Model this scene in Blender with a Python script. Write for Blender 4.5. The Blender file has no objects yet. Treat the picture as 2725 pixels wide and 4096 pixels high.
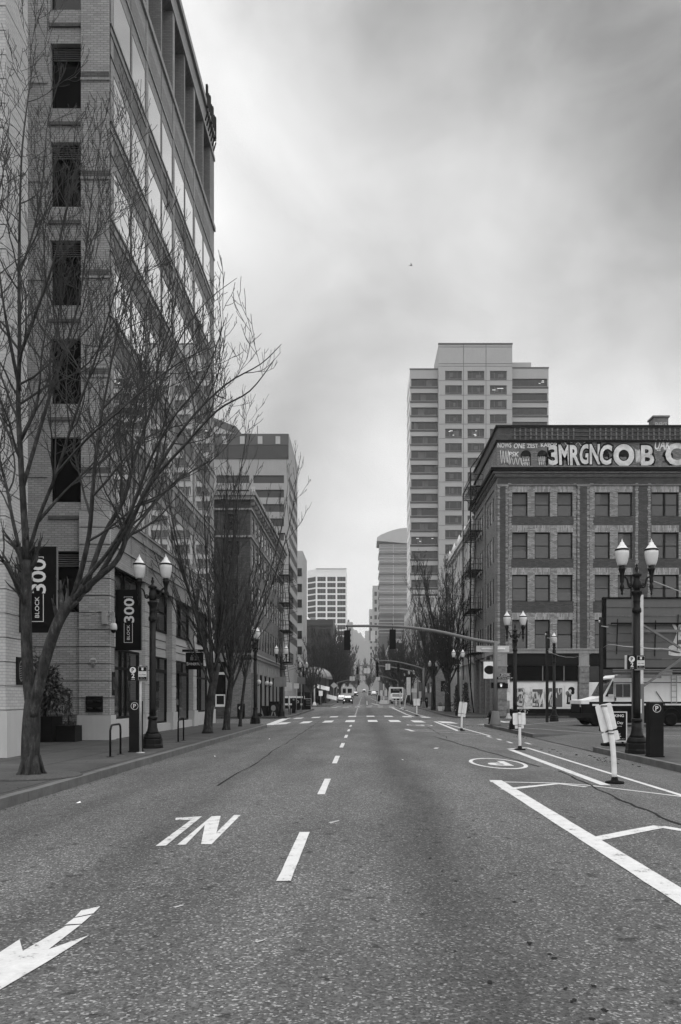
SKY_STRENGTH, SUN_STRENGTH, EXPOSURE, HAZE = .1, .9, .42, .00024
SKY_BASE = 0.3
# bright and dark lobes of the sky: (direction, tightness, amount); a pair is a cloud mass measured on the photo, a triple an unseen lobe in world direction, added to light the walls
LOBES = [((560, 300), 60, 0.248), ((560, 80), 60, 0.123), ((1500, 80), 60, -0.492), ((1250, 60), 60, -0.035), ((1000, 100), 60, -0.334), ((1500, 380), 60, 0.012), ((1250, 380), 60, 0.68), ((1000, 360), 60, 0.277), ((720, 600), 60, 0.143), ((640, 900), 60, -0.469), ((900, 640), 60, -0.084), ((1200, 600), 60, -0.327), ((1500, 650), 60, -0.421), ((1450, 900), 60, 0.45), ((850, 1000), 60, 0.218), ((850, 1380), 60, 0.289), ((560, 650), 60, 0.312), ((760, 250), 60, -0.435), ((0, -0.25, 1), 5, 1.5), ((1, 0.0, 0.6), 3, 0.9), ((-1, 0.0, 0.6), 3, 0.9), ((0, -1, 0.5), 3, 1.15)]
import bpy, math, random
from mathutils import Vector, Matrix
random.seed(7)
C = bpy.context.scene.collection
V = Vector
PI = math.pi
F, VX, VY, H = 1850.0, 835.0, 1607.0, 1.65      # focal length and vanishing point measured on the photo, eye height
def X_(px, Y): return (px - VX) * Y / F
def Z_(py, Y): return H - (py - VY) * Y / F
def lerp_tab(tab, t):
    if t <= tab[0][0]: return tab[0][1]
    for (a, va), (b, vb) in zip(tab, tab[1:]):
        if t <= b: return va + (vb - va) * (t - a) / (b - a)
    return tab[-1][1]
def zb(Y): return lerp_tab([(-1e4, 0), (75, 0), (126, .35), (311, 2.65), (560, 6), (1e4, 6)], Y)
KL, KR = -5.36, 7.05                             # kerb lines
def crown(x):
    u = (x - (KL + KR) / 2) / ((KR - KL) / 2)
    return .17 * max(0., 1 - u * u)
def zr(x, y): return zb(y) + crown(x)
def G(px, py, flat=None):
    Y = F * H / (py - VY)
    for _ in range(25):
        z = flat if flat is not None else zr(X_(px, Y), Y)
        Y = .5 * Y + .5 * F * (H - z) / (py - VY)
    return V((X_(px, Y), Y, flat if flat is not None else zr(X_(px, Y), Y)))

# ------------------------------------------------------------------ mesh builder
class MB:
    def __init__(s): s.v = []; s.f = []; s.m = []; s.sm = []
    def add(s, vs, fs, mi=0, smooth=False):
        n = len(s.v); s.v.extend([tuple(p) for p in vs])
        for f in fs: s.f.append([i + n for i in f]); s.m.append(mi); s.sm.append(smooth)
        return s
    def quad(s, a, b, c, d, mi=0): return s.add([a, b, c, d], [(0, 1, 2, 3)], mi)
    def box(s, x0, x1, y0, y1, z0, z1, mi=0):
        return s.add([(x0,y0,z0),(x1,y0,z0),(x1,y1,z0),(x0,y1,z0),(x0,y0,z1),(x1,y0,z1),(x1,y1,z1),(x0,y1,z1)],
                     [(0,3,2,1),(4,5,6,7),(0,1,5,4),(1,2,6,5),(2,3,7,6),(3,0,4,7)], mi)
    def obox(s, O, U, W, T, mi=0):
        O, U, W, T = V(O), V(U), V(W), V(T)
        p = [O, O+U, O+U+W, O+W]; p += [q + T for q in p]
        return s.add(p, [(0,3,2,1),(4,5,6,7),(0,1,5,4),(1,2,6,5),(2,3,7,6),(3,0,4,7)], mi)
    def bar(s, a, b, w, h=None, mi=0):
        a, b = V(a), V(b); d = (b - a); h = h or w
        up = V((0,0,1)) if abs(d.normalized().z) < .95 else V((0,1,0))
        sd = d.cross(up).normalized() * w; u = sd.cross(d).normalized() * h
        return s.obox(a - sd/2 - u/2, d, sd, u, mi)
    def prism(s, poly, axis, a, b, mi=0):
        n = len(poly)
        def mk(p, t):
            return {'y': (p[0], t, p[1]), 'x': (t, p[0], p[1]), 'z': (p[0], p[1], t)}[axis]
        return s.add([mk(p, a) for p in poly] + [mk(p, b) for p in poly],
                     [tuple(range(n))[::-1], tuple(range(n, 2*n))] + [(i, (i+1) % n, n+(i+1) % n, n+i) for i in range(n)], mi)
    def lathe(s, prof, c=(0,0,0), seg=16, mi=0, flute=0, smooth=True, rot=0):
        c = V(c); vs = []; fs = []
        for r, z in prof:
            for k in range(seg):
                a = 2*PI*k/seg + rot; rr = r * (1 - (flute if k % 2 else 0))
                vs.append((c.x + rr*math.cos(a), c.y + rr*math.sin(a), c.z + z))
        for i in range(len(prof)-1):
            for k in range(seg):
                k2 = (k+1) % seg
                fs.append((i*seg+k, i*seg+k2, (i+1)*seg+k2, (i+1)*seg+k))
        s.add(vs, fs, mi, smooth)
        n = len(s.v) - len(vs)
        s.f.append([n+k for k in range(seg)][::-1]); s.m.append(mi); s.sm.append(False)
        m = len(vs) - seg
        s.f.append([n+m+k for k in range(seg)]); s.m.append(mi); s.sm.append(False)
        return s
    def tube(s, pts, rad, sides=6, mi=0, cap=True):
        vs = []; fs = []; n = len(pts); pts = [V(p) for p in pts]
        if not hasattr(rad, '__len__'): rad = [rad]*n
        ref = V((.31, .52, .79)); prev = None
        for i in range(n):
            d = (pts[min(i+1, n-1)] - pts[max(i-1, 0)])
            if d.length < 1e-9: d = V((0,0,1))
            d.normalize()
            if prev is None:
                u = d.cross(ref if abs(d.dot(ref)) < .9 else V((1,0,0))).normalized()
            else:
                u = (prev - d*prev.dot(d))
                u = u.normalized() if u.length > 1e-6 else d.cross(ref).normalized()
            prev = u; w = d.cross(u)
            for k in range(sides):
                a = 2*PI*k/sides
                vs.append(pts[i] + (u*math.cos(a) + w*math.sin(a))*rad[i])
        for i in range(n-1):
            for k in range(sides):
                k2 = (k+1) % sides
                fs.append((i*sides+k, i*sides+k2, (i+1)*sides+k2, (i+1)*sides+k))
        if cap and sides > 3:
            fs.append(tuple(range(sides))[::-1]); fs.append(tuple(range((n-1)*sides, n*sides)))
        return s.add(vs, fs, mi, True)
    def disc(s, c, U, W, ru, rw, mi=0, seg=20, inner=0):
        c, U, W = V(c), V(U), V(W)
        o = [c + U*ru*math.cos(2*PI*k/seg) + W*rw*math.sin(2*PI*k/seg) for k in range(seg)]
        if not inner: return s.add(o, [tuple(range(seg))], mi)
        q = [c + (p-c)*inner for p in o]
        return s.add(o+q, [(k, (k+1) % seg, seg+(k+1) % seg, seg+k) for k in range(seg)], mi)
    def text(s, st, c, U, W, h, w=None, mi=0, bold=0.0, rot=0):
        vs, fs, bw, bh = text_shape(st, bold)
        sy = h / bh; sx = (w / bw) if w else sy
        U, W, c = V(U), V(W), V(c)
        return s.add([c + U*(x*sx) + W*(y*sy) for x, y in vs], fs, mi)
    def build(s, name, mats, parent=None, loc=None):
        me = bpy.data.meshes.new(name)
        off = V(loc) if loc is not None else (world_loc(parent) if parent else V((0,0,0)))
        me.from_pydata([(a-off.x, b-off.y, c-off.z) for a, b, c in s.v], [], s.f)
        if not isinstance(mats, (list, tuple)): mats = [mats]
        for m in mats: me.materials.append(m)
        me.polygons.foreach_set('material_index', s.m)
        me.polygons.foreach_set('use_smooth', s.sm)
        me.update()
        o = bpy.data.objects.new(name, me); C.objects.link(o)
        if parent: o.parent = parent
        elif loc is not None: o.location = off
        return o
def world_loc(o):
    p = V(o.location)
    while o.parent: o = o.parent; p = p + V(o.location)
    return p
_tc = {}
def text_shape(st, bold):
    k = (st, bold)
    if k in _tc: return _tc[k]
    cu = bpy.data.curves.new('t', 'FONT'); cu.body = st; cu.size = 1; cu.offset = bold; cu.resolution_u = 3
    ob = bpy.data.objects.new('t', cu); C.objects.link(ob)
    bpy.context.view_layer.update()
    me = bpy.data.meshes.new_from_object(ob.evaluated_get(bpy.context.evaluated_depsgraph_get()))
    vs = [(v.co.x, v.co.y) for v in me.vertices]; fs = [tuple(p.vertices) for p in me.polygons]
    bpy.data.objects.remove(ob); bpy.data.curves.remove(cu); bpy.data.meshes.remove(me)
    x0, x1 = min(v[0] for v in vs), max(v[0] for v in vs); y0, y1 = min(v[1] for v in vs), max(v[1] for v in vs)
    vs = [(x-(x0+x1)/2, y-(y0+y1)/2) for x, y in vs]
    _tc[k] = (vs, fs, x1-x0, y1-y0); return _tc[k]

def smooth_path(pts, n):
    out = []; m = len(pts)
    for i in range(m-1):
        p0, p1, p2, p3 = pts[max(0, i-1)], pts[i], pts[i+1], pts[min(m-1, i+2)]
        for k in range(n):
            t = k/n; out.append(.5*((2*p1) + (p2-p0)*t + (2*p0-5*p1+4*p2-p3)*t*t + (3*p1-p0-3*p2+p3)*t**3))
    out.append(pts[-1]); return out
# ------------------------------------------------------------------ things
def tag(o, label, cat=None, group=None, kind=None):
    o['label'] = label
    if cat: o['category'] = cat
    if group: o['group'] = group
    if kind: o['kind'] = kind
    return o
def thing(name, label, cat, loc=(0,0,0), group=None, rz=0):
    o = bpy.data.objects.new(name, None); C.objects.link(o); o.location = loc; o.rotation_euler = (0,0,rz)
    o.empty_display_size = .2
    return tag(o, label, cat, group)
def struct(name, mb, mats, label, cat, kind='structure'):
    return tag(mb.build(name, mats), label, cat, None, kind)
def copy_tree(o, parent=None):
    c = o.copy(); C.objects.link(c)
    if parent: c.parent = parent
    for ch in list(o.children): copy_tree(ch, c)
    return c
def place(o, loc, rz, label, sc=None):
    o.location = loc; o.rotation_euler = (0,0,rz); o['label'] = label
    if sc: o.scale = (sc,)*3
    return o

# ------------------------------------------------------------------ materials (all grey: the photograph is black and white)
def nodes(name):
    m = bpy.data.materials.new(name); m.use_nodes = True
    nt = m.node_tree; return m, nt, nt.nodes, nt.links, nt.nodes['Principled BSDF']
def g3(v): return (v, v, v, 1)
def pos(nt):
    return nt.nodes.new('ShaderNodeNewGeometry').outputs['Position']
def math_(nt, op, a, b=None, c=None):
    n = nt.nodes.new('ShaderNodeMath'); n.operation = op
    for i, x in enumerate((a, b, c)):
        if x is None: continue
        if isinstance(x, (int, float)): n.inputs[i].default_value = x
        else: nt.links.new(x, n.inputs[i])
    return n.outputs[0]
def noise_(nt, vec, scale, detail=3, rough=.6, dist=0):
    n = nt.nodes.new('ShaderNodeTexNoise'); n.inputs['Scale'].default_value = scale
    n.inputs['Detail'].default_value = detail; n.inputs['Roughness'].default_value = rough
    n.inputs['Distortion'].default_value = dist
    nt.links.new(vec, n.inputs['Vector']); return n.outputs['Fac']
def ramp_(nt, fac, stops):
    n = nt.nodes.new('ShaderNodeValToRGB'); e = n.color_ramp.elements
    while len(e) < len(stops): e.new(.5)
    for k, (p, v) in enumerate(stops): e[k].position = p; e[k].color = g3(v)
    nt.links.new(fac, n.inputs[0]); return n.outputs[0]
def scalev(nt, vec, sc):
    n = nt.nodes.new('ShaderNodeVectorMath'); n.operation = 'MULTIPLY'; n.inputs[1].default_value = sc
    nt.links.new(vec, n.inputs[0]); return n.outputs[0]
def bump_(nt, b, h, strength, dist=.02):
    n = nt.nodes.new('ShaderNodeBump'); n.inputs['Strength'].default_value = strength; n.inputs['Distance'].default_value = dist
    nt.links.new(h, n.inputs['Height']); nt.links.new(n.outputs[0], b.inputs['Normal'])
def mat(name, v, rough=.6, metal=0, spec=.4, var=.18, scale=3., streak=0, bump=0):
    m, nt, N, L, b = nodes(name)
    b.inputs['Roughness'].default_value = rough; b.inputs['Metallic'].default_value = metal
    b.inputs['Specular IOR Level'].default_value = spec
    p = pos(nt)
    f = noise_(nt, p, scale, 5, .65)
    if streak: f = math_(nt, 'ADD', math_(nt, 'MULTIPLY', f, 1-streak), math_(nt, 'MULTIPLY', noise_(nt, scalev(nt, p, (5, 5, .35)), 1.2, 4), streak))
    L.new(ramp_(nt, f, [(.25, v*(1-var)), (.75, min(1, v*(1+var)))]), b.inputs['Base Color'])
    if bump: bump_(nt, b, noise_(nt, p, scale*8, 4), bump)
    return m
def brick(name, a, c, mortar, bw=.24, bh=.08, ms=.012, var=.25, soldier=False, light=None, lightamt=0):
    m, nt, N, L, b = nodes(name); b.inputs['Roughness'].default_value = .85; b.inputs['Specular IOR Level'].default_value = .2
    p = pos(nt); s = N.new('ShaderNodeSeparateXYZ'); L.new(p, s.inputs[0])
    u = math_(nt, 'ADD', s.outputs[0], s.outputs[1])
    cb = N.new('ShaderNodeCombineXYZ')
    if soldier: L.new(s.outputs[2], cb.inputs[0]); L.new(u, cb.inputs[1])
    else: L.new(u, cb.inputs[0]); L.new(s.outputs[2], cb.inputs[1])
    t = N.new('ShaderNodeTexBrick'); L.new(cb.outputs[0], t.inputs['Vector'])
    t.inputs['Color1'].default_value = g3(a); t.inputs['Color2'].default_value = g3(c); t.inputs['Mortar'].default_value = g3(mortar)
    t.inputs['Scale'].default_value = 1; t.inputs['Mortar Size'].default_value = ms; t.inputs['Brick Width'].default_value = bw
    t.inputs['Row Height'].default_value = bh; t.inputs['Bias'].default_value = -.1
    mx = N.new('ShaderNodeMix'); mx.data_type = 'RGBA'; mx.blend_type = 'MULTIPLY'; mx.inputs[0].default_value = 1
    L.new(t.outputs['Color'], mx.inputs[6])
    f = math_(nt, 'ADD', math_(nt, 'MULTIPLY', noise_(nt, p, .45, 4), .55), math_(nt, 'MULTIPLY', noise_(nt, scalev(nt, p, (2, 2, 8)), 1.5, 4), .45))
    L.new(ramp_(nt, f, [(.3, 1-var), (.7, 1+var*.6)]), mx.inputs[7])
    L.new(mx.outputs[2], b.inputs['Base Color'])
    bump_(nt, b, t.outputs['Fac'], -.25, .01)
    return m
def glass(name, v, rough=.03, metal=0, spec=.8, wave=.0):
    m, nt, N, L, b = nodes(name)
    b.inputs['Base Color'].default_value = g3(v); b.inputs['Roughness'].default_value = rough
    b.inputs['Metallic'].default_value = metal; b.inputs['Specular IOR Level'].default_value = spec
    if wave: bump_(nt, b, noise_(nt, pos(nt), .9, 2), wave, .05)
    return m
M = {}
M['brick_pale'] = brick('brick_pale', .42, .36, .3, var=.14)
M['brick_mid'] = brick('brick_mid', .2, .155, .13, var=.2)
M['brick_dark'] = brick('brick_dark', .14, .09, .08, var=.25)
M['brick_front'] = brick('brick_front', .39, .29, .22, var=.22)
M['brick_old'] = brick('brick_old', .085, .05, .045, bw=.3, bh=.1, var=.3)
M['brick_mottle'] = brick('brick_mottle', .33, .13, .13, bw=.3, bh=.1, var=.22)
M['brick_lintel'] = brick('brick_lintel', .38, .16, .14, bw=.5, bh=.1, soldier=True, var=.3)
M['brick_attic'] = brick('brick_attic', .2, .1, .09, bw=.3, bh=.1, var=.45)
M['brick_left'] = brick('brick_left', .2, .13, .1, bw=.3, bh=.1, var=.25)
M['brick_facade'] = brick('brick_facade', .27, .22, .18, var=.18)
M['band_pale'] = brick('band_pale', .4, .35, .3, var=.12)
M['stone_white'] = mat('stone_white', .4, .8, var=.12, scale=1.2, streak=.5)
M['stone_rough'] = mat('stone_rough', .17, .9, var=.45, scale=5, bump=.6)
M['stone_mid'] = mat('stone_mid', .24, .85, var=.25, scale=2, streak=.6)
M['concrete_tower'] = mat('concrete_tower', .29, .85, var=.08, scale=.3, streak=.5)
M['concrete_lit'] = mat('concrete_lit', .68, .85, var=.07, scale=.3, streak=.4)  # tower's street side, coloured paler in place of the stronger light there
M['concrete_mid'] = mat('concrete_mid', .33, .85, var=.12, scale=.4, streak=.5)
M['panel_dark'] = mat('panel_dark', .07, .7, var=.12, scale=.4)
M['cladding_dark'] = mat('cladding_dark', .03, .5, var=.2, scale=.5)
M['kerb'] = mat('kerb', .1, .9, var=.35, scale=2.5, bump=.3)
M['iron'] = mat('iron', .008, .4, 0, .14, var=.35, scale=8)
M['iron_flat'] = mat('iron_flat', .006, .7, 0, .06, var=.3, scale=4)
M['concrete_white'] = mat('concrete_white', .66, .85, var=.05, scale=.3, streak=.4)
M['galv'] = mat('galv', .33, .5, .2, .5, var=.2, scale=6)
M['pole_grey'] = mat('pole_grey', .12, .6, 0, .4, var=.2, scale=3, streak=.5)
M['white_paint'] = mat('white_paint', .74, .5, var=.12, scale=4, streak=.4)
M['white_dirty'] = mat('white_dirty', .6, .55, var=.25, scale=7, streak=.5)
M['black'] = mat('black', .004, .5, 0, .08, var=.3)
M['charcoal'] = mat('charcoal', .009, .55, 0, .08, var=.25, scale=4)
M['grey'] = mat('grey', .14, .6, var=.2)
M['grey_light'] = mat('grey_light', .5, .6, var=.15)
M['wood_pole'] = mat('wood_pole', .02, .9, 0, .1, var=.3, scale=4, streak=.8)
M['lamp_glass'] = mat('lamp_glass', .52, .35, var=.08, scale=5)
M['lamp_cap'] = mat('lamp_cap', .62, .4, var=.15, scale=8)
M['rubber'] = mat('rubber', .006, .8, 0, .1, var=.3)
M['chrome'] = mat('chrome', .6, .25, .9)
M['letter'] = mat('letter', .56, .6, var=.05)
M['graffiti'] = mat('graffiti', .5, .8, var=.4, scale=1.6)
M['graffiti_thin'] = mat('graffiti_thin', .6, .8, var=.3, scale=4)
M['glass_sky'] = glass('glass_sky', .98, .015, 1., .9, wave=.03)
M['glass_dark'] = glass('glass_dark', .003, .03, 0, .3, wave=.03)
M['glass_mid'] = glass('glass_mid', .02, .04, 0, .8, wave=.05)
M['glass_tower'] = glass('glass_tower', .018, .15, 0, .35)
M['glass_old'] = glass('glass_old', .035, .1, 0, .5, wave=.12)
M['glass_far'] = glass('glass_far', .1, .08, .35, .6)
M['board_paper'] = mat('board_paper', .62, .7, var=.12, scale=2)
M['blind'] = mat('blind', .085, .8, var=.12)
# ------------------------------------------------------------------ ground, road, pavements
def asphalt(name, v, tracks=True, k=1.):
    m, nt, N, L, b = nodes(name); b.inputs['Roughness'].default_value = .8; b.inputs['Specular IOR Level'].default_value = .25
    p = pos(nt); s = N.new('ShaderNodeSeparateXYZ'); L.new(p, s.inputs[0])
    vo = N.new('ShaderNodeTexVoronoi'); vo.inputs['Scale'].default_value = 72; L.new(p, vo.inputs['Vector'])
    sp = N.new('ShaderNodeSeparateColor'); L.new(vo.outputs['Color'], sp.inputs[0])
    stone = ramp_(nt, sp.outputs[0], [(0., .42), (.5, .92), (.86, 1.12), (.967, 2.9)])
    fine = ramp_(nt, noise_(nt, p, 30, 6, .85), [(.3, .6), (.7, 1.4)])
    big = ramp_(nt, noise_(nt, scalev(nt, p, (1, .3, 1)), .8, 6, .68), [(.3, .66), (.7, 1.28)])
    spots = ramp_(nt, noise_(nt, p, 7, 2, .5), [(.29, .4), (.36, 1.)])
    def mul(a, c):
        x = N.new('ShaderNodeMix'); x.data_type = 'RGBA'; x.blend_type = 'MULTIPLY'; x.inputs[0].default_value = 1
        L.new(a, x.inputs[6]); L.new(c, x.inputs[7]); return x.outputs[2]
    c = mul(mul(stone, fine), big); c = mul(c, spots)
    if tracks:
        xw = math_(nt, 'ADD', s.outputs[0], math_(nt, 'MULTIPLY', noise_(nt, scalev(nt, p, (1, .3, 1)), .6, 3), .7))
        acc = None
        for cx, wd, am in ((1.05, .4, .42), (-1.95, .3, .22), (-3.6, .35, .18), (3.0, .3, .12), (-.35, .25, -.1)):   # oil drip and wheel paths along the lanes
            d = math_(nt, 'DIVIDE', math_(nt, 'SUBTRACT', xw, cx), wd)
            e = math_(nt, 'MULTIPLY', math_(nt, 'POWER', 2.718, math_(nt, 'MULTIPLY', math_(nt, 'MULTIPLY', d, d), -1)), am)
            acc = e if acc is None else math_(nt, 'ADD', acc, e)
        c = mul(c, math_(nt, 'SUBTRACT', 1., acc))
    x = N.new('ShaderNodeMix'); x.data_type = 'RGBA'; x.blend_type = 'MULTIPLY'; x.inputs[0].default_value = 1
    L.new(c, x.inputs[6]); x.inputs[7].default_value = g3(v); L.new(x.outputs[2], b.inputs['Base Color'])
    bump_(nt, b, math_(nt, 'ADD', vo.outputs['Distance'], noise_(nt, p, 24, 4, .75)), .5, .01)
    return m
M['asphalt'] = asphalt('asphalt', .088)
M['asphalt_lot'] = asphalt('asphalt_lot', .07, False)
def paving(name, v):
    m, nt, N, L, b = nodes(name); b.inputs['Roughness'].default_value = .9; b.inputs['Specular IOR Level'].default_value = .2
    p = pos(nt); t = N.new('ShaderNodeTexBrick'); L.new(p, t.inputs['Vector']); t.offset = 0
    for k, q in (('Color1', v), ('Color2', v*.86), ('Mortar', v*.25)): t.inputs[k].default_value = g3(q)
    t.inputs['Scale'].default_value = 1; t.inputs['Brick Width'].default_value = 1.42; t.inputs['Row Height'].default_value = 1.42; t.inputs['Mortar Size'].default_value = .02
    x = N.new('ShaderNodeMix'); x.data_type = 'RGBA'; x.blend_type = 'MULTIPLY'; x.inputs[0].default_value = 1
    f = math_(nt, 'ADD', math_(nt, 'MULTIPLY', noise_(nt, p, .8, 5, .7), .6), math_(nt, 'MULTIPLY', noise_(nt, p, 18, 3, .7), .4))
    L.new(t.outputs['Color'], x.inputs[6]); L.new(ramp_(nt, f, [(.3, .5), (.7, 1.45)]), x.inputs[7]); L.new(x.outputs[2], b.inputs['Base Color'])
    bump_(nt, b, noise_(nt, p, 20, 4), .25, .01)
    return m
M['paving'] = paving('paving', .066)
def worn(name, thr, v=.56, sc=6):
    m, nt, N, L, b = nodes(name); b.inputs['Roughness'].default_value = .7
    p = pos(nt)
    f = math_(nt, 'ADD', math_(nt, 'MULTIPLY', noise_(nt, p, sc, 5, .7), .7), math_(nt, 'MULTIPLY', noise_(nt, p, sc*7, 2), .3))
    L.new(ramp_(nt, f, [(thr-.03, .12), (thr+.02, v*.8), (.66, v)]), b.inputs['Base Color'])
    return m
M['paint'] = worn('paint', .41)
M['paint_worn'] = worn('paint_worn', .44, .54, 9)
M['paint_thin'] = worn('paint_thin', .40, .4, 7)

def grid(name, xs, ys, zf, m, label, cat):
    mb = MB(); vs = [(x, y, zf(x, y)) for y in ys for x in xs]; nx = len(xs)
    mb.add(vs, [(j*nx+i, j*nx+i+1, (j+1)*nx+i+1, (j+1)*nx+i) for j in range(len(ys)-1) for i in range(nx-1)], 0, True)
    return struct(name, mb, m, label, cat)
ysr = [-12 + 4*k for k in range(34)] + [130 + 10*k for k in range(45)]
xsr = [-70, -40, -20, -9] + [KL + (KR-KL)*k/12 for k in range(13)] + [12, 25, 45, 80]
grid('ground', [-3500, -1200, -400, -70, 0, 80, 400, 1200, 3500], [-400, -12, 75, 126, 200, 311, 430, 560, 700, 1000, 1500, 3800],
     lambda x, y: zb(y) - .4, mat('ground_soil', .1, .95, var=.3, scale=.05), 'flat dark ground of the city beneath the streets', 'ground')
grid('road', xsr, ysr, zr, M['asphalt'], 'grey speckled asphalt of the wide one way street and its cross streets', 'road')

def slab(name, poly, z, mtop, label, kerb=True):
    mb = MB(); n = len(poly)
    mb.add([(x, y, z) for x, y in poly], [tuple(range(n))], 0)
    for i in range(n):
        a, b = poly[i], poly[(i+1) % n]
        mb.quad((a[0], a[1], z), (a[0], a[1], -.3), (b[0], b[1], -.3), (b[0], b[1], z), 1)
    return struct(name, mb, [mtop, M['kerb']], label, 'pavement')
def arc(cx, cy, r, a0, a1, n=8): return [(cx + r*math.cos(a0+(a1-a0)*k/n), cy + r*math.sin(a0+(a1-a0)*k/n)) for k in range(n+1)]
def kerb_strip(name, pts, z, w, label, inward):
    mb = MB(); run = 0
    for (x0, y0), (x1, y1) in zip(pts, pts[1:]):
        L = math.hypot(x1-x0, y1-y0); k = max(1, round(L / 1.8))
        for q in range(k):
            a = V((x0+(x1-x0)*q/k, y0+(y1-y0)*q/k, 0)); b = V((x0+(x1-x0)*(q+1)/k, y0+(y1-y0)*(q+1)/k, 0))
            d = (b-a).normalized(); nrm = V((-d.y, d.x, 0))*inward
            za = zb(a.y) + z + random.uniform(-.004, .004)
            zq = zb(b.y) - zb(a.y)
            o = a - nrm*.012; o.z = zb(a.y) - .25
            mb.obox(o + d*.006, d*((b-a).length - .012) + V((0, 0, zq)), nrm*w, V((0, 0, za - o.z)), 0)
    return struct(name, mb, M['kerb'], label, 'kerb')
L1 = [(-70, -12), (KL, -12), (KL, 44.8)] + arc(KL-3.2, 44.8, 3.2, 0, PI/2)[1:] + [(-70, 48)]
slab('pavement', L1, .15, M['paving'], 'grey paved footway along the tall pale brick office building, with the large bare tree')
kerb_strip('kerb', L1[1:3] + L1[3:11], .158, .17, 'worn concrete kerb along the footway by the tall office building', 1)
R1 = [(KR, 23.6), (KR, -12), (80, -12), (80, 23.6)]
slab('pavement', [(KR, -12), (80, -12), (80, 24.6), (KR+.25, 24.6)], .15, M['paving'], 'grey paving beside the parking lot where the near right lamp and pay station stand')
slab('pavement', [(8.7, 24.6), (80, 24.6), (80, 33.2), (8.7, 33.2)], .15, M['asphalt_lot'], 'asphalt entrance strip of the parking lot behind the dropped kerb')
ramp = MB(); ramp.quad((KR, 24.6, .02), (8.7, 24.6, .15), (8.7, 33.2, .15), (KR, 33.2, .02)); ramp.quad((KR, 24.6, .02), (KR, 24.6, -.2), (8.7, 24.6, -.2), (8.7, 24.6, .15)); ramp.quad((KR, 33.2, .02), (KR, 33.2, -.2), (8.7, 33.2, -.2), (8.7, 33.2, .15))
struct('driveway', ramp, M['asphalt_lot'], 'sloping asphalt crossover leading from the street into the parking lot', 'driveway')
R1b = [(KR, 33.2), (80, 33.2), (80, 49.5)] + [(10.2, 49.5)] + arc(KR+3.2, 46.3, 3.2, PI/2, PI)[1:]
slab('pavement', R1b, .15, M['paving'], 'paved corner under the tall signal mast opposite the graffiti brick building')
kerb_strip('kerb', [(KR, 24.6), (KR, -12)], .157, .17, 'dark stained kerb below the near right street lamp', 1)
kerb_strip('kerb', list(reversed(R1b[3:])) + [] , .157, .17, 'curved kerb around the corner with the signal mast', -1)
kerb_strip('kerb', [(KR, 46.3), (KR, 33.2)], .157, .17, 'short straight kerb between the driveway and the signal mast', 1)
lot = MB(); lot.quad((10.2, -12, .154), (80, -12, .154), (80, 47.5, .154), (10.2, 47.5, .154))
struct('parking_lot', lot, M['asphalt_lot'], 'dark asphalt of the parking lot under the billboard and step van', 'parking lot')
def walk(name, xk, xo, y0, y1, label, side):
    mb = MB(); ys = [y0] + [y for y in range(int(y0)//5*5+5, int(y1), 5)] + [y1]
    for a, b in zip(ys, ys[1:]):
        mb.quad((xk, a, zb(a)+.15), (xo, a, zb(a)+.15), (xo, b, zb(b)+.15), (xk, b, zb(b)+.15))
    for y in (y0, y1): mb.quad((xk, y, zb(y)+.15), (xo, y, zb(y)+.15), (xo, y, zb(y)-.3), (xk, y, zb(y)-.3))
    struct(name, mb, M['paving'], label, 'pavement')
    kerb_strip('kerb', [(xk, a) for a in ys], .157, .17, 'concrete kerb of the ' + label, side)
L2K, R2K = -6.1, 7.6
walk('pavement', L2K, -60, 64.6, 101, 'footway below the dark brick building with the record shop', 1)
walk('pavement', -5.0, -60, 124, 560, 'far footway beside the glass dome pavilion', 1)
walk('pavement', R2K, 60, 66.0, 111, 'footway below the graffiti brick building and its arcaded neighbour', -1)
walk('pavement', R2K, 60, 124, 560, 'far footway lined with bare trees and signal masts', -1)

# ------------------------------------------------------------------ painted markings (measured on the road, 4 mm above it)
EP = .005
def mk(pts): return [(x, y, zr(x, y) + EP) for x, y in pts]
def poly_px(mb, pp, mi=0, flat=None):
    q = [G(px, py, flat) for px, py in pp]
    mb.add([(p.x, p.y, p.z + EP) for p in q], [tuple(range(len(q)))], mi)
def line(mb, a, b, w, mi=0, flat=None, w2=None):
    a, b = V((a[0], a[1], 0)), V((b[0], b[1], 0)); d = b-a; n = max(1, int(d.length/.35)); s = V((-d.y, d.x, 0)).normalized()
    w2 = w2 or w; js = [(random.uniform(-.05, .03), random.uniform(-.05, .03)) for _ in range(n+1)]
    for k in range(n):
        q = []
        for t, sg, q_ in ((k/n, 1, k), (k/n, -1, k), ((k+1)/n, -1, k+1), ((k+1)/n, 1, k+1)):
            p = a + d*t + s*sg*(w+(w2-w)*t)/2*(1+js[q_][0 if sg > 0 else 1])
            q.append((p.x, p.y, (flat if flat is not None else zr(p.x, p.y)) + EP))
        mb.add(q, [(0, 1, 2, 3)], mi)
def gp(px, py): p = G(px, py); return (p.x, p.y)
random.seed(2)
mb = MB(); p0, p1 = G(653, 2029), G(701.5, 1916)
per = G(736, 1829).y - p0.y; ln = p1.y - p0.y; cx = (p0.x + p1.x)/2
for k in range(7): line(mb, (cx, p0.y+per*k), (cx, p0.y+per*k+ln), .115)
for k in range(9): line(mb, (cx, 66.5+4.4*k), (cx, 68.1+4.4*k), .13)
for k in range(14): line(mb, (cx+.02*k, 112+9*k), (cx+.02*k, 115+9*k), .14)
struct('lane_marking', mb, M['paint'], 'broken white lane line down the middle of the street', 'road marking')
mb = MB()
nl = [(408,1945.5),(427,1945.5),(471.5,1900),(463,1944),(487,1944.5),(554,1877),(539,1877),(498.5,1917.5),(508,1879),(487,1880)]
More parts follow.
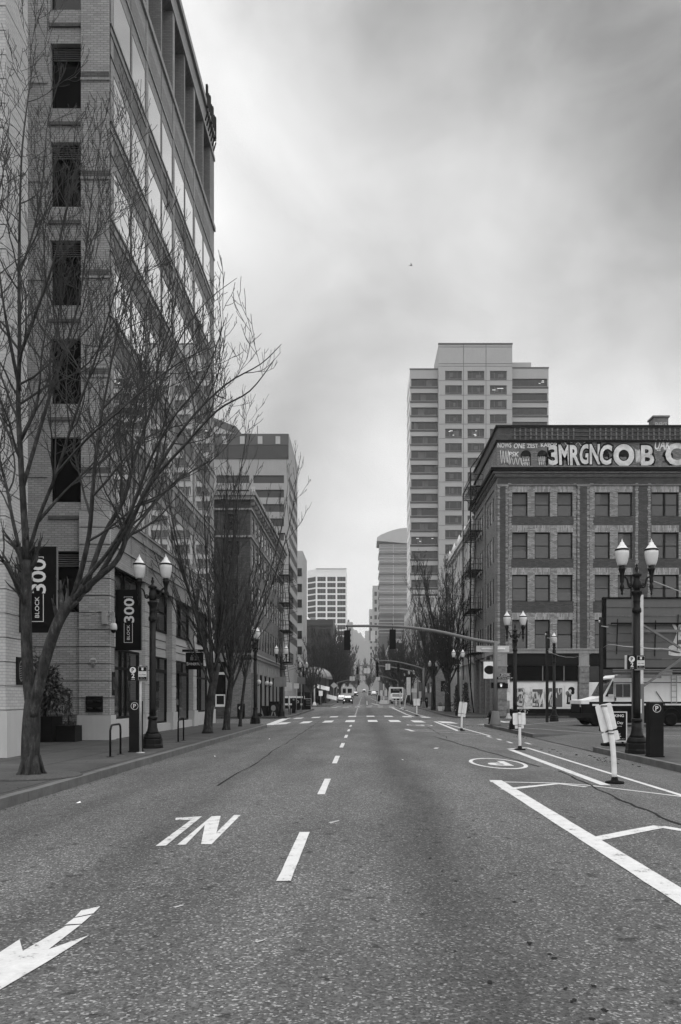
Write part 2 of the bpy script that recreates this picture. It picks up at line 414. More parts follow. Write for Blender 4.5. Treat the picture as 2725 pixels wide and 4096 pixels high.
poly_px(mb, [nl[0], nl[1], nl[2], nl[8], nl[9]]); poly_px(mb, [nl[8], nl[2], nl[3], nl[4], nl[7]]); poly_px(mb, [nl[7], nl[4], nl[5], nl[6]])
poly_px(mb, [(358, 1948.5), (382, 1947.5), (465, 1880), (404.5, 1883.5), (404, 1888.5), (440, 1888)], 1)
struct('road_lettering', mb, [M['paint'], M['paint_worn']], 'large worn white letters N and L painted upside down on the left lane', 'road marking')
mb = MB()
poly_px(mb, [(188,2096), (231,2088), (215, 2104), (172, 2113)]); poly_px(mb, [(170,2115), (212,2107), (188, 2128), (150, 2130)])
poly_px(mb, [(152,2133), (186,2130), (112,2187), (52.5,2191)])
poly_px(mb, [(205,2154.6), (112,2187), (52.5,2191), (45,2164), (0,2193.6), (-60, 2245), (-140, 2400), (0,2280), (110, 2215)])
struct('road_arrow', mb, M['paint'], 'large white arrow on the left lane pointing back towards the viewer', 'road marking')
mb = MB()
line(mb, (2.385, .9), (2.40, G(1107, 1796).y), .225)
a = gp(1128, 1800); line(mb, a, gp(1290, 1803.5), .1); line(mb, gp(1290, 1803.5), gp(1353, 1808), .1); line(mb, gp(1353, 1808), gp(1568, 1834), .1); line(mb, gp(1568, 1834), (8.0, 8.0), .1)
line(mb, gp(1157, 1818), gp(1230, 1810), .16); line(mb, gp(1230, 1810), gp(1285, 1804.5), .13); line(mb, gp(1285, 1804.5), gp(1350, 1812), .12)
line(mb, gp(1352, 1936), gp(1520, 1903), .17); line(mb, gp(1522, 1903.5), gp(1572, 1912), .16); line(mb, gp(1572, 1912), (5.0, 7.6), .16)
q = G(1176, 1726); e = G(1395, 1808); line(mb, (q.x, q.y), (e.x, e.y), .19)
q = G(1213, 1721.5); e = G(1568, 1831); line(mb, (q.x, q.y), (e.x, e.y), .115); line(mb, (e.x, e.y), (e.x + (e.x-q.x)*.5, 5.5), .115)
line(mb, gp(1170, 1724.5), gp(1213, 1721.5), .16)
for px, py in ((1130, 1697.5), (1154, 1704), (1179, 1711), (1222, 1713.5)): x, y = gp(px, py); line(mb, (x, y), (x+.02, y+1.0), .12)
line(mb, gp(1056, 1683), gp(1001, 1661), .2); line(mb, gp(1128, 1694), gp(1029, 1667), .13)
line(mb, gp(935, 1678.5), gp(952, 1683.5), .2); line(mb, gp(948, 1679), gp(1056, 1684), .1); line(mb, gp(952, 1682), gp(1128, 1692.5), .1)
line(mb, gp(1072, 1684.5), gp(1128, 1688), .08)
line(mb, gp(1002, 1723.5), gp(1007, 1721.5), .12)
poly_px(mb, [(1430, 1984), (1452, 1983), (1480, 1991), (1455, 1994)])
for px, py in ((600, 2168), (412, 2088), (770, 1893)):
    poly_px(mb, [(px-14, py+1), (px+10, py-4), (px+12, py-3), (px-8, py+3)], 1)
struct('bike_lane_marking', mb, [M['paint'], M['paint_thin']], 'wide white edge line, chevrons and double lines of the bike lane beside the kerb', 'road marking')
mb = MB()
def symbol(mb, cx, cy, ru, rv):
    seg = 40
    o = []; i = []
    for k in range(seg):
        a = 2*PI*k/seg
        o.append((cx+ru*math.cos(a), cy+rv*math.sin(a))); i.append((cx+(ru-.085)*math.cos(a), cy+(rv-.18)*math.sin(a)))
    for k in range(seg): k2 = (k+1) % seg; mb.add(mk([o[k], o[k2], i[k2], i[k]]), [(0, 1, 2, 3)])
    vs, fs, w, h = text_shape('P', .03)
    mb.add(mk([(cx - x*.52/w, cy - y*1.35/h) for x, y in vs]), fs)
c0, c1 = G(1084, 1757), G(1217, 1762); tt, bb = G(1140, 1746), G(1165, 1770.5)
symbol(mb, (c0.x+c1.x)/2, (tt.y+bb.y)/2, (c1.x-c0.x)/2, (tt.y-bb.y)/2)
struct('parking_symbol', mb, M['paint'], 'letter P inside a long painted ring on the road beside the bike lane', 'road marking')
mb = MB(); c = G(966, 1669.5); symbol(mb, c.x, c.y, .72, 1.5)
struct('parking_symbol', mb, M['paint'], 'small distant painted ring with a P just before the crosswalk', 'road marking')
mb = MB()
ny = G(806, 1660).y; fy = G(806, 1649.2).y
near = [(639.6, 665), (693.5, 716), (745, 766.6), (795.7, 816.7), (847, 868.7), (896, 920.8), (949, 974.8), (1012, 1046)]
for a, b in near:
    x0, x1 = X_(a, ny), X_(b, ny)
    for q in range(2):
        xa, xb = x0+(x1-x0)*q/2, x0+(x1-x0)*(q+1)/2
        mb.add(mk([(xa, ny-2.1), (xb, ny-2.1), (xb, ny+2.1), (xa, ny+2.1)]), [(0, 1, 2, 3)])
far = [(678, 697), (718, 737), (760, 778), (802, 820), (844, 862), (885, 904), (927, 946), (969, 990)]
for a, b in far:
    x0, x1 = X_(a, fy), X_(b, fy)
    for q in range(2):
        xa, xb = x0+(x1-x0)*q/2, x0+(x1-x0)*(q+1)/2
        mb.add(mk([(xa, fy-1.8), (xb, fy-1.8), (xb, fy+1.8), (xa, fy+1.8)]), [(0, 1, 2, 3)])
for y in (ny-2.05, ny+2.05): line(mb, (KL+.3, y), (-.2, y+.1), .1, 1); line(mb, (.6, y), (6.6, y), .09, 1)
for y in (fy-1.75, fy+1.75): line(mb, (-5.2, y), (6.9, y), .1, 1)
line(mb, gp(619.5, 1669), gp(655, 1655), .55); line(mb, gp(655, 1655), gp(664, 1652.5), .5)
line(mb, (7.3, 50.2), (9.6, 52.5), .5); line(mb, (9.6, 52.5), (10.2, 60), .5); line(mb, (10.2, 53), (10.2, 66), .3, 1)
mb2 = mb
for y in (110.5, 113): line(mb2, (-4.6, y), (7.0, y), .12, 1)
for k in range(7): x = -4.3+1.6*k; line(mb2, (x, 111.7), (x+.75, 111.7), 2.)
for y in (121, 123): line(mb2, (-4.6, y), (6.2, y), .12, 1)
for k in range(6): x = -4.0+1.6*k; line(mb2, (x, 122), (x+.7, 122), 1.8)
line(mb2, (3.0, 124), (1.6, 140), .3); line(mb2, (5.3, 68), (4.95, 108), .16); line(mb2, (4.15, 66), (3.95, 108), .22)
line(mb2, (.7, 126), (.9, 170), .15, 1); line(mb2, (3.2, 150), (2.2, 215), .15, 1)
struct('crosswalk', mb, [M['paint'], M['paint_thin']], 'white ladder crosswalks and stop lines at the cross streets', 'road marking')
mb = MB()
for a, b in (((1170, 1673), (1400, 1690)), ((1170, 1672), (1330, 1657.5)), ((1440, 1676), (1568, 1679)), ((1445, 1690), (1568, 1694)), ((1210, 1657), (1340, 1657))):
    p, q = G(a[0], a[1], .154), G(b[0], b[1], .154); line(mb, (p.x, p.y), (q.x, q.y), .1, 0, .154)
struct('lot_marking', mb, M['paint_thin'], 'faded white stall and edge lines of the parking lot', 'road marking')
mb = MB()
def seam(pts, w):
    for a, b in zip(pts, pts[1:]): line(mb, a, b, w*random.uniform(.6, 1.3))
random.seed(3)
def wob(a, b, n, amp): return [(a[0]+(b[0]-a[0])*k/n+random.uniform(-amp, amp), a[1]+(b[1]-a[1])*k/n) for k in range(n+1)]
seam(wob(gp(1000, 1696), gp(1240, 1765), 14, .05), .06); seam(wob(gp(1290, 1775), gp(1420, 1837), 8, .04), .045); seam(wob(gp(1420, 1837), gp(1568, 1900), 8, .04), .05)
seam(wob((-4.9, 47), (-1, 45.6), 12, .02), .06); seam(wob((-1, 45.6), (6.5, 46.5), 14, .02), .05); seam(wob((-2.9, 60), (-2.5, 14), 36, .06), .035); seam(wob((3.2, 30), (3.4, 46), 10, .08), .03)
for k in range(16): x = random.uniform(2.5, 6.5); y = random.uniform(55, 64); seam(wob((x, y), (x+random.uniform(-1.2, 1.2), y+random.uniform(-1, 1)), 4, .1), .05)
struct('tar_seam', mb, mat('tar', .022, .9, 0, .05), 'thin dark tar seams and cracks running along the road', 'road marking')
mb = MB()
for (xc, yc) in ((6.55, 46.8), (6.4, 34), (6.2, 21.6), (6.6, 20.2), (5.9, 24)):
    for k in range(9):
        x, y = xc+random.uniform(-.5, .5), yc+random.uniform(-1.6, 1.6); r = random.uniform(.02, .05)
        mb.lathe([(r, 0), (r*.8, .01), (.001, .016)], (x, y, zr(x, y)), 5)
struct('debris', mb, M['iron_flat'], 'dark scraps of grit and leaves washed along the right gutter', 'debris', 'stuff')
mb = MB()
for px, py in ((540, 1694), (262, 1778), (178, 1850), (620, 1702), (497, 1742), (930, 1750)):
    p = G(px, py); a = random.uniform(0, 3); s = .06
    u = V((math.cos(a), math.sin(a), 0))*s; w = V((-u.y, u.x, 0))*.6
    mb.add([p+V((0,0,.008)), p+u+V((0,0,.012)), p+u+w+V((0,0,.03)), p+w+V((0,0,.01))], [(0, 1, 2, 3)])
struct('litter', mb, M['white_paint'], 'small white scraps of paper lying on the asphalt near the left kerb', 'litter', 'stuff')
mb = MB(); random.seed(31)                                     # oil stains dripped along the middle of the right lane
for k in range(90):
    y = 3.2+22*random.random()**1.6; x = .95+random.gauss(0, .28); r = random.uniform(.006, .02)
    n = 9; ph = random.uniform(0, 6)
    pts = [(x+r*(1+.35*math.sin(2*a+ph))*math.cos(a), y+r*random.uniform(.8, 1.5)*math.sin(a)) for a in [2*PI*q/n for q in range(n)]]
    mb.add([(px, py, zr(px, py)+.004) for px, py in pts], [tuple(range(n))])
struct('oil_stain', mb, mat('oil', .025, .9, 0, 0), 'dark oil spots dripped along the middle of the right lane', 'oil stains', 'stuff')
mb = MB()
for k in range(520):
    y = random.uniform(2, 46); x = (KL+abs(random.gauss(0, .16))) if k % 2 else (KL-.3-random.random()**2*3.2)
    z = zr(x, y)+.006 if x > KL else .156; a = random.uniform(0, 6); r = random.uniform(.012, .04)
    u = V((math.cos(a), math.sin(a), 0))*r; w = V((-u.y, u.x, .0))*.5; c = V((x, y, z))
    mb.add([c-u, c+w, c+u+V((0, 0, r*.4)), c-w], [(0, 1, 2, 3)])
struct('fallen_leaves', mb, mat('dead_leaf', .05, .9, var=.6, scale=9), 'small dead leaves and twigs scattered along the left kerb and footway', 'leaves', 'stuff')
# hill far behind
random.seed(11)
xs = [-700+50*k for k in range(13)] + [-60+3*k for k in range(40)] + [60+50*k for k in range(13)]; ys = [900+25*k for k in range(25)]
hs = [random.uniform(-3, 3) for _ in range(20000)]
def hz(x, y):
    t = (y-900)/300.
    base = lerp_tab([(-700, 150), (-120, 125), (-20, 106), (-10, 100), (0, 92), (12, 84), (30, 78), (60, 84), (300, 120), (700, 100)], x)
    i = int((x+700)//3)*40 + int((y-900)//25)
    return 2 + base*min(1, max(0, t))**.8 + hs[i % 20000]*min(1, t*2)
grid('hill', [q*2.2 for q in xs], [q*2.2 for q in ys], lambda x, y: hz(x/2.2, y/2.2)*2.2, mat('hill_forest', .045, .95, var=.5, scale=.09), 'hazy forested hill closing the far end of the street', 'hill')
# ------------------------------------------------------------------ building helpers
Z3 = V((0, 0, 1)); UX = V((1, 0, 0)); UY = V((0, 1, 0))
def facade(mb, O, U, N, us, zs, opens, depth, mf, back=None, bm=0):
    """Wall in the plane O + u*U + z*Z cut by the grid us x zs; cells in opens become reveals of that depth."""
    O = V(O); flip = U.cross(Z3).dot(N) < 0
    def P(u, z, d=0): return O + U*u + Z3*z - N*d
    def q(a, b, c, d, m): mb.quad(*((a, b, c, d) if not flip else (d, c, b, a)), m)
    for i in range(len(us)-1):
        for j in range(len(zs)-1):
            u0, u1, z0, z1 = us[i], us[i+1], zs[j], zs[j+1]
            if (i, j) in opens:
                d = depth; m = mf(i, j)
                q(P(u0,z0), P(u1,z0), P(u1,z0,d), P(u0,z0,d), m); q(P(u0,z1,d), P(u1,z1,d), P(u1,z1), P(u0,z1), m)
                q(P(u0,z0), P(u0,z0,d), P(u0,z1,d), P(u0,z1), m); q(P(u1,z0,d), P(u1,z0), P(u1,z1), P(u1,z1,d), m)
                if back is not None: q(P(u0,z0,d), P(u1,z0,d), P(u1,z1,d), P(u0,z1,d), bm)
            else: q(P(u0,z0), P(u1,z0), P(u1,z1), P(u0,z1), mf(i, j))
_wc = {}
def window(parent, O, U, N, w, h, fm, gm, style='sash', fw=.06, fd=.07, name='window'):
    """A window: frame mesh with its glass as sub-part. O is the lower left corner on the glass plane."""
    O, U, N = V(O), V(U), V(N)
    k = (round(w, 3), round(h, 3), style, tuple(U), tuple(N), fm.name, gm.name, fw, name)
    if k not in _wc:
        f = MB(); p = MB(); z = V((0, 0, 0))
        def b(u0, u1, z0, z1, d0, d1, m): m.obox(U*u0 + Z3*z0 + N*d0, U*(u1-u0), Z3*(z1-z0), N*(d1-d0))
        b(0, w, 0, fw, 0, fd, f); b(0, w, h-fw, h, 0, fd, f); b(0, fw, fw, h-fw, 0, fd, f); b(w-fw, w, fw, h-fw, 0, fd, f)
        if style == 'sash': b(fw, w-fw, h*.5-.03, h*.5+.03, .0, fd*.8, f)
        if style == 'double': b(w/2-.09, w/2+.09, fw, h-fw, 0, fd*1.2, f); b(fw, w/2-.09, h*.5-.03, h*.5+.03, 0, fd*.8, f); b(w/2+.09, w-fw, h*.5-.03, h*.5+.03, 0, fd*.8, f)
        if style == 'thirds':
            for t in (1/3, 2/3): b(w*t-.03, w*t+.03, fw, h-fw, 0, fd*.8, f)
        if style == 'strip':
            n = max(2, int(w/1.6))
            for q in range(1, n): b(w*q/n-.03, w*q/n+.03, fw, h-fw, 0, fd*.7, f)
        if style == 'rail': b(fw, w-fw, h*.2-.05, h*.2+.05, 0, fd*.8, f); b(w*.28-.03, w*.28+.03, h*.2+.05, h-fw, 0, fd*.7, f); b(w*.72-.03, w*.72+.03, h*.2+.05, h-fw, 0, fd*.7, f)
        if style == 'shop': b(w*.42-.05, w*.42+.05, fw, h-fw, 0, fd, f); b(w*.58-.04, w*.58+.04, fw, h-fw, 0, fd, f); b(fw, w-fw, h*.72-.05, h*.72+.05, 0, fd*.9, f)
        b(fw*.5, w-fw*.5, fw*.5, h-fw*.5, -.02, .012, p)
        fo = f.build(name, fm); po = p.build('pane', gm, fo)
        _wc[k] = (fo, po); fo.location = O - (world_loc(parent) if parent else z); fo.parent = parent
        return fo
    fo, po = _wc[k]
    c = fo.copy(); C.objects.link(c); c.parent = parent; c.location = O - world_loc(parent)
    d = po.copy(); C.objects.link(d); d.parent = c
    return c
def shell(mb, x0, x1, y0, y1, z0, z1, mi=0, skip=''):
    if 'f' not in skip: mb.quad((x0,y0,z0),(x1,y0,z0),(x1,y0,z1),(x0,y0,z1), mi)
    if 'b' not in skip: mb.quad((x1,y1,z0),(x0,y1,z0),(x0,y1,z1),(x1,y1,z1), mi)
    if 'l' not in skip: mb.quad((x0,y1,z0),(x0,y0,z0),(x0,y0,z1),(x0,y1,z1), mi)
    if 'r' not in skip: mb.quad((x1,y0,z0),(x1,y1,z0),(x1,y1,z1),(x1,y0,z1), mi)
    if 't' not in skip: mb.quad((x0,y0,z1),(x1,y0,z1),(x1,y1,z1),(x0,y1,z1), mi)

# ------------------------------------------------------------------ 1. tall office building on the left
FX = -9.1
b = thing('office_building', 'tall pale brick office building with slanting rows of bright mirror windows, behind the largest tree', 'building', (FX, 29, 0))
w = MB()   # materials: 0 mid brick, 1 pale band, 2 dark brick, 3 front brick, 4 stone, 5 pale brick, 6 dark
y0, pit = 29.35, 2.37
us = [28.9]; opn_cols = []
for k in range(8):
    s = y0 + pit*k; wid = (.22 if k % 2 == 0 else .44)
    us += [s, s + pit - wid]; opn_cols.append(len(us)-2)
us.append(49.2)
B0 = 8.5; FH = 3.51
zs = [6.62]; rows = []
zs += [7.25, 8.05]
for k in range(6):
    zb_ = B0 + FH*k; zs += [zb_, zb_+1.86]; rows.append(len(zs)-2)
    if k < 5: zs += [zb_+1.86+.42, zb_+1.86+1.22]
zs += [28.4, 29.5, 30.45]
def mf_(i, j):
    z = (zs[j]+zs[j+1])/2; r = (z - B0) % FH
    if i not in opn_cols: return 1 if (us[i+1]-us[i]) > .3 or i == 0 else 0
    if z > 28: return [1, 0, 1][min(2, int((z-27.9)/.9))]
    if z < 8.5: return 1
    return 1 if (r < 2.3 or r > 3.08) else 2
opens = {(i, j) for i in opn_cols for j in rows}
facade(w, (FX, 0, 0), UY, UX, us, zs, opens, .022, mf_)
lo = [30.45, 34.5]
facade(w, (FX, 0, 0), UY, UX, us, lo, {(i, 0) for i in opn_cols}, 1.25, lambda i, j: 0, back=1, bm=2)
facade(w, (FX, 0, 0), UY, UX, [28.9, 49.2], [34.5, 36.1], set(), 0, lambda i, j: 1)
for z0, z1, pr in ((35.75, 36.12, .14), (34.5, 34.72, .07), (30.2, 30.47, .1), (28.42, 28.52, .05), (6.45, 6.7, .1), (8.0, 8.12, .06), (7.2, 7.28, .05)):
    w.box(FX-.02, FX+pr, 28.88, 49.22, z0, z1, 1)
for k in range(6):                                             # sill and course ledges, each between the piers' plane
    zz = B0+FH*k
    w.box(FX-.02, FX+.055, 28.92, 49.18, zz-.1, zz-.02, 1)
    if k < 5:
        w.box(FX-.02, FX+.03, 28.92, 49.18, zz+2.26, zz+2.31, 2); w.box(FX-.02, FX+.03, 28.92, 49.18, zz+3.06, zz+3.11, 2)
for k in range(7):                                             # wide piers stand slightly proud
    if k % 2 == 1:
        s = y0+pit*k+pit-.44; w.box(FX-.01, FX+.03, s+.06, s+.38, 6.7, 30.2, 1); w.box(FX-.01, FX+.03, s+.06, s+.38, 30.47, 34.5, 1)
    else:
        s = y0+pit*k+pit-.22; w.box(FX-.01, FX+.018, s+.03, s+.19, 8.6, 30.2, 0)
# front face with the window column
fus = [-12.4, -11.27, -10.12, FX]
wz = [(4.75, 6.95)] + [(8.72+3.55*k, 8.72+3.55*k+2.35) for k in range(8)]
fz = [.15]
for a, c in wz: fz += [a, c]
fz.append(40.5)
facade(w, (0, 29, 0), UX, V((0, -1, 0)), fus, fz, {(1, 2*k+1) for k in range(9)}, .28, lambda i, j: 3)
w.quad((FX, 28.9, 36.1), (FX, 29.4, 36.1), (FX, 29.4, 40.5), (FX, 28.9, 40.5), 1)
shell(w, -30, FX, 29.4, 49.2, .15, 36.1, 3, 'fr')
shell(w, -14.2, -12.4, 30.3, 31, .15, 45, 6, 'b'); w.quad((-12.4, 29, .15), (-12.4, 30.3, .15), (-12.4, 30.3, 40.5), (-12.4, 29, 40.5), 6)  # slot walls coloured black for the shade of the recess
w.box(-10.12, FX, 28.86, 29.0, 8.4, 40.5, 3)                   # corner pier, proud of the window column
for k in range(-1, 9):
    zc = 9.7+3.55*k
    if zc < 8.3: continue
    w.box(-10.12, FX+.03, 28.80, 28.86, zc-.08, zc, 3); w.box(-10.1, FX, 28.835, 28.86, zc, zc+.24, 2)
    w.box(-11.33, -10.14, 28.93, 28.995, zc-.98-.62, zc-.98-.5, 2); w.box(-11.3, -10.14, 28.95, 28.995, zc-.98-.5, zc-1.0, 3)
    w.box(-12.35, -11.36, 28.95, 28.995, zc-.08, zc, 3)
for k in range(12):                                            # rusticated courses of the lower storeys
    za = 1.06+.612*k; zt = za+.575
    w.box(-10.16, FX+.05, 28.78, 28.86, za, zt, 5 if k > 9 else 3)
    w.box(FX, FX+.05, 28.86, 29.3, za, zt, 1)
    if zt < 4.6: w.box(-12.4, -10.2, 28.9, 28.99, za, zt, 3)
w.box(-10.22, FX+.1, 28.72, 29.33, .1, 1.04, 4)
# street storefront bays
GX = FX-.28
piers = [(33.55, 34.2), (38.3, 39.1), (43.1, 43.95), (48.2, 49.2)]
for a, c in piers:
    for k in range(9):
        za = 1.0+.612*k; w.box(GX-.1, FX+.02, a, c, za, za+.585, 5)
    w.box(GX-.1, FX-.03, a+.01, c-.01, .9, 6.5, 5); w.box(GX-.1, FX+.09, a-.06, c+.06, .1, .98, 4)
bays = [(29.33, 33.55), (34.2, 38.3), (39.1, 43.1), (43.95, 48.2)]
for a, c in bays:
    w.box(GX-.3, GX+.0, a, c, 3.55, 4.7, 4); w.box(GX, GX+.012, a, c, 3.92, 3.95, 6); w.box(GX, GX+.012, a, c, 4.3, 4.33, 6)
    w.quad((GX-.3, a, 0), (GX-.3, c, 0), (GX-.3, c, 6.6), (GX-.3, a, 6.6), 6); w.quad((GX-.3, a, 6.6), (GX-.3, c, 6.6), (FX, c, 6.6), (FX, a, 6.6), 0)
wall = w.build('wall', [M['brick_mid'], M['brick_facade'], M['brick_dark'], M['brick_front'], M['stone_white'], M['brick_pale'], M['black']], b)
for i in opn_cols:
    for j in rows:
        window(b, (FX-.018, us[i], zs[j]), UY, UX, us[i+1]-us[i], zs[j+1]-zs[j], M['charcoal'], M['glass_sky'], 'plain', .05, .014)
    window(b, (FX-1.24, us[i]+.1, 30.5), UY, UX, us[i+1]-us[i]-.9, 3.3, M['charcoal'], M['glass_mid'], 'sash', .07)
for k, (a, c) in enumerate(wz):
    o = window(b, (-11.27, 29.26, a), UX, V((0, -1, 0)), 1.15, c-a, M['black'], M['glass_dark'], 'plain', .07)
    if k in (0, 3, 4, 5, 6):
        lv = MB()
        for q in range(6): lv.obox((-11.2, 29.1, c-.53+.078*q), (1.01, 0, 0), (0, .12, .05), (0, .01, .02))
        lv.build('louvre', M['grey'], b)
for (a, c), st in zip(bays, ('shop', 'door', 'door', 'shop')):
    window(b, (GX-.02, a, 4.7), UY, UX, c-a, 1.85, M['charcoal'], M['glass_mid'], 'double', .1, name='window')
    ledge = MB(); ledge.box(GX-.2, GX+.25, a, c, .1, .5 if st == 'door' else .85, 0); ledge.build('plinth', M['stone_white'], b)
    if st == 'shop': window(b, (GX-.02, a, .86), UY, UX, c-a, 2.69, M['charcoal'], M['glass_mid'], 'shop', .09)
    else:
        window(b, (GX-.02, a, 2.9), UY, UX, c-a, .64, M['charcoal'], M['glass_mid'], 'thirds', .07)
        window(b, (GX-.02, a+1.75, .5), UY, UX, c-a-1.75, 2.4, M['charcoal'], M['glass_mid'], 'plain', .08)
        d = MB(); d.box(GX-.04, GX+.0, a+.1, a+1.7, .5, 2.88, 0); d.build('door', M['glass_dark'], b)
        hd = MB(); hd.bar((GX+.03, a+1.55, 1.3), (GX+.03, a+1.55, 1.6), .03); hd.build('door_handle', M['chrome'], bpy.data.objects[b.children[-1].name] if False else b)
pl = MB(); pl.box(FX+.05, FX+.075, 29.32-.32, 29.32-.02, 1.75, 2.6); pl.build('plaque', M['charcoal'], b)
pl = MB(); pl.disc((FX+.08, 29.15, 2.18), UY, Z3, .07, .25, 0, 16, .75); pl.build('plaque_emblem', M['grey'], b)
rs = MB()
rs.bar((FX+.1, 46.2, 35.9), (FX+.1, 48.9, 35.9), .06); rs.bar((FX+.1, 46.2, 36.8), (FX+.1, 48.9, 36.8), .06)
for k in range(7):
    yy = 46.25+.43*k; rs.box(FX+.06, FX+.18, yy, yy+.2, 35.75+.09*(k % 3), 37.0-.2*(k % 2))
    rs.bar((FX+.02, yy+.13, 35.0), (FX+.16, yy+.13, 35.5), .06)
rs.build('roof_sign', M['iron_flat'], b)
# wing on the near left
b = thing('office_wing', 'pale brick office wing with a wall plaque, closest building on the left', 'building', (-9.05, 20.3, 0))
w = MB()
shell(w, -26, -9.05, 20.3, 21.55, .15, 31, 0, '')
for k in range(48):
    za = 1.36+.612*k; w.box(-13, -9.0, 20.25, 21.6, za, za+.585, 0)
w.box(-13, -8.93, 20.18, 21.66, .1, 1.33, 1)
w.build('wall', [M['brick_pale'], M['stone_white']], b)
pl = MB(); pl.box(-9.0, -8.97, 20.85, 21.35, 2.0, 2.72); pl.build('plaque', M['charcoal'], b)
pl = MB(); pl.disc((-8.965, 21.1, 2.36), UY, Z3, .13, .28, 0, 18, .82)
for k in range(6): pl.obox((-8.966, 20.99, 2.16+.06*k), (0, .22, .03), (0, 0, .025), (.004, 0, 0))
pl.build('plaque_emblem', M['grey'], b)
back = MB(); shell(back, -26, -12.45, 30.5, 31, .15, 45, 0)
ob = thing('office_tower', 'dark rear wall seen in the slot between the wing and the tall office building', 'building', (-16, 21.6, 0))
bk = MB(); shell(bk, -26, -14.3, 22.0, 36, .15, 44, 0, 'f'); bk.build('wall', M['brick_pale'], ob)

# ------------------------------------------------------------------ 2. brick corner building with graffiti on the right
bx, by = 11.35, 67.7
b = thing('brick_building', 'old four storey brick corner building with graffiti lettering along its attic and boarded shopfront', 'building', (bx, by, 0))
ND = V((0, -1, 0)); NL = V((-1, 0, 0))
cols = [(12.6, 13.9, 's'), (14.5, 15.8, 's'), (16.4, 17.7, 's'), (19.55, 20.85, 's'), (21.5, 22.75, 's'), (24.35, 26.65, 'd'), (28.2, 29.5, 's')]
zrw = [(5.8, 8.26), (9.8, 12.05), (13.4, 15.63), (16.96, 19.0)]
us = [bx, 12.45]; 
us = sorted({bx, 12.3, 17.99, 19.15, 32.0} | {c[0] for c in cols} | {c[1] for c in cols})
zs = [5.4, 5.8]
for a, c in zrw[0:]: zs += [a, c, c+.62, ]
zs = sorted(set([5.4] + [q for a, c in zrw for q in (a, c, c+.58)] + [20.3]))
ow = {(us.index(c[0]), zs.index(a)) for c in cols for a, _ in zrw}
def mfb(i, j):
    uc, zc = (us[i]+us[i+1])/2, (zs[j]+zs[j+1])/2
    for a, c in zrw:
        if a < zc < c: return 1 if not (uc < 12.3 or 17.99 < uc < 19.15) and not (22.75 < uc < 24.35) else 0
        if c < zc < c+.58: return 2 if any(q[0]-.001 < uc < q[1]+.001 for q in cols) else (1 if 12.3 < uc < 17.9 or 19.2 < uc < 23 else 0)
    return 0
w = MB()
facade(w, (0, by, 0), UX, ND, us, zs, ow, .32, mfb)
for a, c in ((12.3, 12.52), (17.78, 17.99), (19.15, 19.4), (23.0, 23.2), (24.05, 24.25)):   # mottled strips edging the window groups
    for q in range(62):
        za = 5.85+.225*q; sgn = random.uniform(-.07, .07)
        w.box(a+min(0, sgn), c+max(0, sgn), by-.004-.001*(q % 2), by+.02, za, za+.19, 1)
for a, c in ((11.35, 12.22), (18.07, 19.07)):                  # brick pilasters
    w.box(a+.2, c-.2, by-.13, by+.01, 5.5, 19.5, 0)
    for q in range(62):
        za = 5.55+.225*q
        for e0, e1 in ((a, a+.2), (c-.2, c)): w.box(e0, e1, by-(.15 if q % 2 else .1), by+.01, za, za+.21, 1)
    w.box(a-.05, c+.05, by-.17, by, 19.45, 19.62, 1)
# left street side
scol = [(69.1, 70.1), (70.75, 71.75), (72.3, 73.2), (75.3, 76.3), (76.85, 77.8), (78.35, 79.3)]
us2 = sorted({by, 81.4} | {q for c in scol for q in c})
zs2 = zs[:]
facade(w, (bx, 0, 0), UY, NL, us2, zs2, {(us2.index(c[0]), zs2.index(a)) for c in scol for a, _ in zrw}, .06, lambda i, j: 3 if not any(a < (zs2[j]+zs2[j+1])/2 < c for a, c in zrw) else 1)
for a, c in ((67.7, 68.7), (73.9, 74.7), (80.4, 81.4)): w.box(bx-.13, bx+.01, a+.02, c, 5.5, 19.5, 3)
shell(w, bx, 34, by+.4, 81.4, .1, 24.3, 0, 'fl')
for z0, z1, pr in ((19.55, 19.66, .1), (20.25, 20.34, .12), (20.34, 20.5, .22), (20.5, 20.68, .4), (20.95, 21.1, .5)):
    w.box(bx-pr, 34, by-pr, by+.2, z0, z1, 3); w.box(bx-pr, bx+.2, by+.2, 81.45, z0, z1, 3)
w.box(bx-.62, 34, by-.62, by+.2, 20.68, 20.95, 5); w.box(bx-.62, bx+.2, by+.2, 81.6, 20.68, 20.95, 5)
# attic with arched openings
arcs = [13.75, 15.15, 16.5, 20.35, 21.95, 24.15, 25.7, 27.8]
ua = sorted({bx, 32.} | {q for a in arcs for q in (a-.44, a+.44)})
facade(w, (0, by, 0), UX, ND, ua, [21.1, 22.1, 23.3], {(ua.index(a-.44), 0) for a in arcs}, .25, lambda i, j: 4)
facade(w, (bx, 0, 0), UY, NL, [by, 81.4], [21.1, 23.3], set(), .2, lambda i, j: 4)
facade(w, (0, by, 0), UX, ND, [bx, 32], [23.3, 24.5], set(), .2, lambda i, j: 0)
facade(w, (bx, 0, 0), UY, NL, [by, 81.4], [23.3, 24.5], set(), .2, lambda i, j: 0)
w.box(bx-.14, 32, by-.14, by+.01, 23.2, 23.36, 5); w.box(bx-.14, bx+.01, by, 81.4, 23.2, 23.36, 5)
w.box(bx-.16, 34, by-.16, by+.3, 24.45, 24.62, 6); w.box(bx-.16, bx+.3, by+.3, 81.5, 24.45, 24.62, 6)
for r in range(3):                                             # pierced brick lattice of the parapet
    for k in range(42):
        x = 12.75+.45*k
        if 18.0 < x < 18.9: continue
        w.box(x, x+.12, by-.09, by+.01, 23.42+.34*r, 23.70+.34*r, 4)
    w.box(12.6, 32, by-.075, by+.01, 23.70+.34*r, 23.78+.34*r, 0)
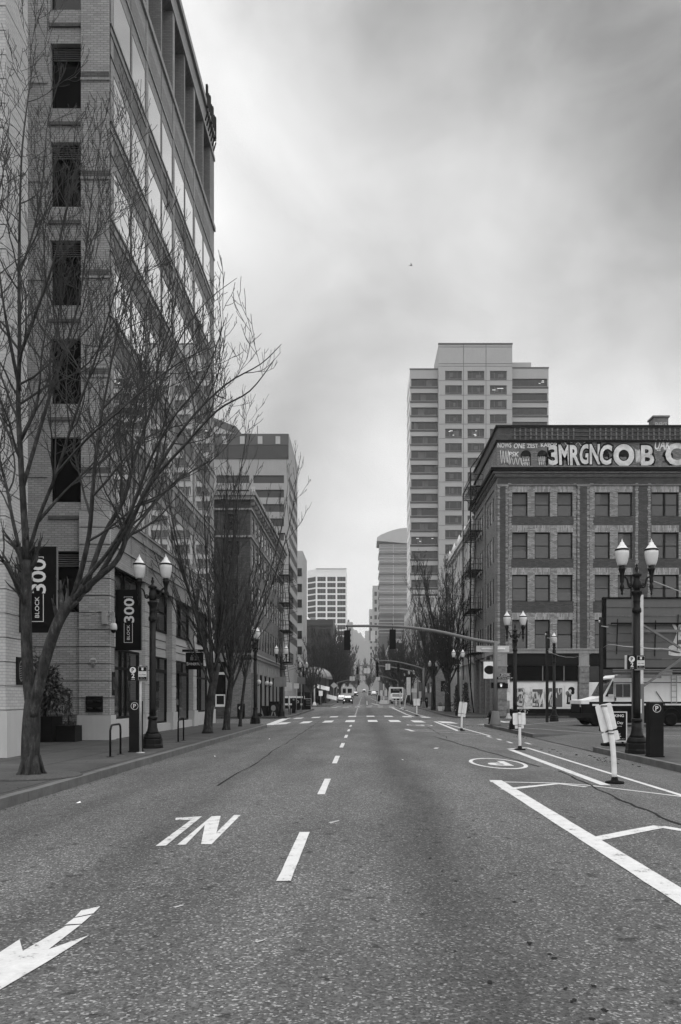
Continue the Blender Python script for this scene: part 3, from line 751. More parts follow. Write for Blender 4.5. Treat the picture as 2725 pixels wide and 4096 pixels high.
# ground floor: belt course, sign band, rusticated stone piers
w.box(bx-.12, 34, by-.16, by+.1, 5.42, 5.72, 7); w.box(bx-.2, 34, by-.24, by+.1, 5.72, 5.82, 7); w.box(bx-.12, bx, by+.1, 81.4, 5.42, 5.8, 7)
gp_ = [(11.3, 12.15), (18.2, 19.05), (25.2, 26.05), (31, 32)]
for a, c in gp_:
    for q in range(9):
        za = .15+.46*q; w.box(a+random.uniform(0, .03), c-random.uniform(0, .03), by-.16-random.uniform(0, .05), by+.3, za, za+.43, 8)
    w.box(a+.03, c-.03, by-.1, by+.3, .15, 4.4, 8); w.box(a-.04, c+.04, by-.2, by+.3, 4.3, 4.42, 7); w.box(a, c, by-.13, by+.3, 4.42, 5.42, 7)
for a, c in ((12.15, 18.2), (19.05, 25.2), (26.05, 31)):
    w.box(a, c, by+.02, by+.3, 4.4, 5.42, 6); w.box(a, c, by+.0, by+.5, .1, .32, 6)
    w.quad((a, by+.5, .1), (c, by+.5, .1), (c, by+.5, 4.4), (a, by+.5, 4.4), 6)
w.quad((bx+.3, by+.3, .1), (bx+.3, 81.4, .1), (bx+.3, 81.4, 5.5), (bx+.3, by+.3, 5.5), 6)
for yy in (70.6, 73.6, 77, 80.4): w.box(bx-.05, bx+.3, yy, yy+.8, .1, 5.42, 8)
w.build('wall', [M['brick_old'], M['brick_mottle'], M['brick_lintel'], M['brick_left'], M['brick_attic'], M['iron_flat'], M['charcoal'], M['stone_mid'], M['stone_rough']], b)
for x0, x1, st in cols:
    for a, c in zrw: window(b, (x0, by+.3, a), UX, ND, x1-x0, c-a, M['charcoal'], M['glass_old'], 'sash' if st == 's' else 'double', .09)
for y0_, y1_ in scol:
    for a, c in zrw: window(b, (bx+.055, y0_, a), UY, NL, y1_-y0_, c-a, M['charcoal'], M['glass_old'], 'sash', .08, .035)
random.seed(8)
for x0, x1, st in cols:
    for a, c in zrw:
        if random.random() < .55:
            g = MB(); wz_ = x1-x0; u = random.choice((.1, .1, .45)); hh = random.uniform(.25, .8)
            g.box(x0+wz_*u, x1-.1, by+.284, by+.287, c-.1-(c-a-.2)*hh, c-.1); g.build('blind', M['blind'], b)
for a in arcs:
    g = MB(); g.box(a-.44, a+.44, by+.2, by+.24, 21.1, 22.1, 0); g.build('arched_window', M['glass_mid'], b)
    g = MB(); pts = [(a+.44*math.cos(PI*k/10), 22.1+.44*math.sin(PI*k/10)) for k in range(11)]
    g.prism(pts, 'y', by-.012, by+.05, 0); g.bar((a-.44, by+.18, 21.62), (a+.44, by+.18, 21.62), .05, .06); g.build('arch_head', M['charcoal'], b)
g = MB(); g.box(12.2, 18.15, by+.2, by+.26, 3.1, 4.35, 0); g.build('transom_window', M['glass_dark'], b)
g = MB()
for x in (15.2, 17.0): g.box(x-.04, x+.04, by+.12, by+.2, 3.05, 4.38)
g.box(12.2, 18.15, by+.12, by+.2, 3.0, 3.1); g.build('transom_frame', M['grey'], b)
g = MB(); g.box(19.1, 25.15, by+.2, by+.26, 3.1, 4.35, 0); g.build('transom_window', M['glass_dark'], b)
g = MB(); g.text('206', (20.9, by+.19, 3.3), UX, Z3, .3); g.build('street_number', M['grey'], b)
g = MB()                                                       # papered shop windows
g.box(12.2, 18.15, by+.16, by+.24, .75, 3.0, 0); g.box(19.1, 21.5, by+.16, by+.24, .5, 3.0, 0); g.box(20.0, 20.25, by+.1, by+.16, .5, 3.0, 1)
for y in (68.1, 69.4): g.box(bx+.1, bx+.2, y, y+1.1, .6, 3.2, 0)
for x in (12.3, 13.55, 14.2, 15.35, 16.0, 17.2): g.box(x, x+.06, by+.13, by+.16, .8, 2.6, 0)
for x, ww, hh in ((12.75, .8, 1.55), (14.35, .85, 1.5), (15.55, 1.3, 1.6)): g.box(x, x+ww, by+.135, by+.155, .9, .9+hh, 1)
g.build('boarded_window', [M['board_paper'], M['panel_dark']], b)
random.seed(21)
g = MB()
def scrawl(mb, x0, x1, z0, z1, y, n, r, mi=0):
    for q in range(n):
        cx_, cz_ = random.uniform(x0, x1), random.uniform(z0, z1); a0 = random.uniform(0, 6); rr = random.uniform(.15, .45)
        pts = [(cx_+rr*.6*math.cos(a0+t*.45)*(1-.05*t), y, min(z1, max(z0, cz_+rr*1.2*math.sin(a0+t*.45)))) for t in range(10)]
        for p, q2 in zip(pts, pts[1:]): mb.bar(p, q2, r, .012, mi)
scrawl(g, 12.6, 17.0, .9, 2.5, by+.125, 20, .07); g.text('GZW', (14.4, by+.13, 1.6), UX, Z3, 1.2, 3.2, 0, .02); scrawl(g, 12.5, 14, .35, .7, by+.1, 6, .03)
g.build('graffiti', M['graffiti'], b)
g = MB()                                                       # poster of a bending figure in boots
g.box(17.05, 18.1, by+.10, by+.14, .95, 2.75, 0)
g.build('poster', M['board_paper'], b)
pb = b.children[-1]
g = MB(); yy = by+.092
def blob(mb, cx_, cz_, rx, rz, mi): mb.disc((cx_, yy, cz_), UX, Z3, rx, rz, mi, 14)
blob(g, 17.62, 2.38, .27, .22, 0); blob(g, 17.72, 2.15, .16, .2, 0)
yy -= .004; blob(g, 17.52, 2.25, .11, .14, 1); blob(g, 17.28, 2.05, .16, .2, 2); blob(g, 17.45, 1.9, .2, .16, 2)
yy -= .004
g.obox((17.22, yy, 1.3), (.14, 0, 0), (.03, 0, .6), (0, .003, 0), 0); g.obox((17.46, yy, 1.3), (.14, 0, 0), (-.02, 0, .6), (0, .003, 0), 0)
blob(g, 17.38, 1.22, .2, .1, 0); blob(g, 17.64, 1.24, .2, .09, 0)
g.build('poster_print', [M['charcoal'], M['grey_light'], M['grey']], pb)
# attic graffiti
yg = by-.02
g = MB()
xx = 15.62
for q, (ch, wd) in enumerate((('3', .95), ('M', 1.0), ('R', .88), ('G', .9), ('N', .9), ('C', 1.05))):
    dz = random.uniform(-.05, .05); yq = yg-.014*q; up_ = Z3+UX*random.uniform(-.08, .08)
    g.text(ch, (xx+wd/2, yq, 22.15+dz), UX, up_, 2.05, wd*1.2, 1, .1); g.text(ch, (xx+wd/2, yq-.006, 22.15+dz), UX, up_, 1.7, wd*.96, 0, .035)
    xx += wd*.93
g.disc((22.0, yg, 22.1), UX, Z3, .95, 1.02, 1, 28, .4); g.disc((22.0, yg-.005, 22.1), UX, Z3, .88, .95, 0, 28, .5)
g.text('B', (24.0, yg, 22.1), UX, Z3, 2.0, 1.35, 1, .07); g.text('B', (24.0, yg-.006, 22.1), UX, Z3, 1.7, 1.1, 0, .03)
g.text('C', (26.3, yg, 22.2), UX, Z3, 1.9, 1.6, 0, .05)
g.build('graffiti', [M['graffiti'], M['black']], b)
for st, x, z, h, ww in (('NOWS', 11.95, 22.95, .34, 1.1), ('ONE', 13.2, 22.9, .36, .9), ('ZEST', 14.3, 22.9, .3, .9), ('KAPOP22', 15.9, 22.98, .3, 1.7), ('PSK', 12.75, 22.2, .34, .8), ('22', 24.95, 22.6, .2, .3), ('UAK', 25.3, 23.0, .7, 1.3)):
    g = MB(); g.text(st, (x, yg-.002, z), UX, Z3+UX*random.uniform(-.15, .2), h*1.2, ww*1.05, 0, .02); g.build('graffiti_tag', M['graffiti_thin'], b)
def stroke(pts, r):
    g = MB(); g.tube(smooth_path([V(p) for p in pts], 4), r, 4); g.build('graffiti_tag', M['graffiti_thin'], b)
for x0, x1, z0, z1 in ((11.6, 12.4, 21.4, 22.5), (13.4, 14.1, 21.25, 21.9), (13.45, 14.05, 21.9, 22.45), (14.85, 15.4, 21.3, 22.3), (17, 19, 22.9, 23.2), (23.0, 23.4, 21.4, 22.6), (12.2, 13.4, 21.3, 21.9), (14.2, 15.6, 22.5, 22.8)):
    n = 7; stroke([(x0+(x1-x0)*k/n, yg+.0 if not 13.3 < x0 < 15 else by+.17, z0 if k % 2 else z1) for k in range(n+1)], .028)
g = MB(); g.disc((13.75, by+.18, 21.38), UX, Z3, .25, .16, 0, 14, .8); g.build('graffiti_tag', M['graffiti_thin'], b)
ch = MB(); ch.box(25.6, 26.9, by+3, by+4.2, 24.5, 26.4); ch.box(25.5, 27.0, by+2.9, by+4.3, 26.35, 26.5); ch.build('chimney', M['brick_left'], b)
cg = MB(); cg.text('ENERGE', (26.25, by+2.97, 25.7), UX, Z3, .4, 1.0, 0, .01); cg.build('chimney_graffiti', M['graffiti'], b.children[-1])
ch = MB(); ch.prism([(23.3, 24.5), (23.6, 25.1), (23.6, 25.35), (24.6, 25.35), (24.6, 24.5)], 'y', by+4, by+5.2); ch.build('roof_vent', M['stone_mid'], b)
rr = MB()
for k in range(6): rr.bar((18.2+.36*k, by+8, 24.5), (18.2+.36*k, by+8, 24.95), .04)
rr.bar((18.2, by+8, 24.95), (20.2, by+8, 24.95), .05); rr.build('roof_rail', M['galv'], b)
# fire escape on the street side
fe = thing('fire_escape', 'black iron fire escape with railed balconies and ladders on the graffiti brick building', 'fire escape', (10.8, 78, 0))
lv = [21.7, 17.5, 13.8, 10.1, 5.95]
def balcony(z, xa, xb, ya, yb):
    m = MB()
    for k in range(12): m.box(xa+(xb-xa)*k/12, xa+(xb-xa)*(k+.45)/12, ya, yb, z-.05, z, 0)
    m.bar((xa, ya, z-.14), (xb, ya, z-.14), .08); m.bar((xa, yb, z-.14), (xb, yb, z-.14), .08)
    for hz_ in (.5, 1.0):
        m.bar((xa, ya, z+hz_), (xa, yb, z+hz_), .035); m.bar((xa, ya, z+hz_), (xb, ya, z+hz_), .035); m.bar((xa, yb, z+hz_), (xb, yb, z+hz_), .035)
    for k in range(14): yy_ = ya+(yb-ya)*k/13; m.bar((xa, yy_, z), (xa, yy_, z+1.0), .022)
    for k in range(4): xx_ = xa+(xb-xa)*k/3; m.bar((xx_, ya, z), (xx_, ya, z+1.0), .022)
    for yy_ in (ya+.3, yb-.3): m.tube([(xb, yy_, z-1.0), (xa+.5, yy_, z-.5), (xa+.1, yy_, z-.05)], .025, 4)
    return m
for z in lv: balcony(z, 10.2, 11.3, 75.6, 81.0).build('balcony', M['iron_flat'], fe)
for z1, z0 in zip(lv, lv[1:]):
    m = MB()
    for xo in (10.45, 10.85): m.bar((xo, 76.3, z1), (xo, 79.6, z0), .05)
    for k in range(12): t = k/12; m.bar((10.45, 76.3+3.3*t, z1+(z0-z1)*t), (10.85, 76.3+3.3*t, z1+(z0-z1)*t), .03)
    m.build('stair', M['iron_flat'], fe)
pm = MB(); pm.tube([(10.12, 75.4, 3.2), (10.12, 75.4, 23.2), (11.4, 75.4, 25.0), (11.4, 75.4, 24.3)], .06, 6); pm.build('drainpipe', M['iron_flat'], fe)
pm = MB(); pm.tube([(10.15, 81.2, 3.5), (10.15, 81.2, 22.3), (10.9, 80.5, 23.6)], .06, 6); pm.tube([(11.2, 81.2, .2), (10.9, 81.2, 3.0), (10.6, 80.8, 5.9)], .07, 6); pm.build('drainpipe', M['iron_flat'], fe)

# ------------------------------------------------------------------ 3. brick building with the record shop, left past the cross street
x3, ya, yb = -9.1, 65.2, 92.3
b = thing('record_shop_building', 'dark brick four storey building with arched cornice and record shop, beyond the second tree', 'building', (x3, ya, 0))
w = MB(); zrw3 = [(5.9, 8.0), (9.3, 11.3), (12.5, 14.4), (15.3, 16.6)]
cy = [(66.2+2.15*k, 67.3+2.15*k) for k in range(12)]
us3 = sorted({ya, yb} | {q for c in cy for q in c}); zs3 = sorted({4.6, 18.25} | {q for a in zrw3 for q in a})
facade(w, (x3, 0, 0), UY, UX, us3, zs3, {(us3.index(c[0]), zs3.index(a)) for c in cy for a, _ in zrw3}, .06, lambda i, j: 0)
cxs = [(-18.2+2.3*k, -17.0+2.3*k) for k in range(4)]
us4 = sorted({-22., x3} | {q for c in cxs for q in c})
facade(w, (0, ya, 0), UX, ND, us4, zs3, {(us4.index(c[0]), zs3.index(a)) for c in cxs for a, _ in zrw3}, .25, lambda i, j: 1)
shell(w, -22, x3, ya+.3, yb, .1, 18.2, 1, 'fr')
for z0, z1, pr in ((17.7, 18.0, .35), (18.0, 18.3, .5), (16.9, 17.05, .12), (14.7, 14.85, .1), (4.9, 5.15, .3), (4.6, 4.9, .15), (5.15, 5.3, .4)):
    w.box(x3, x3+pr, ya-pr, yb, z0, z1, 2); w.box(-22, x3, ya-pr, ya, z0, z1, 2)
for k in range(9): yy_ = 66.0+3.2*k; w.box(x3, x3+.22, yy_-.22, yy_+.22, .1, 4.6, 3 if k else 0)
for k in range(18): yy_ = ya+.2+1.52*k; w.box(x3, x3+.3, yy_, yy_+.2, 17.35, 17.7, 2)
w.box(x3-.3, x3-.1, ya, yb, .1, 4.6, 4); w.box(-22, x3, ya+.15, ya+.3, .1, 4.6, 4); w.box(-11.1, x3+.05, ya-.1, ya+.6, .1, 4.6, 0); w.box(-18, -11, ya-.05, ya+.15, .1, .95, 1)
w.box(x3-.05, x3+.12, ya, yb, 3.7, 4.6, 3)
w.build('wall', [M['brick_left'], M['brick_old'], M['stone_mid'], M['stone_mid'], M['black']], b)
for a, c in cy:
    for z0, z1 in zrw3: window(b, (x3-.055, a, z0), UY, UX, c-a, z1-z0, M['charcoal'], M['glass_mid'], 'sash', .07, .035)
for a, c in cxs:
    for z0, z1 in zrw3: window(b, (a, ya+.24, z0), UX, ND, c-a, z1-z0, M['charcoal'], M['glass_mid'], 'sash', .07)
for k in range(8):
    yy_ = 66.3+3.2*k; window(b, (x3-.02, yy_, .8), UY, UX, 2.7, 2.85, M['iron_flat'], M['glass_dark'], 'shop', .08, name='shop_window')
window(b, (-16.2, ya+.1, .95), UX, ND, 4.9, 2.6, M['iron_flat'], M['glass_dark'], 'thirds', .08, name='shop_window')
g = MB(); g.text('Records', (-14.0, ya+.0, 2.55), UX, Z3+UX*.2, .42, 1.35, 0, .012); g.text('Used', (-13.6, ya+.0, 2.1), UX, Z3, .2, .5); g.build('neon_lettering', M['letter'], b)
g = MB(); g.box(-11.95, -11.15, ya-.01, ya+.03, .95, 1.95, 0); g.box(-11.85, -11.25, ya-.02, ya-.01, 1.15, 1.85, 1); g.build('window_poster', [M['board_paper'], M['charcoal']], b)
g = MB(); g.box(-13.6, -12.7, ya-.01, ya+.03, .95, 2.1, 0); g.build('window_panel', M['pole_grey'], b)
g = MB(); g.box(-15.2, -12.2, ya-.12, ya-.02, 3.55, 3.75, 0); g.box(-11.9, -11.1, ya-.12, ya-.02, 3.55, 3.75, 0); g.build('awning_rail', M['grey_light'], b)
g = MB(); g.box(-10.1, -9.0, ya-.3, ya-.2, 4.75, 5.55, 0); g.build('hanging_board', M['black'], b)
g2 = MB(); g2.text('pub & grub', (-9.55, ya-.305, 5.15), UX, Z3, .5, .95, 0, .02); g2.build('board_lettering', M['grey'], b.children[-1])
for yy_, zz_ in ((67.0, 3.0), (72.6, 3.0), (75.6, 3.0)):
    g = MB(); g.lathe([(.02, -.19), (.13, -.15), (.19, 0), (.15, .13), (.02, .19)], (x3+.45, yy_, zz_), 12); g.build('globe_light', M['lamp_glass'], b)
    g = MB(); g.bar((x3+.1, yy_, zz_-.35), (x3+.45, yy_, zz_-.3), .04); g.bar((x3+.45, yy_, zz_-.32), (x3+.45, yy_, zz_-.17), .06); g.build('lamp_bracket', M['iron'], b)
fe = thing('fire_escape', 'black iron fire escape with landings on the dark record shop building', 'fire escape', (-8.5, 89, 0))
for z in (5.6, 9.0, 12.0, 15.0): balcony(z, -7.9, -9.05, 86.5, 91.5).build('balcony', M['iron_flat'], fe)
for z1, z0 in ((15., 12.), (12., 9.), (9., 5.6), (5.6, 3.0)):
    m = MB()
    for xo in (-8.6, -8.2): m.bar((xo, 87, z1), (xo, 90.6, z0), .05)
    for k in range(10): t = k/10; m.bar((-8.6, 87+3.6*t, z1+(z0-z1)*t), (-8.2, 87+3.6*t, z1+(z0-z1)*t), .03)
    m.build('stair', M['iron_flat'], fe)
m = MB(); m.tube([(-7.9, 86.4, 5.6), (-7.9, 86.4, 17.3), (-8.4, 86.4, 19.4), (-9.2, 86.4, 19.2)], .06, 6); m.build('ladder_rail', M['iron_flat'], fe)

# ------------------------------------------------------------------ 4. other buildings
def tower(name, label, x0, x1, y0, y1, zt, side, front_rows, side_rows, mw, gw, fw_cols, sd_cols, zbase=-1, fstyle='plain', fd=.25, fm=None):
    """Office block: a front facade (towards the viewer) and one street facade, each with rows x cols of windows."""
    b = thing(name, label, 'building', ((x0+x1)/2, y0, 0))
    w = MB(); xs_ = x1 if side == 'r' else x0; N = UX if side == 'r' else NL
    zf = sorted({zbase, zt} | {q for r in front_rows for q in r}); uf = sorted({x0, x1} | {q for c in fw_cols for q in c})
    facade(w, (0, y0, 0), UX, ND, uf, zf, {(uf.index(c[0]), zf.index(r[0])) for c in fw_cols for r in front_rows}, fd, lambda i, j: 0)
    zs_ = sorted({zbase, zt} | {q for r in side_rows for q in r}); u2 = sorted({y0, y1} | {q for c in sd_cols for q in c})
    facade(w, (xs_, 0, 0), UY, N, u2, zs_, {(u2.index(c[0]), zs_.index(r[0])) for c in sd_cols for r in side_rows}, .06, lambda i, j: 0)
    shell(w, x0, x1, y0+fd+.02, y1, zbase, zt-.02, 0, 'f' + side)
    w.build('wall', mw, b)
    for c in fw_cols:
        for r in front_rows: window(b, (c[0], y0+fd-.05, r[0]), UX, ND, c[1]-c[0], r[1]-r[0], fm or mw, gw, fstyle, .08, .06)
    for c in sd_cols:
        for r in side_rows: window(b, (xs_ - N.x*.055, c[0], r[0]), UY, N, c[1]-c[0], r[1]-r[0], fm or mw, gw, 'strip' if fm else 'plain', .08, .035)
    return b
# striped office block behind the record shop
M['concrete_block'] = mat('concrete_block', .26, .8, var=.12, scale=.5, streak=.4)
st_rows = [(Z_(1112+33.1*i, 122), Z_(1094+33.1*i, 122)) for i in range(12)]
cx5 = [(-26.5, -22.6), (-22.2, -17.2), (-16.6, -11.95)]
b = tower('striped_office_block', 'mid rise office block striped in pale panels and dark window bands left of the street', -28, -11.2, 122, 138, Z_(999, 122), 'r', st_rows, st_rows, M['concrete_block'], M['cladding_dark'], cx5,
          [(122.5, 137.5)], fm=M['cladding_dark'])
w = MB(); zt = Z_(999, 122)
w.box(-28.05, -11.25, 121.9, 122.1, zt-3.8, zt-1.7, 1); w.box(-28.05, -11.25, 121.85, 121.95, zt-1.7, zt, 0)
for x in (-24, -21.3, -18.6, -15.9, -13.2): w.box(x, x+.7, 121.8, 121.86, zt-1.55, zt-.4, 2)
w.box(-16.9, -16.3, 121.9, 122.05, 1, zt-8, 2)
w.build('parapet_band', [M['panel_dark'], M['cladding_dark'], M['concrete_mid']], b)
m = MB(); m.bar((-16.5, 126, zt), (-16.5, 126, zt+2.6), .12); m.build('antenna', M['pole_grey'], b)
b = thing('gabled_tower', 'darker tower with a sloping top peeking above the striped office block', 'building', (-26, 150, 0))
w = MB(); X0, X1, X2, ZA, ZB = X_(470, 150), X_(545, 150), X_(561, 150), Z_(953, 150), Z_(983, 150)
w.prism([(X0, -1), (X2, -1), (X2, Z_(1005, 150)), (X1, ZB), (X0, ZA)], 'y', 150, 168); w.build('wall', M['concrete_mid'], b)
w = MB()
for q in range(9): w.box(X0+.2, X1-.3, 149.93, 150.0, ZA-9-3.9*q, ZA-7.2-3.9*q)
w.build('window_band', M['glass_tower'], b)
r = MB(); r.prism([(X0, ZA), (X1, ZB), (X2, Z_(1005, 150)), (X2, Z_(1005, 150)-.7), (X1, ZB-1.3), (X0, ZA-1.3)], 'y', 149.8, 168.2); r.build('roof', M['panel_dark'], b)
# narrow grey tower
b = thing('grey_slab_tower', 'narrow grey tower with louvred bays between the striped block and the white tower', 'building', (-14, 190, 0))
w = MB(); Y = 190; zt = Z_(1268, Y)
w.box(X_(640, Y), X_(697, Y), Y, Y+14, -1, zt, 0); w.prism([(X_(697, Y), Y), (X_(706.5, Y+18), Y+18), (X_(690, Y+18), Y+18)], 'z', -1, zt-.4, 1); w.build('wall', [M['concrete_mid'], M['concrete_tower']], b)
for q in range(9):
    w = MB(); za = zt-6-3.7*q; w.box(X_(672, Y), X_(695, Y), Y-.1, Y, za, za+1.9); w.build('window', M['glass_tower'], b)
# white tower
Y = 480; zt = Z_(1310, Y)
b = thing('white_tower', 'tall white office tower with rows of short dark windows at the street end', 'building', (-22, Y, 0))
w = MB(); xa, xb, xc = X_(706, Y), X_(727.5, Y), X_(797, Y)
wr = [(Z_(1338+13.86*i, Y), Z_(1327.5+13.86*i, Y)) for i in range(16)]
wc = [(X_(730.5+22.9*i, Y), X_(750+22.9*i, Y)) for i in range(3)]
zf = sorted({-1, zt} | {q for r_ in wr for q in r_}); uf = sorted({xb, xc} | {q for c_ in wc for q in c_})
facade(w, (0, Y, 0), UX, ND, uf, zf, {(uf.index(c_[0]), zf.index(r_[0])) for c_ in wc for r_ in wr}, .4, lambda i, j: 0)
w.quad((xa, Y+6, -1), (xb, Y, -1), (xb, Y, zt), (xa, Y+6, zt)); w.quad((xc, Y, -1), (xc, Y+22, -1), (xc, Y+22, zt), (xc, Y, zt)); w.quad((xa, Y+6, zt), (xb, Y, zt), (xc, Y, zt), (xc, Y+22, zt))
for i in range(1): w.box(xb, xc+.2, Y-.15, Y, zt-1.4, zt-1.1)
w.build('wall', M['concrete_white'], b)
m = MB(); m.box(xb-.1, xc+.3, Y-.3, Y+.3, zt, zt+.5); m.build('coping', M['concrete_mid'], b)
for c_ in wc:
    for r_ in wr: window(b, (c_[0], Y+.35, r_[0]), UX, ND, c_[1]-c_[0], r_[1]-r_[0], M['concrete_mid'], M['glass_tower'], 'thirds', .1, .1)
for r_ in wr[:12]:
    f = MB(); p, q = V((xa+.3, Y+5.55, r_[0])), V((xb-.3, Y+.15, r_[0])); f.obox(p, q-p, (0, 0, r_[1]-r_[0]), (.1, -.1, 0)); f.build('corner_window', M['glass_tower'], b)
Y = 560
b = tower('pale_annex', 'pale annex block standing just behind the white tower', X_(797, Y)+.5, X_(812, Y), Y, Y+20, Z_(1432, Y), 'r', [(Z_(1452+13*i, Y), Z_(1446+13*i, Y)) for i in range(8)], [], M['concrete_mid'], M['glass_tower'],
          [(X_(799, Y)+.8, X_(809, Y))], [])
r = MB(); r.box(X_(800, Y), X_(804, Y), Y+2, Y+9, Z_(1432, Y), Z_(1426, Y)); r.build('penthouse', M['panel_dark'], b)
# dark glass block
Y = 245; x0, x1 = X_(686, Y), X_(767, Y); zt = Z_(1428, Y)
b = thing('dark_glass_block', 'low dark bronze glass office block in front of the white tower', 'building', (x0+5, Y, 0))
w = MB(); w.box(x0, x1, Y, Y+28, -1, zt, 0)
for x in (x0, x0+(x1-x0)*.5, x1-.8): w.box(x, x+.8, Y-.3, Y, -1, zt, 0)
w.box(x0-.1, x1+.1, Y-.4, Y+28, zt-1.6, zt+.2, 0)
w.build('wall', M['cladding_dark'], b)
for h_ in range(2):
    xa = x0+.9 + h_*(x1-x0)*.5
    for f_ in range(5):
        za = zt-2.0-5.2*(f_+1)+2.0; g = MB(); g.box(xa, xa+(x1-x0)*.5-1.1, Y-.12, Y-.02, za, za+2.7); g.build('window_band', M['glass_mid'], b)
m = MB()
for q in range(11): m.bar((x0+.9+(x1-x0-1.2)*q/10, Y-.16, 2), (x0+.9+(x1-x0-1.2)*q/10, Y-.16, zt-1.6), .1)
m.build('mullion', M['cladding_dark'], b)
m = MB(); m.lathe([(1.1, 0), (1.1, .8), (.7, 1.3), (.05, 1.5)], (x0+2.2, Y+4, zt), 12); m.build('roof_tank', M['white_paint'], b)
m = MB(); m.box(x0+3.5, x0+5, Y+4, Y+6, zt, zt+1.4); m.build('roof_vent', M['stone_mid'], b)
# dome pavilion
Y = 146
b = thing('dome_pavilion', 'low dark pavilion with a glazed dome roof and slanted awnings on the left corner', 'building', (-8.6, Y, .5))
w = MB(); w.box(-14, -6.6, Y, Y+9, 0, 5.3); w.build('wall', M['cladding_dark'], b)
d = MB(); d.lathe([(3.2*math.cos(a*PI/16), 2.1*math.sin(a*PI/16)) for a in range(8)] + [(.02, 2.1)], (-8.9, Y+3.6, 5.3), 16); d.build('dome', M['stone_mid'], b)
r = MB()
for q in range(8):
    a = 2*PI*q/8; r.tube([(-8.9+3.24*math.cos(t*PI/12)*math.cos(a), Y+3.6+3.24*math.cos(t*PI/12)*math.sin(a), 5.32+2.13*math.sin(t*PI/12)) for t in range(7)], .06, 4)
r.lathe([(3.3, -.25), (3.3, .05)], (-8.9, Y+3.6, 5.3), 16); r.build('dome_rib', M['grey'], b)
for (xa, ya_, z_) in ((-8.2, Y-.1, 4.1), (-7.0, Y+3, 2.4)):
    a = MB(); a.obox((xa, ya_, z_), (2.2, -.2, -.5), (0, -1.2, -.7), (0, 0, .06)); a.build('awning', M['grey_light'], b)
g = MB()
for q in range(3): g.box(-12.5+2.0*q, -10.8+2.0*q, Y-.06, Y, .9, 2.7)
g.build('shop_window', M['glass_dark'], b)
# right: white ornate building with arcade
x7, ya, yb = 11.35, 81.7, 104
b = thing('ornate_building', 'pale ornate stone building with arcade at street level, behind the fire escape', 'building', (x7, ya, 0))
w = MB(); zr7 = [(6.4, 8.4), (9.7, 11.7), (13, 14.9), (16.1, 17.5)]
cy7 = [(82.6+2.3*q, 83.8+2.3*q) for q in range(9)]
u7 = sorted({ya, yb} | {q for c_ in cy7 for q in c_}); z7 = sorted({5.2, 19.2} | {q for c_ in zr7 for q in c_})
facade(w, (x7, 0, 0), UY, NL, u7, z7, {(u7.index(c_[0]), z7.index(r_[0])) for c_ in cy7 for r_ in zr7}, .06, lambda i, j: 0)
shell(w, x7, 30, ya, yb, 0, 19.2, 0, 'l')
for z0, z1, pr in ((18.5, 18.8, .4), (18.8, 19.2, .6), (15.3, 15.6, .25), (12.2, 12.45, .2), (8.9, 9.1, .2), (5.2, 5.7, .35)):
    w.box(x7-pr, x7, ya, yb, z0, z1, 0)
for q in range(10): yy_ = ya+.2+2.3*q; w.box(x7-.2, x7, yy_, yy_+.45, .1, 18.5, 0)
for q in range(9):
    yc = ya+1.55+2.3*q; pts = [(yc-.95, 5.2), (yc-.95, 3.3)] + [(yc-.85*math.cos(PI*t/8), 3.3+.95*math.sin(PI*t/8)) for t in range(9)] + [(yc+.95, 3.3), (yc+.95, 5.2)]
    w.prism(pts, 'x', x7-.1, x7+.35, 0)
w.quad((x7+.4, ya, 0), (x7+.4, yb, 0), (x7+.4, yb, 5.2), (x7+.4, ya, 5.2), 1)
for q in range(5): w.lathe([(.25, 0), (.4, .3), (.2, .8), (.02, 1.3)], (x7-.2, ya+1+5*q, 19.2), 8)
w.build('wall', [mat('stone_pale', .5, .85, var=.2, scale=2, streak=.5), M['black']], b)
for c_ in cy7:
    for r_ in zr7: window(b, (x7+.055, c_[0], r_[0]), UY, NL, c_[1]-c_[0], r_[1]-r_[0], M['grey'], M['glass_mid'], 'sash', .08, .035)
# concrete tower
Y = 218
b = thing('concrete_tower', 'tall grey concrete tower with stepped top and rows of square windows right of the street', 'building', (26, Y, 0))
xa, xb, xc, xd = X_(944, Y), X_(1008.5, Y), X_(1177, Y), X_(1263, Y)
ZL, ZC, ZR, ZP = Z_(851, Y), Z_(799, Y), Z_(848, Y), Z_(820, Y)
pitch = 33.07*Y/F; n = 18
w = MB()
lrow = [(Z_(889+33.07*q, Y), Z_(871.5+33.07*q, Y)) for q in range(n)]
facade(w, (0, Y, 0), UX, ND, [xa, xa+.35, xb-.05, xb], sorted({-1, ZL} | {q for r_ in lrow for q in r_}), {(1, 2*(n-q)-1) for q in range(n)}, .5, lambda i, j: 0)
rrow = [r_ for r_ in lrow if r_[0] > 0]
facade(w, (0, Y, 0), UX, ND, [xc, xc+.05, xd-.35, xd], sorted({-1, ZR} | {q for r_ in rrow for q in r_}), {(1, 2*(len(rrow)-q)-1) for q in range(8)}, .5, lambda i, j: 0)
ccol = [(X_(1023.5+51.2*q, Y), X_(1062+51.2*q, Y)) for q in range(3)]
crow = [(Z_(880+33.07*q, Y), Z_(859+33.07*q, Y)) for q in range(n)]
uc = sorted({xb, xc} | {q for c_ in ccol for q in c_}); zc_ = sorted({-1, ZC} | {q for r_ in crow for q in r_})
YC = Y-1.6
facade(w, (0, YC, 0), UX, ND, uc, zc_, {(uc.index(c_[0]), zc_.index(r_[0])) for c_ in ccol for r_ in crow}, .45, lambda i, j: 0)
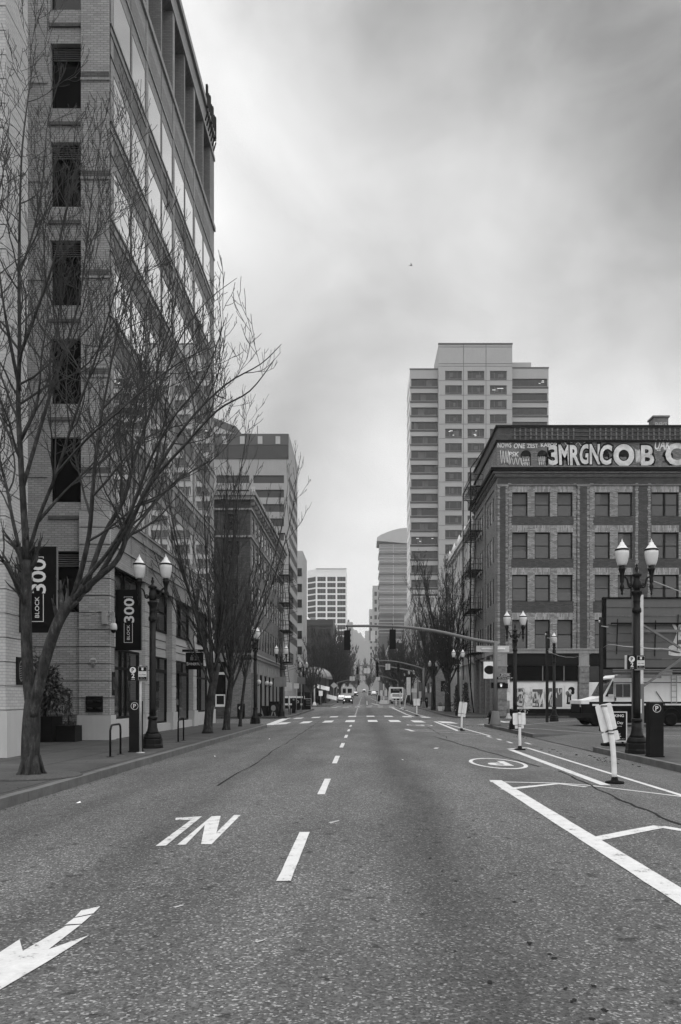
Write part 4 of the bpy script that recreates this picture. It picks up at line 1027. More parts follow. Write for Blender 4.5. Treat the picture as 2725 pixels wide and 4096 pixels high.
w.quad((xb, YC, -1), (xb, Y+12, -1), (xb, Y+12, ZC), (xb, YC, ZC)); w.quad((xc, YC, -1), (xc, YC, ZC), (xc, Y+12, ZC), (xc, Y+12, -1)); w.quad((xb, YC, ZC), (xc, YC, ZC), (xc, Y+12, ZC), (xb, Y+12, ZC))
YE = Y+15
srow = lrow
u_s = [Y, Y+.4, YE-.4, YE]
facade(w, (xa, 0, 0), UY, NL, u_s, sorted({-1, ZL} | {q for r_ in srow for q in r_}), {(1, 2*(n-q)-1) for q in range(n)}, .05, lambda i, j: 1)
shell(w, xa, xb, Y+.6, YE, -1, ZL, 0, 'fl'); shell(w, xc, xd, Y+.6, YE, -1, ZR, 0, 'f'); shell(w, xc-.5, X_(1230, Y), Y+4, Y+13, ZR-1, ZP, 0, '')
for q in range(n+1):
    z = crow[0][1]+1.2-pitch*q
    w.box(xb, xc, YC-.03, YC+.01, z, z+.1, 2)
for x in (X_(1065.5, Y), X_(1117, Y)): w.box(x-.06, x+.06, YC-.035, YC, -1, ZC, 2)
for z in (ZC-.7, ZC-5.2): w.box(xb, xc, YC-.03, YC, z, z+.12, 2)
w.build('wall', [M['concrete_tower'], M['concrete_lit'], M['panel_dark']], b)
for q, r_ in enumerate(lrow):
    window(b, (xa+.35, Y+.45, r_[0]), UX, ND, xb-xa-.4, r_[1]-r_[0], M['cladding_dark'], M['glass_tower'], 'strip', .1, .1)
    s_ = MB(); s_.box(xa, xb, Y-.06, Y+.02, r_[0]-.65, r_[0]-.1); s_.build('sill_band', M['cladding_dark'], b)
    p = MB(); p.box(xa+.02, xa+.04, Y+.4, YE-.4, r_[0], r_[1]); p.build('side_window', M['glass_tower'], b)
for r_ in rrow[:8]:
    window(b, (xc+.05, Y+.45, r_[0]), UX, ND, xd-xc-.4, r_[1]-r_[0], M['cladding_dark'], M['glass_tower'], 'strip', .1, .1)
    s_ = MB(); s_.box(xc, xd, Y-.06, Y+.02, r_[0]-.65, r_[0]-.1); s_.build('sill_band', M['cladding_dark'], b)
for c_ in ccol:
    for r_ in crow: window(b, (c_[0], YC+.4, r_[0]), UX, ND, c_[1]-c_[0], r_[1]-r_[0], M['grey'], M['glass_tower'], 'rail', .1, .1)
random.seed(5)
lm = mat('office_light', .9); lm.node_tree.nodes['Principled BSDF'].inputs['Emission Color'].default_value = g3(1); lm.node_tree.nodes['Principled BSDF'].inputs['Emission Strength'].default_value = .2
for (c_, r_) in ((ccol[2], crow[1]), (ccol[1], crow[4]), (ccol[0], crow[4]), ((xc, xd), rrow[0]), ((xa, xb), lrow[11])):
    g = MB(); yy_ = (YC if c_[0] >= xb-.1 and c_[1] <= xc+.1 else Y)+.3
    for q in range(3):
        x = random.uniform(c_[0]+.6, c_[1]-1.6); z = random.uniform(r_[0]+.6, r_[1]-.4); g.box(x, x+random.uniform(.4, .9), yy_, yy_+.03, z, z+.14)
    g.build('ceiling_light', lm, b)
for q, c_ in enumerate(ccol):                                  # pale blinds and screens behind some panes
    for k_, r_ in enumerate(crow):
        if (q*5+k_*3) % 4 == 3: continue
        g = MB(); u0 = c_[0]+(c_[1]-c_[0])*random.choice((.3, .38, .5, .6)); ww = random.uniform(.5, 1.5); z0 = r_[0]+random.uniform(.7, 1.0)
        g.box(u0, min(c_[1]-.2, u0+ww), YC+.385, YC+.39, z0, min(r_[1]-.2, z0+random.uniform(.8, 1.5))); g.build('blind', M['blind'], b)
for k_, r_ in enumerate(lrow):
    g = MB(); u0 = random.uniform(xa+.8, xb-3); g.box(u0, u0+random.uniform(.8, 2.2), Y+.43, Y+.435, r_[0]+.2, r_[1]-.15); g.build('blind', M['blind'], b)
cp = MB(); cp.box(xb-.1, xc+.1, YC-.12, YC+.3, ZC, ZC+.4); cp.box(xa-.1, xb, Y-.12, Y+.3, ZL, ZL+.35); cp.box(xc, xd+.1, Y-.12, Y+.3, ZR, ZR+.35); cp.build('coping', M['panel_dark'], b)
# rounded glass tower further on
Y = 560; xa, xb = X_(868, Y), X_(939, Y)
b = thing('curved_roof_tower', 'glass tower with a curved overhanging roof beyond the concrete tower', 'building', (20, Y, 0))
w = MB(); zt = Z_(1252, Y); xi = X_(873, Y)
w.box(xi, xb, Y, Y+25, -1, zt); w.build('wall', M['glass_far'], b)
for q in range(9):
    s_ = MB(); z = Z_(1276+23.6*q, Y); s_.box(xi-.3, xb, Y-.5, Y+25, z, z+1.0); s_.build('floor_band', M['panel_dark'], b)
    if q < 9:
        s_ = MB()
        for e in (.33, .66): s_.box(xi, xb, Y-.2, Y, z+7.1*e, z+7.1*e+.35)
        s_.box(X_(905, Y), X_(906, Y), Y-.25, Y, z, z+7); s_.build('mullion', M['concrete_mid'], b)
r = MB(); pts = [(xa, Z_(1246, Y)), (xa, Z_(1238, Y))] + [(xa+(xb-xa)*t/8, Z_(1236-20*math.sin(t/8*PI/2), Y)) for t in range(1, 9)] + [(xb, zt)]
r.prism(pts, 'y', Y-2, Y+25); r.build('roof', M['concrete_mid'], b)
Y = 620
b = tower('slim_apartment_tower', 'slim pale apartment tower left of the curved roof tower', X_(858, Y), X_(875, Y), Y, Y+20, Z_(1348, Y), 'l', [(Z_(1372+18*i, Y), Z_(1362+18*i, Y)) for i in range(9)], [], M['concrete_mid'], M['glass_tower'], [(X_(862, Y), X_(868, Y))], [])
Y = 690
b = tower('stepped_apartment_block', 'smaller stepped grey block furthest along the right side', X_(850, Y), X_(862, Y), Y, Y+20, Z_(1402, Y), 'l', [(Z_(1425+14*i, Y), Z_(1418+14*i, Y)) for i in range(8)], [], M['concrete_mid'], M['glass_tower'], [(X_(852, Y), X_(857, Y))], [])
Y = 126
b = tower('corner_shop_block', 'low dark fronted block with pale upper wall behind the right row of trees', 11.4, 26, Y, Y+30, Z_(1440, Y), 'l', [(7.6, 11.4), (2.6, 4.4)], [(7.6, 11.2), (2.4, 4.4)], M['brick_left'], M['glass_dark'], [(12.2, 17.5), (18.2, 24)], [(128+5*i, 131.6+5*i) for i in range(5)])
Y = 172
b = tower('glass_corner_block', 'mid height block with reflective corner windows below the curved roof tower', 11.0, 24, Y, Y+42, Z_(1372, Y), 'l', [(3+3.6*i, 5.2+3.6*i) for i in range(6)], [(3+3.6*i, 5.2+3.6*i) for i in range(6)], M['concrete_mid'], M['glass_far'], [(11.8, 15.4), (16, 23)], [(173+5*i, 176.8+5*i) for i in range(8)])
Y = 330
b = tower('pale_side_block', 'pale long block with shaded openings on the right side of the far street', 12.0, 24, Y, Y+90, 26, 'l', [(6+4*i, 8.4+4*i) for i in range(5)], [(6+4*i, 8.4+4*i) for i in range(5)], M['concrete_mid'], M['glass_tower'], [(13, 22)], [(332+9*i, 338+9*i) for i in range(9)])
# billboard
b = thing('billboard', 'dark boarded back of a billboard on a pale steel post above the step van', 'billboard', (13.7, 39.8, .15))
m = MB(); BY = 41.2; z0, z1 = 3.22, 6.75
nb = 8
for q in range(nb): za = z0+(z1-z0)*q/nb; m.obox((12.45, BY, za), (13.5, 0, 0), (0, -.05, .0), (0, .045, (z1-z0)/nb-.012))
m.build('board', mat('billboard_board', .075, .6, var=.15, scale=2, streak=.4), b)
m = MB(); m.box(12.3, 12.46, BY-.12, BY+.15, z0-.05, z1+.05); m.box(12.3, 26, BY-.08, BY+.12, z1, z1+.07); m.box(12.3, 26, BY-.1, BY+.12, z0-.1, z0); m.box(12.7, 26, BY-.25, BY-.1, 5.42, 5.5); m.build('frame', M['iron_flat'], b)
m = MB(); m.box(13.58, 13.86, 39.66, 39.9, 2.35, 6.75); m.build('post', M['grey_light'], b)
m = MB(); m.box(13.56, 13.88, 39.64, 39.92, .15, 2.35); m.box(13.42, 13.53, 39.9, 40.1, .15, 6.7); m.box(13.7, 13.76, 39.62, 39.64, .9, 1.6, 1); m.build('post_sleeve', [M['pole_grey'], M['white_dirty']], b)
for p, q in (((13.9, 39.75, 5.25), (16.9, 39.75, 3.4)), ((13.88, 39.7, 2.25), (16.6, 39.7, 4.2))):
    m = MB(); m.bar(p, q, .1); m.build('brace', M['pole_grey'], b)
m = MB()
for z in (2.78, 2.95, 3.05): m.box(12.6 if z > 2.9 else 13, 26, 40.4, 40.5, z, z+.06)
m.box(12.7, 15.0, 40.35, 40.5, 2.66, 2.8); m.box(13.8, 26, 40.7, 40.8, 5.0, 5.12)
m.build('catwalk', M['pole_grey'], b)
m = MB()
for x in (13.0, 14.2, 14.95, 16.1, 16.4): m.bar((x, BY-.08, random.uniform(3.3, 4.2)), (x+.05, BY-.08, random.uniform(5.2, 6.5)), .035)
m.build('cable_stay', M['iron_flat'], b)
m = MB()
for ch, x, z, h_, w_ in (('A', 16.3, 4.85, .9, .9), ('S', 16.2, 4.1, .6, 1.1), ('V', 16.1, 5.25, .5, .6)): m.text(ch, (x, BY-.06, z), UX, Z3, h_, w_, 0, .05)
m.build('graffiti', M['graffiti'], b)
# ------------------------------------------------------------------ bare trees
def bark(name, v):
    m, nt, N, L, b = nodes(name); b.inputs['Roughness'].default_value = .9; b.inputs['Specular IOR Level'].default_value = .2
    p = pos(nt)
    f = math_(nt, 'ADD', math_(nt, 'MULTIPLY', noise_(nt, scalev(nt, p, (1, 1, .25)), 16, 5, .75), .6), math_(nt, 'MULTIPLY', noise_(nt, p, 3.2, 4, .7), .4))
    L.new(ramp_(nt, f, [(.36, v*.35), (.48, v), (.58, v*2.), (.67, v*5.)]), b.inputs['Base Color'])
    bump_(nt, b, noise_(nt, scalev(nt, p, (1, 1, .25)), 30, 4), .6, .02)
    return m
M['bark'] = bark('bark', .024)
M['twig'] = mat('twig', .026, .85, var=.35, scale=2)
M['twig_far'] = mat('twig_far', .02, .9, var=.35, scale=1)
def rvec(): return V((random.gauss(0, 1), random.gauss(0, 1), random.gauss(0, 1)))
def perp(d):
    p = d.cross(rvec())
    return p.normalized() if p.length > 1e-4 else V((1, 0, 0))
class Tree:
    def __init__(s, up=.25, wob=.1, ang=(28, 52), dens=(1.5, 2.6, 4.0), lens=(.42, .42, .45), rmin=.0055, maxlvl=3, lmax=3.2, keep=None):
        s.t, s.c = MB(), MB(); s.__dict__.update(up=up, wob=wob, ang=ang, dens=dens, lens=lens, rmin=rmin, maxlvl=maxlvl, lmax=lmax, keep=keep)
    def emit(s, pts, rad):
        big = max(rad) > .035
        if big and min(rad) < .02:                           # a limb that thins out: its thick part is trunk, the rest crown
            k = next(i for i, r in enumerate(rad) if r < .03); k = max(1, min(k, len(pts)-2))
            s.t.tube(pts[:k+1], rad[:k+1], 8 if rad[0] > .06 else 6); s.c.tube(pts[k:], rad[k:], 4)
        elif big: s.t.tube(pts, rad, 10 if max(rad) > .09 else 7)
        else: s.c.tube(pts, rad, 4 if max(rad) > .012 else 3, 0, False)
    def limb(s, pts, rad, lvl=0, start=.2):
        s.emit(pts, rad); s.spawn(pts, rad, lvl, start)
    def spawn(s, pts, rad, lvl, start):
        if lvl >= s.maxlvl: return
        L = sum((b-a).length for a, b in zip(pts, pts[1:])); n = int(L*s.dens[lvl] + random.random())
        for k in range(n):
            t = start + (1-start)*(k+random.random())/max(1, n); f = t*(len(pts)-1); i = min(len(pts)-2, int(f)); q = f-i
            p = pts[i].lerp(pts[i+1], q); r = rad[i]+(rad[i+1]-rad[i])*q; d = (pts[i+1]-pts[i]).normalized()
            a = math.radians(random.uniform(*s.ang)); nd = (d*math.cos(a) + perp(d)*math.sin(a)).normalized()
            l = min(s.lmax*(.75**lvl), L*s.lens[lvl])*(1.1-.6*t)*random.uniform(.6, 1.25)
            if l < .12: continue
            if s.keep and not s.keep(p + nd*l): continue
            s.grow(p, nd, l, max(s.rmin, r*random.uniform(.5, .72)), lvl+1)
    def grow(s, p, d, l, r, lvl):
        n = max(3, min(9, int(l/.22))); pts = [p]; rad = [r]
        for k in range(n):
            d = (d + rvec()*s.wob + V((0, 0, s.up/n*2.2))).normalized(); p = p + d*(l/n); pts.append(p); rad.append(max(s.rmin, r*(1-.8*(k+1)/n)))
        s.emit(pts, rad); s.spawn(pts, rad, lvl, .2)
    def build(s, name, label, base, group, mt, mc, cat='tree'):
        o = thing(name, label, cat, base, group)
        s.t.build('trunk', mt, o); s.c.build('crown', mc, o); return o
def PP(px, py, Y): return V((X_(px, Y), Y, Z_(py, Y)))
TG = 'bare street trees'
# the large near tree, its limbs traced and given depth
random.seed(41)
Y = 15.4
def lp(*a): return smooth_path([PP(x, y, Y+d) for x, y, d in a], 4)
def taper(n, r0, r1): return [r0+(r1-r0)*(k/(n-1))**.8 for k in range(n)]
keep1 = lambda p: p.x < lerp_tab([(3, -4.6), (4.8, -3.4), (7, -2.4), (8.8, -1.75), (10.5, -2.9), (12.5, -3.6), (15, -4.6)], p.z)+.3
T = Tree(keep=keep1, up=.42, wob=.12, ang=(25, 58), dens=(2.6, 4.2, 5.5), lens=(.42, .44, .46), rmin=.0052)
trunk = lp((72, 1790, 0), (71, 1770, 0), (70, 1730, 0), (72, 1670, 0), (74, 1610, 0))
T.t.tube(trunk, [.25, .22, .2, .19, .183, .18, .175, .172, .17, .17, .17, .168, .165, .16, .15, .14, .13][:len(trunk)], 14)
for k in range(7):
    a = 2*PI*k/7+.3; c = PP(72, 1781, Y); T.t.tube([c+V((.12*math.cos(a), .12*math.sin(a), .35)), c+V((.2*math.cos(a), .2*math.sin(a), .04)), c+V((.32*math.cos(a), .32*math.sin(a), -.08))], [.05, .05, .02], 6)
limbs = [
 (((74,1640,0),(66,1570,.05),(62,1500,.1),(60,1400,.15),(62,1290,.2)), .135, .095),
 (((74,1650,-.05),(92,1570,-.1),(110,1500,-.15),(135,1430,-.2),(168,1378,-.2)), .12, .10),
 (((168,1378,-.2),(225,1330,-.2),(272,1285,-.1),(302,1205,.1),(345,1110,.3),(430,975,.6),(520,885,.9),(600,838,1.1),(648,792,1.2)), .085, .006),
 (((168,1378,-.2),(188,1310,-.4),(206,1225,-.5),(215,1110,-.6),(228,990,-.7),(248,880,-.8),(272,760,-1),(310,640,-1.2),(330,545,-1.3)), .07, .006),
 (((200,1345,-.2),(240,1230,.1),(285,1150,.3),(312,1050,.5),(345,950,.8),(385,850,1),(425,760,1.2),(480,690,1.4),(545,640,1.5)), .06, .006),
 (((225,1330,-.1),(290,1220,-.3),(350,1110,-.6),(420,1030,-.9),(500,945,-1.2),(575,900,-1.4),(630,830,-1.5)), .055, .006),
 (((180,1350,-.3),(250,1270,-.8),(300,1180,-1.3),(345,1060,-1.7),(400,960,-2),(470,870,-2.3),(520,730,-2.5)), .05, .006),
 (((290,1245,0),(380,1130,.6),(440,1085,1.0),(500,1050,1.3),(560,980,1.6)), .035, .006),
 (((62,1290,.2),(55,1180,.3),(48,1060,.3),(42,930,.4),(45,800,.4),(44,640,.5),(46,480,.6),(52,330,.6),(70,190,.7),(84,90,.8)), .09, .006),
 (((62,1290,.2),(90,1190,.1),(130,1090,0),(170,965,-.1),(215,840,-.2),(250,725,-.4),(288,590,-.6),(305,480,-.7)), .055, .006),
 (((60,1330,.2),(30,1200,.6),(10,1100,.9),(-30,980,1.2),(-80,860,1.5),(-120,700,1.6)), .055, .006),
 (((50,1130,.3),(100,960,1.1),(140,830,1.5),(180,700,1.8),(200,560,2),(215,420,2.1),(235,300,2.2)), .05, .006),
 (((46,900,.4),(20,770,.1),(0,640,-.1),(-10,500,-.3),(10,380,-.4),(25,250,-.4)), .045, .006),
 (((45,820,.4),(90,700,0),(130,580,-.3),(160,450,-.5),(185,330,-.7)), .042, .006),
 (((48,620,.5),(80,520,.9),(100,400,1.2),(110,280,1.4),(140,170,1.5)), .03, .006),
 (((60,1400,.15),(20,1310,-.4),(-30,1240,-.8),(-90,1150,-1.2),(-150,1060,-1.5)), .05, .006),
 (((88,1200,.1),(150,1130,.6),(220,1060,1),(290,960,1.3),(340,860,1.5),(390,740,1.7)), .04, .006),
 (((48,1060,.3),(0,960,.9),(-50,900,1.2),(-110,800,1.4)), .04, .006),
 (((130,1090,0),(200,1010,-.8),(270,950,-1.2),(350,880,-1.6),(420,830,-1.8),(480,800,-2)), .03, .006),
]
for L_, r0, r1 in limbs:
    r0 *= .88; pts = lp(*L_); T.limb(pts, taper(len(pts), r0, r1), 0 if r1 < .02 else 1, .22 if r1 < .02 else .75)
T.build('bare_tree', 'largest bare tree, forked low with a mossy trunk, nearest on the left footway', (X_(72, Y), Y, .15), TG, M['bark'], M['twig'])
T_ = MB(); T_.lathe([(.95, .0), (.9, .035), (.3, .05)], (X_(72, 15.4), 15.4, .15), 20); 
struct('tree_pit', T_, mat('tree_soil', .06, .95, var=.5, scale=20, bump=.6), 'round soil bed at the foot of the largest bare tree', 'soil')
def vase_tree(label, x, y, ztop, r, fork, nlead, spread, seed, rmin=.009, dens=(1.3, 2., 2.6), maxlvl=3, lean=(0, 0), up=.4, lens=(.3, .4, .42), lmax=2.6, name='bare_tree', mc='twig', group=TG):
    random.seed(seed); z0 = zb(y)+.13
    T = Tree(up=up, wob=.09, ang=(16, 38), dens=dens, lens=lens, rmin=rmin, maxlvl=maxlvl, lmax=lmax)
    base = V((x, y, z0)); hf = fork
    tr = smooth_path([base, base+V((lean[0]*.2, 0, hf*.3)), base+V((lean[0]*.6, 0, hf*.65)), base+V((lean[0], lean[1], hf))], 4)
    T.t.tube(tr, [r*1.35, r*1.1] + [r*(1-.25*k/len(tr)) for k in range(len(tr)-2)], 10)
    top = tr[-1]
    for k in range(nlead):
        a = 2*PI*k/nlead + random.uniform(-.3, .3); s_ = spread*random.uniform(.25, 1.)
        if k == 0: s_ = .15*spread
        h = (ztop - top.z)*random.uniform(.72, 1.) if k else (ztop-top.z)
        st = tr[-1-random.randint(0, 4)]
        o = V((math.cos(a), math.sin(a), 0))
        pts = smooth_path([st, st+o*s_*.25+V((0, 0, h*.2)), st+o*s_*.6+V((0, 0, h*.5)), st+o*s_*.85+V((0, 0, h*.78)), st+o*s_+V((random.uniform(-.2, .2), 0, h))], 4)
        T.limb(pts, taper(len(pts), r*random.uniform(.26, .44), rmin), 0, .1)
    return T.build(name, label, (x, y, z0), group, M['bark'], M[mc])
vase_tree('upright bare tree with a pale leaning trunk, beside the shop sign', -6.62, 34.3, 13.4, .19, 3.0, 11, 3.8, 51, lean=(.35, .3), dens=(1.6, 2.7, 3.2), rmin=.0075)
vase_tree('darker bare tree standing between the leaning tree and the slim young tree', -6.45, 38.0, 13.0, .16, 2.6, 10, 3.8, 52, lean=(.25, 0), dens=(1.5, 2.6, 3.0), rmin=.008)
vase_tree('slim young bare tree just before the left corner street lamp', -6.5, 42.6, 9.2, .085, 2.9, 7, 3.0, 53, lean=(.3, 0), dens=(2.0, 3.0, 3.4), rmin=.009)
vase_tree('tall bare tree with fairy lights beside the arcade of the pale ornate building', 9.1, 86.0, 17.6, .34, 4.0, 14, 4.4, 54, rmin=.015, dens=(1.8, 2.5, 2.8), lens=(.3, .4, .4), lmax=3.2)
vase_tree('bare tree second along the right side, behind the pair of signal arms', 8.9, 101, 14.8, .3, 4.0, 11, 4.2, 55, rmin=.017, dens=(1.7, 2.3, 2.4), lmax=3.2)
vase_tree('bare tree with spreading limbs behind the second right tree', 8.9, 118, 13.0, .28, 3.4, 10, 4.6, 56, rmin=.018, dens=(1.7, 2.2, 2.2), lmax=3.2)
fl = MB(); random.seed(9)
for k in range(150):
    h = random.uniform(1.5, 9); a = random.uniform(0, 6.3); r = .25+h*.16*random.random()
    p = V((9.1+r*math.cos(a), 86+r*math.sin(a), h)); fl.lathe([(.001, -.035), (.035, 0), (.001, .035)], p, 5)
tag(fl.build('string_light', M['lamp_glass']), 'tiny pale fairy light bulbs strung through the tall tree by the arcade', 'fairy lights', None, 'stuff')
for i, (x, y, zt, r, sp, lab) in enumerate([
    (-7.2, 112, 6.2, .09, 1.9, 'small bare tree by the railing left of the far lamps'), (-8.6, 134, 9.5, .2, 3.6, 'bare tree in front of the dome pavilion'),
    (-7.0, 168, 14.5, .26, 5.2, 'dense twiggy tree just past the dome pavilion'), (-6.6, 192, 15.5, .28, 5.6, 'dense twiggy tree standing short of the pale tram'),
    (-6.4, 222, 16.5, .3, 6, 'dense dark tree above the parked pale tram'), (-7.0, 260, 17, .3, 6, 'far dense tree behind the pale tram on the left'),
    (8.6, 150, 13.5, .28, 4.6, 'bare tree behind the parked box truck'), (8.4, 178, 14, .28, 5, 'far bare tree past the box truck'), (8.2, 212, 14.5, .28, 5.4, 'dense bare tree further on past the box truck'),
    (8.0, 255, 16, .3, 6, 'most distant tree on the right side of the street'), (-6.2, 320, 18, .3, 7, 'distant tree on the left at the rising end of the street'), (3.5, 420, 18, .3, 8, 'dark tree mass standing where the street ends'), (-3.5, 440, 17, .3, 8, 'second dark tree mass closing the end of the street')]):
    vase_tree(lab, x, y, zt+zb(y), r, 2.6, 10, sp, 60+i, rmin=.026 if y < 200 else .045, dens=(1.7, 1.8, 1.9), maxlvl=3 if y < 300 else 2, lens=(.4, .45, .45), lmax=4, up=.3, mc='twig_far')

# ------------------------------------------------------------------ leafy plants
M['leaf'] = mat('leaf', .05, .45, 0, .5, var=.5, scale=6)
M['leaf_dark'] = mat('leaf_dark', .03, .6, 0, .4, var=.5, scale=5)
def leaves(mb, c, rx, ry, rz, n, size, shell_=.5):
    for k in range(n):
        d = rvec().normalized(); q = random.uniform(shell_, 1)*(.8+.25*math.sin(5*d.x+3*d.z)); p = V(c)+V((d.x*rx*q, d.y*ry*q, d.z*rz*q))
        u = (d+rvec()*.6).normalized()*size*random.uniform(.7, 1.3); w = perp(u)*size*.22; dn = V((0, 0, -size*.25))
        mb.add([p, p+u*.5+w, p+u+dn, p+u*.5-w], [(0, 1, 2, 3)])
random.seed(71)
def planter(x0, x1, y0, y1, h, label):
    b = thing('planter', label, 'planter', ((x0+x1)/2, (y0+y1)/2, .15), 'square planters in the entrance court')
    m = MB(); t = .06
    m.box(x0, x1, y0, y0+t, .15, .15+h); m.box(x0, x1, y1-t, y1, .15, .15+h); m.box(x0, x0+t, y0+t, y1-t, .15, .15+h); m.box(x1-t, x1, y0+t, y1-t, .15, .15+h)
    m.build('box', M['charcoal'], b); s = MB(); s.box(x0+t, x1-t, y0+t, y1-t, .16, .1+h); s.build('soil', M['leaf_dark'], b)
planter(-11.5, -10.55, 27.3, 28.25, .86, 'large square dark planter holding the glossy leafed shrub')
planter(-10.5, -9.85, 27.5, 28.2, .55, 'small square dark planter with a clipped stem plant, by the corner pier')
b = thing('shrub', 'tall glossy leafed shrub growing from the larger planter by the near tree', 'shrub', (-11.0, 27.8, 1.0))
m = MB(); leaves(m, (-11.0, 27.7, 2.1), .95, .6, 1.25, 1500, .17, .25); leaves(m, (-10.6, 27.6, 1.7), .75, .5, .75, 500, .17, .3); m.build('foliage', M['leaf'], b)
m = MB(); m.tube([(-11.0, 27.8, .9), (-11.0, 27.8, 2.2)], [.06, .03], 6); m.build('stem', M['bark'], b)
b = thing('shrub', 'thin ivy covered stem plant growing from the smaller planter', 'shrub', (-10.2, 27.85, .6))
m = MB(); leaves(m, (-10.2, 27.85, .78), .4, .35, .15, 260, .07, .2); leaves(m, (-10.15, 27.85, 1.35), .12, .12, .6, 240, .07, .3); leaves(m, (-10.2, 27.85, 1.85), .2, .15, .15, 120, .07); m.build('foliage', M['leaf_dark'], b)
m = MB(); m.tube([(-10.2, 27.85, .6), (-10.15, 27.85, 1.8)], .03, 5); m.build('stem', M['bark'], b)
for x, y, r, h, lab in ((9.9, 84.2, .62, 2.6, 'dark conical evergreen beside the tall fairy light tree'), (10.6, 82.6, .7, 2.9, 'dark conical evergreen against the arcade pier')):
    b = thing('evergreen_shrub', lab, 'shrub', (x, y, .2)); m = MB()
    for q in range(8): leaves(m, (x, y, .5+h*q/8), r*(1-q/9.5), r*(1-q/9.5), .3, 170, .16, .3)
    m.build('foliage', M['leaf_dark'], b); m = MB(); m.tube([(x, y, .2), (x, y, h*.8)], .05, 5); m.build('stem', M['bark'], b)
for k in range(4):
    x, y = 8.55+.5*k, 88.5-1.0*k; b = thing('flower_tub', ['white tub planter left of the arcade trees', 'white tub planter second from the kerb by the arcade', 'white tub planter third from the kerb by the arcade', 'white tub planter closest to the arcade wall'][k], 'planter', (x, y, .2), 'white tubs by the arcade')
    m = MB(); m.prism([(x-.2, .2), (x+.2, .2), (x+.26, .75), (x-.26, .75)], 'y', y-.22, y+.22); m.build('tub', M['white_paint'], b); m = MB(); leaves(m, (x, y, .95), .28, .25, .3, 90, .12, .2); m.build('foliage', M['leaf_dark'], b)

# ------------------------------------------------------------------ twin globe street lamps
def make_lamp():
    t = thing('street_lamp', '', 'street lamp', (0, 0, 0), 'twin globe street lamps')
    I = M['iron']
    m = MB(); m.lathe([(.30, 0), (.30, .10), (.285, .12), (.285, .26), (.27, .28)], (0, 0, 0), 8, 0, 0, False, PI/8)
    m.lathe([(.25, .28), (.27, .31), (.25, .36), (.24, .40), (.23, .43)], (0, 0, 0), 24); m.lathe([(.21, .43), (.17, .50), (.14, .62), (.125, .84)], (0, 0, 0), 24, 0, .07)
    m.lathe([(.13, .84), (.145, .86), (.145, .92), (.11, .94)], (0, 0, 0), 16); m.build('base', I, t)
    m = MB(); m.lathe([(.1, .9), (.1, 1.2), (.092, 3.75)], (0, 0, 0), 24, 0, .09); m.build('shaft', I, t)
    m = MB(); m.lathe([(.09, 3.72), (.115, 3.75), (.12, 3.80), (.115, 3.85), (.09, 3.88), (.09, 4.02), (.1, 4.04), (.09, 4.07), (.1, 4.16), (.135, 4.24), (.15, 4.27), (.15, 4.3), (.1, 4.31), (.075, 4.36)], (0, 0, 0), 20); m.build('capital', I, t)
    m = MB(); m.lathe([(.075, 4.34), (.11, 4.40), (.11, 4.56), (.08, 4.6), (.08, 4.68), (.13, 4.72), (.13, 4.745), (.06, 4.79), (.03, 4.83), (.05, 4.9), (.02, 4.97), (.035, 5.0), (.005, 5.04)], (0, 0, 0), 16); m.build('finial', I, t)
    for s in (-1, 1):
        m = MB(); pts = [(s*.08, 0, 4.5), (s*.14, 0, 4.42), (s*.2, 0, 4.42), (s*.23, 0, 4.5), (s*.25, 0, 4.6), (s*.30, 0, 4.68), (s*.37, 0, 4.69)]
        m.tube(smooth_path([V(p) for p in pts], 3), .026, 6)
        sc = [(s*(.165+.045*(1-k/11)*math.cos(k*.8)), 0, 4.475+.045*(1-k/11)*math.sin(k*.8)) for k in range(11)]; m.tube(sc, .014, 5); m.build('arm', I, t)
        m = MB(); m.lathe([(.003, 4.2), (.035, 4.24), (.02, 4.28), (.055, 4.4), (.06, 4.45), (.03, 4.5), (.055, 4.56), (.05, 4.6), (.055, 4.75), (.085, 4.86), (.1, 4.89), (.1, 4.91), (.08, 4.93), (.085, 4.97), (.07, 4.985)], (s*.39, 0, 0), 14); m.build('lamp_socket', I, t)
        m = MB(); m.lathe([(.105, 4.985), (.125, 5.03), (.15, 5.12), (.168, 5.22), (.175, 5.3), (.175, 5.385)], (s*.39, 0, 0), 20); gl = m.build('globe', M['lamp_glass'], t)
        m = MB(); m.lathe([(.182, 5.38), (.185, 5.385), (.185, 5.42), (.18, 5.425)], (s*.39, 0, 0), 20); m.build('rim', I, gl)
        m = MB(); m.lathe([(.18, 5.425), (.14, 5.45), (.115, 5.48), (.11, 5.5), (.065, 5.55), (.05, 5.6), (.02, 5.62), (.028, 5.64), (.01, 5.66), (.004, 5.7)], (s*.39, 0, 0), 20); m.build('lamp_cap', M['lamp_cap'], gl)
    return t
lamp0 = make_lamp(); first = [True]
def lamp(x, y, rz, label, sc=1):
    o = lamp0 if first[0] else copy_tree(lamp0); first[0] = False
    return place(o, (x, y, zb(y)+.15), rz, label, sc)
lamp(-6.3, 24.1, 0, 'twin globe lamp beside the hanging banner and bike rack on the left', 1.02)
lamp(7.42, 21.75, 0, 'largest twin globe lamp, carrying a parking sign, nearest on the right', 1.02)
lamp(7.3, 38.5, .05, 'twin globe lamp with white caps between the signal mast and the driveway', 1.0)
lamp(12.25, 51.4, PI/2-.25, 'twin globe lamp turned sideways before the graffiti shopfront', 1.0)
lamp(-6.28, 47.0, PI/2-.2, 'twin globe lamp turned sideways at the corner after the slim young tree')
lamp(-6.6, 65.2, 0, 'twin globe lamp holding grey sign backs by the trash carts', 1.02)
lamp(8.15, 68.5, 0, 'twin globe lamp by the fire escape of the graffiti building', 1.0)
lamp(8.0, 91, 0, 'twin globe lamp among the right trees behind the fairy lights')
lamp(-7.0, 95, 0, 'twin globe lamp beside the black information panel', 1.0)
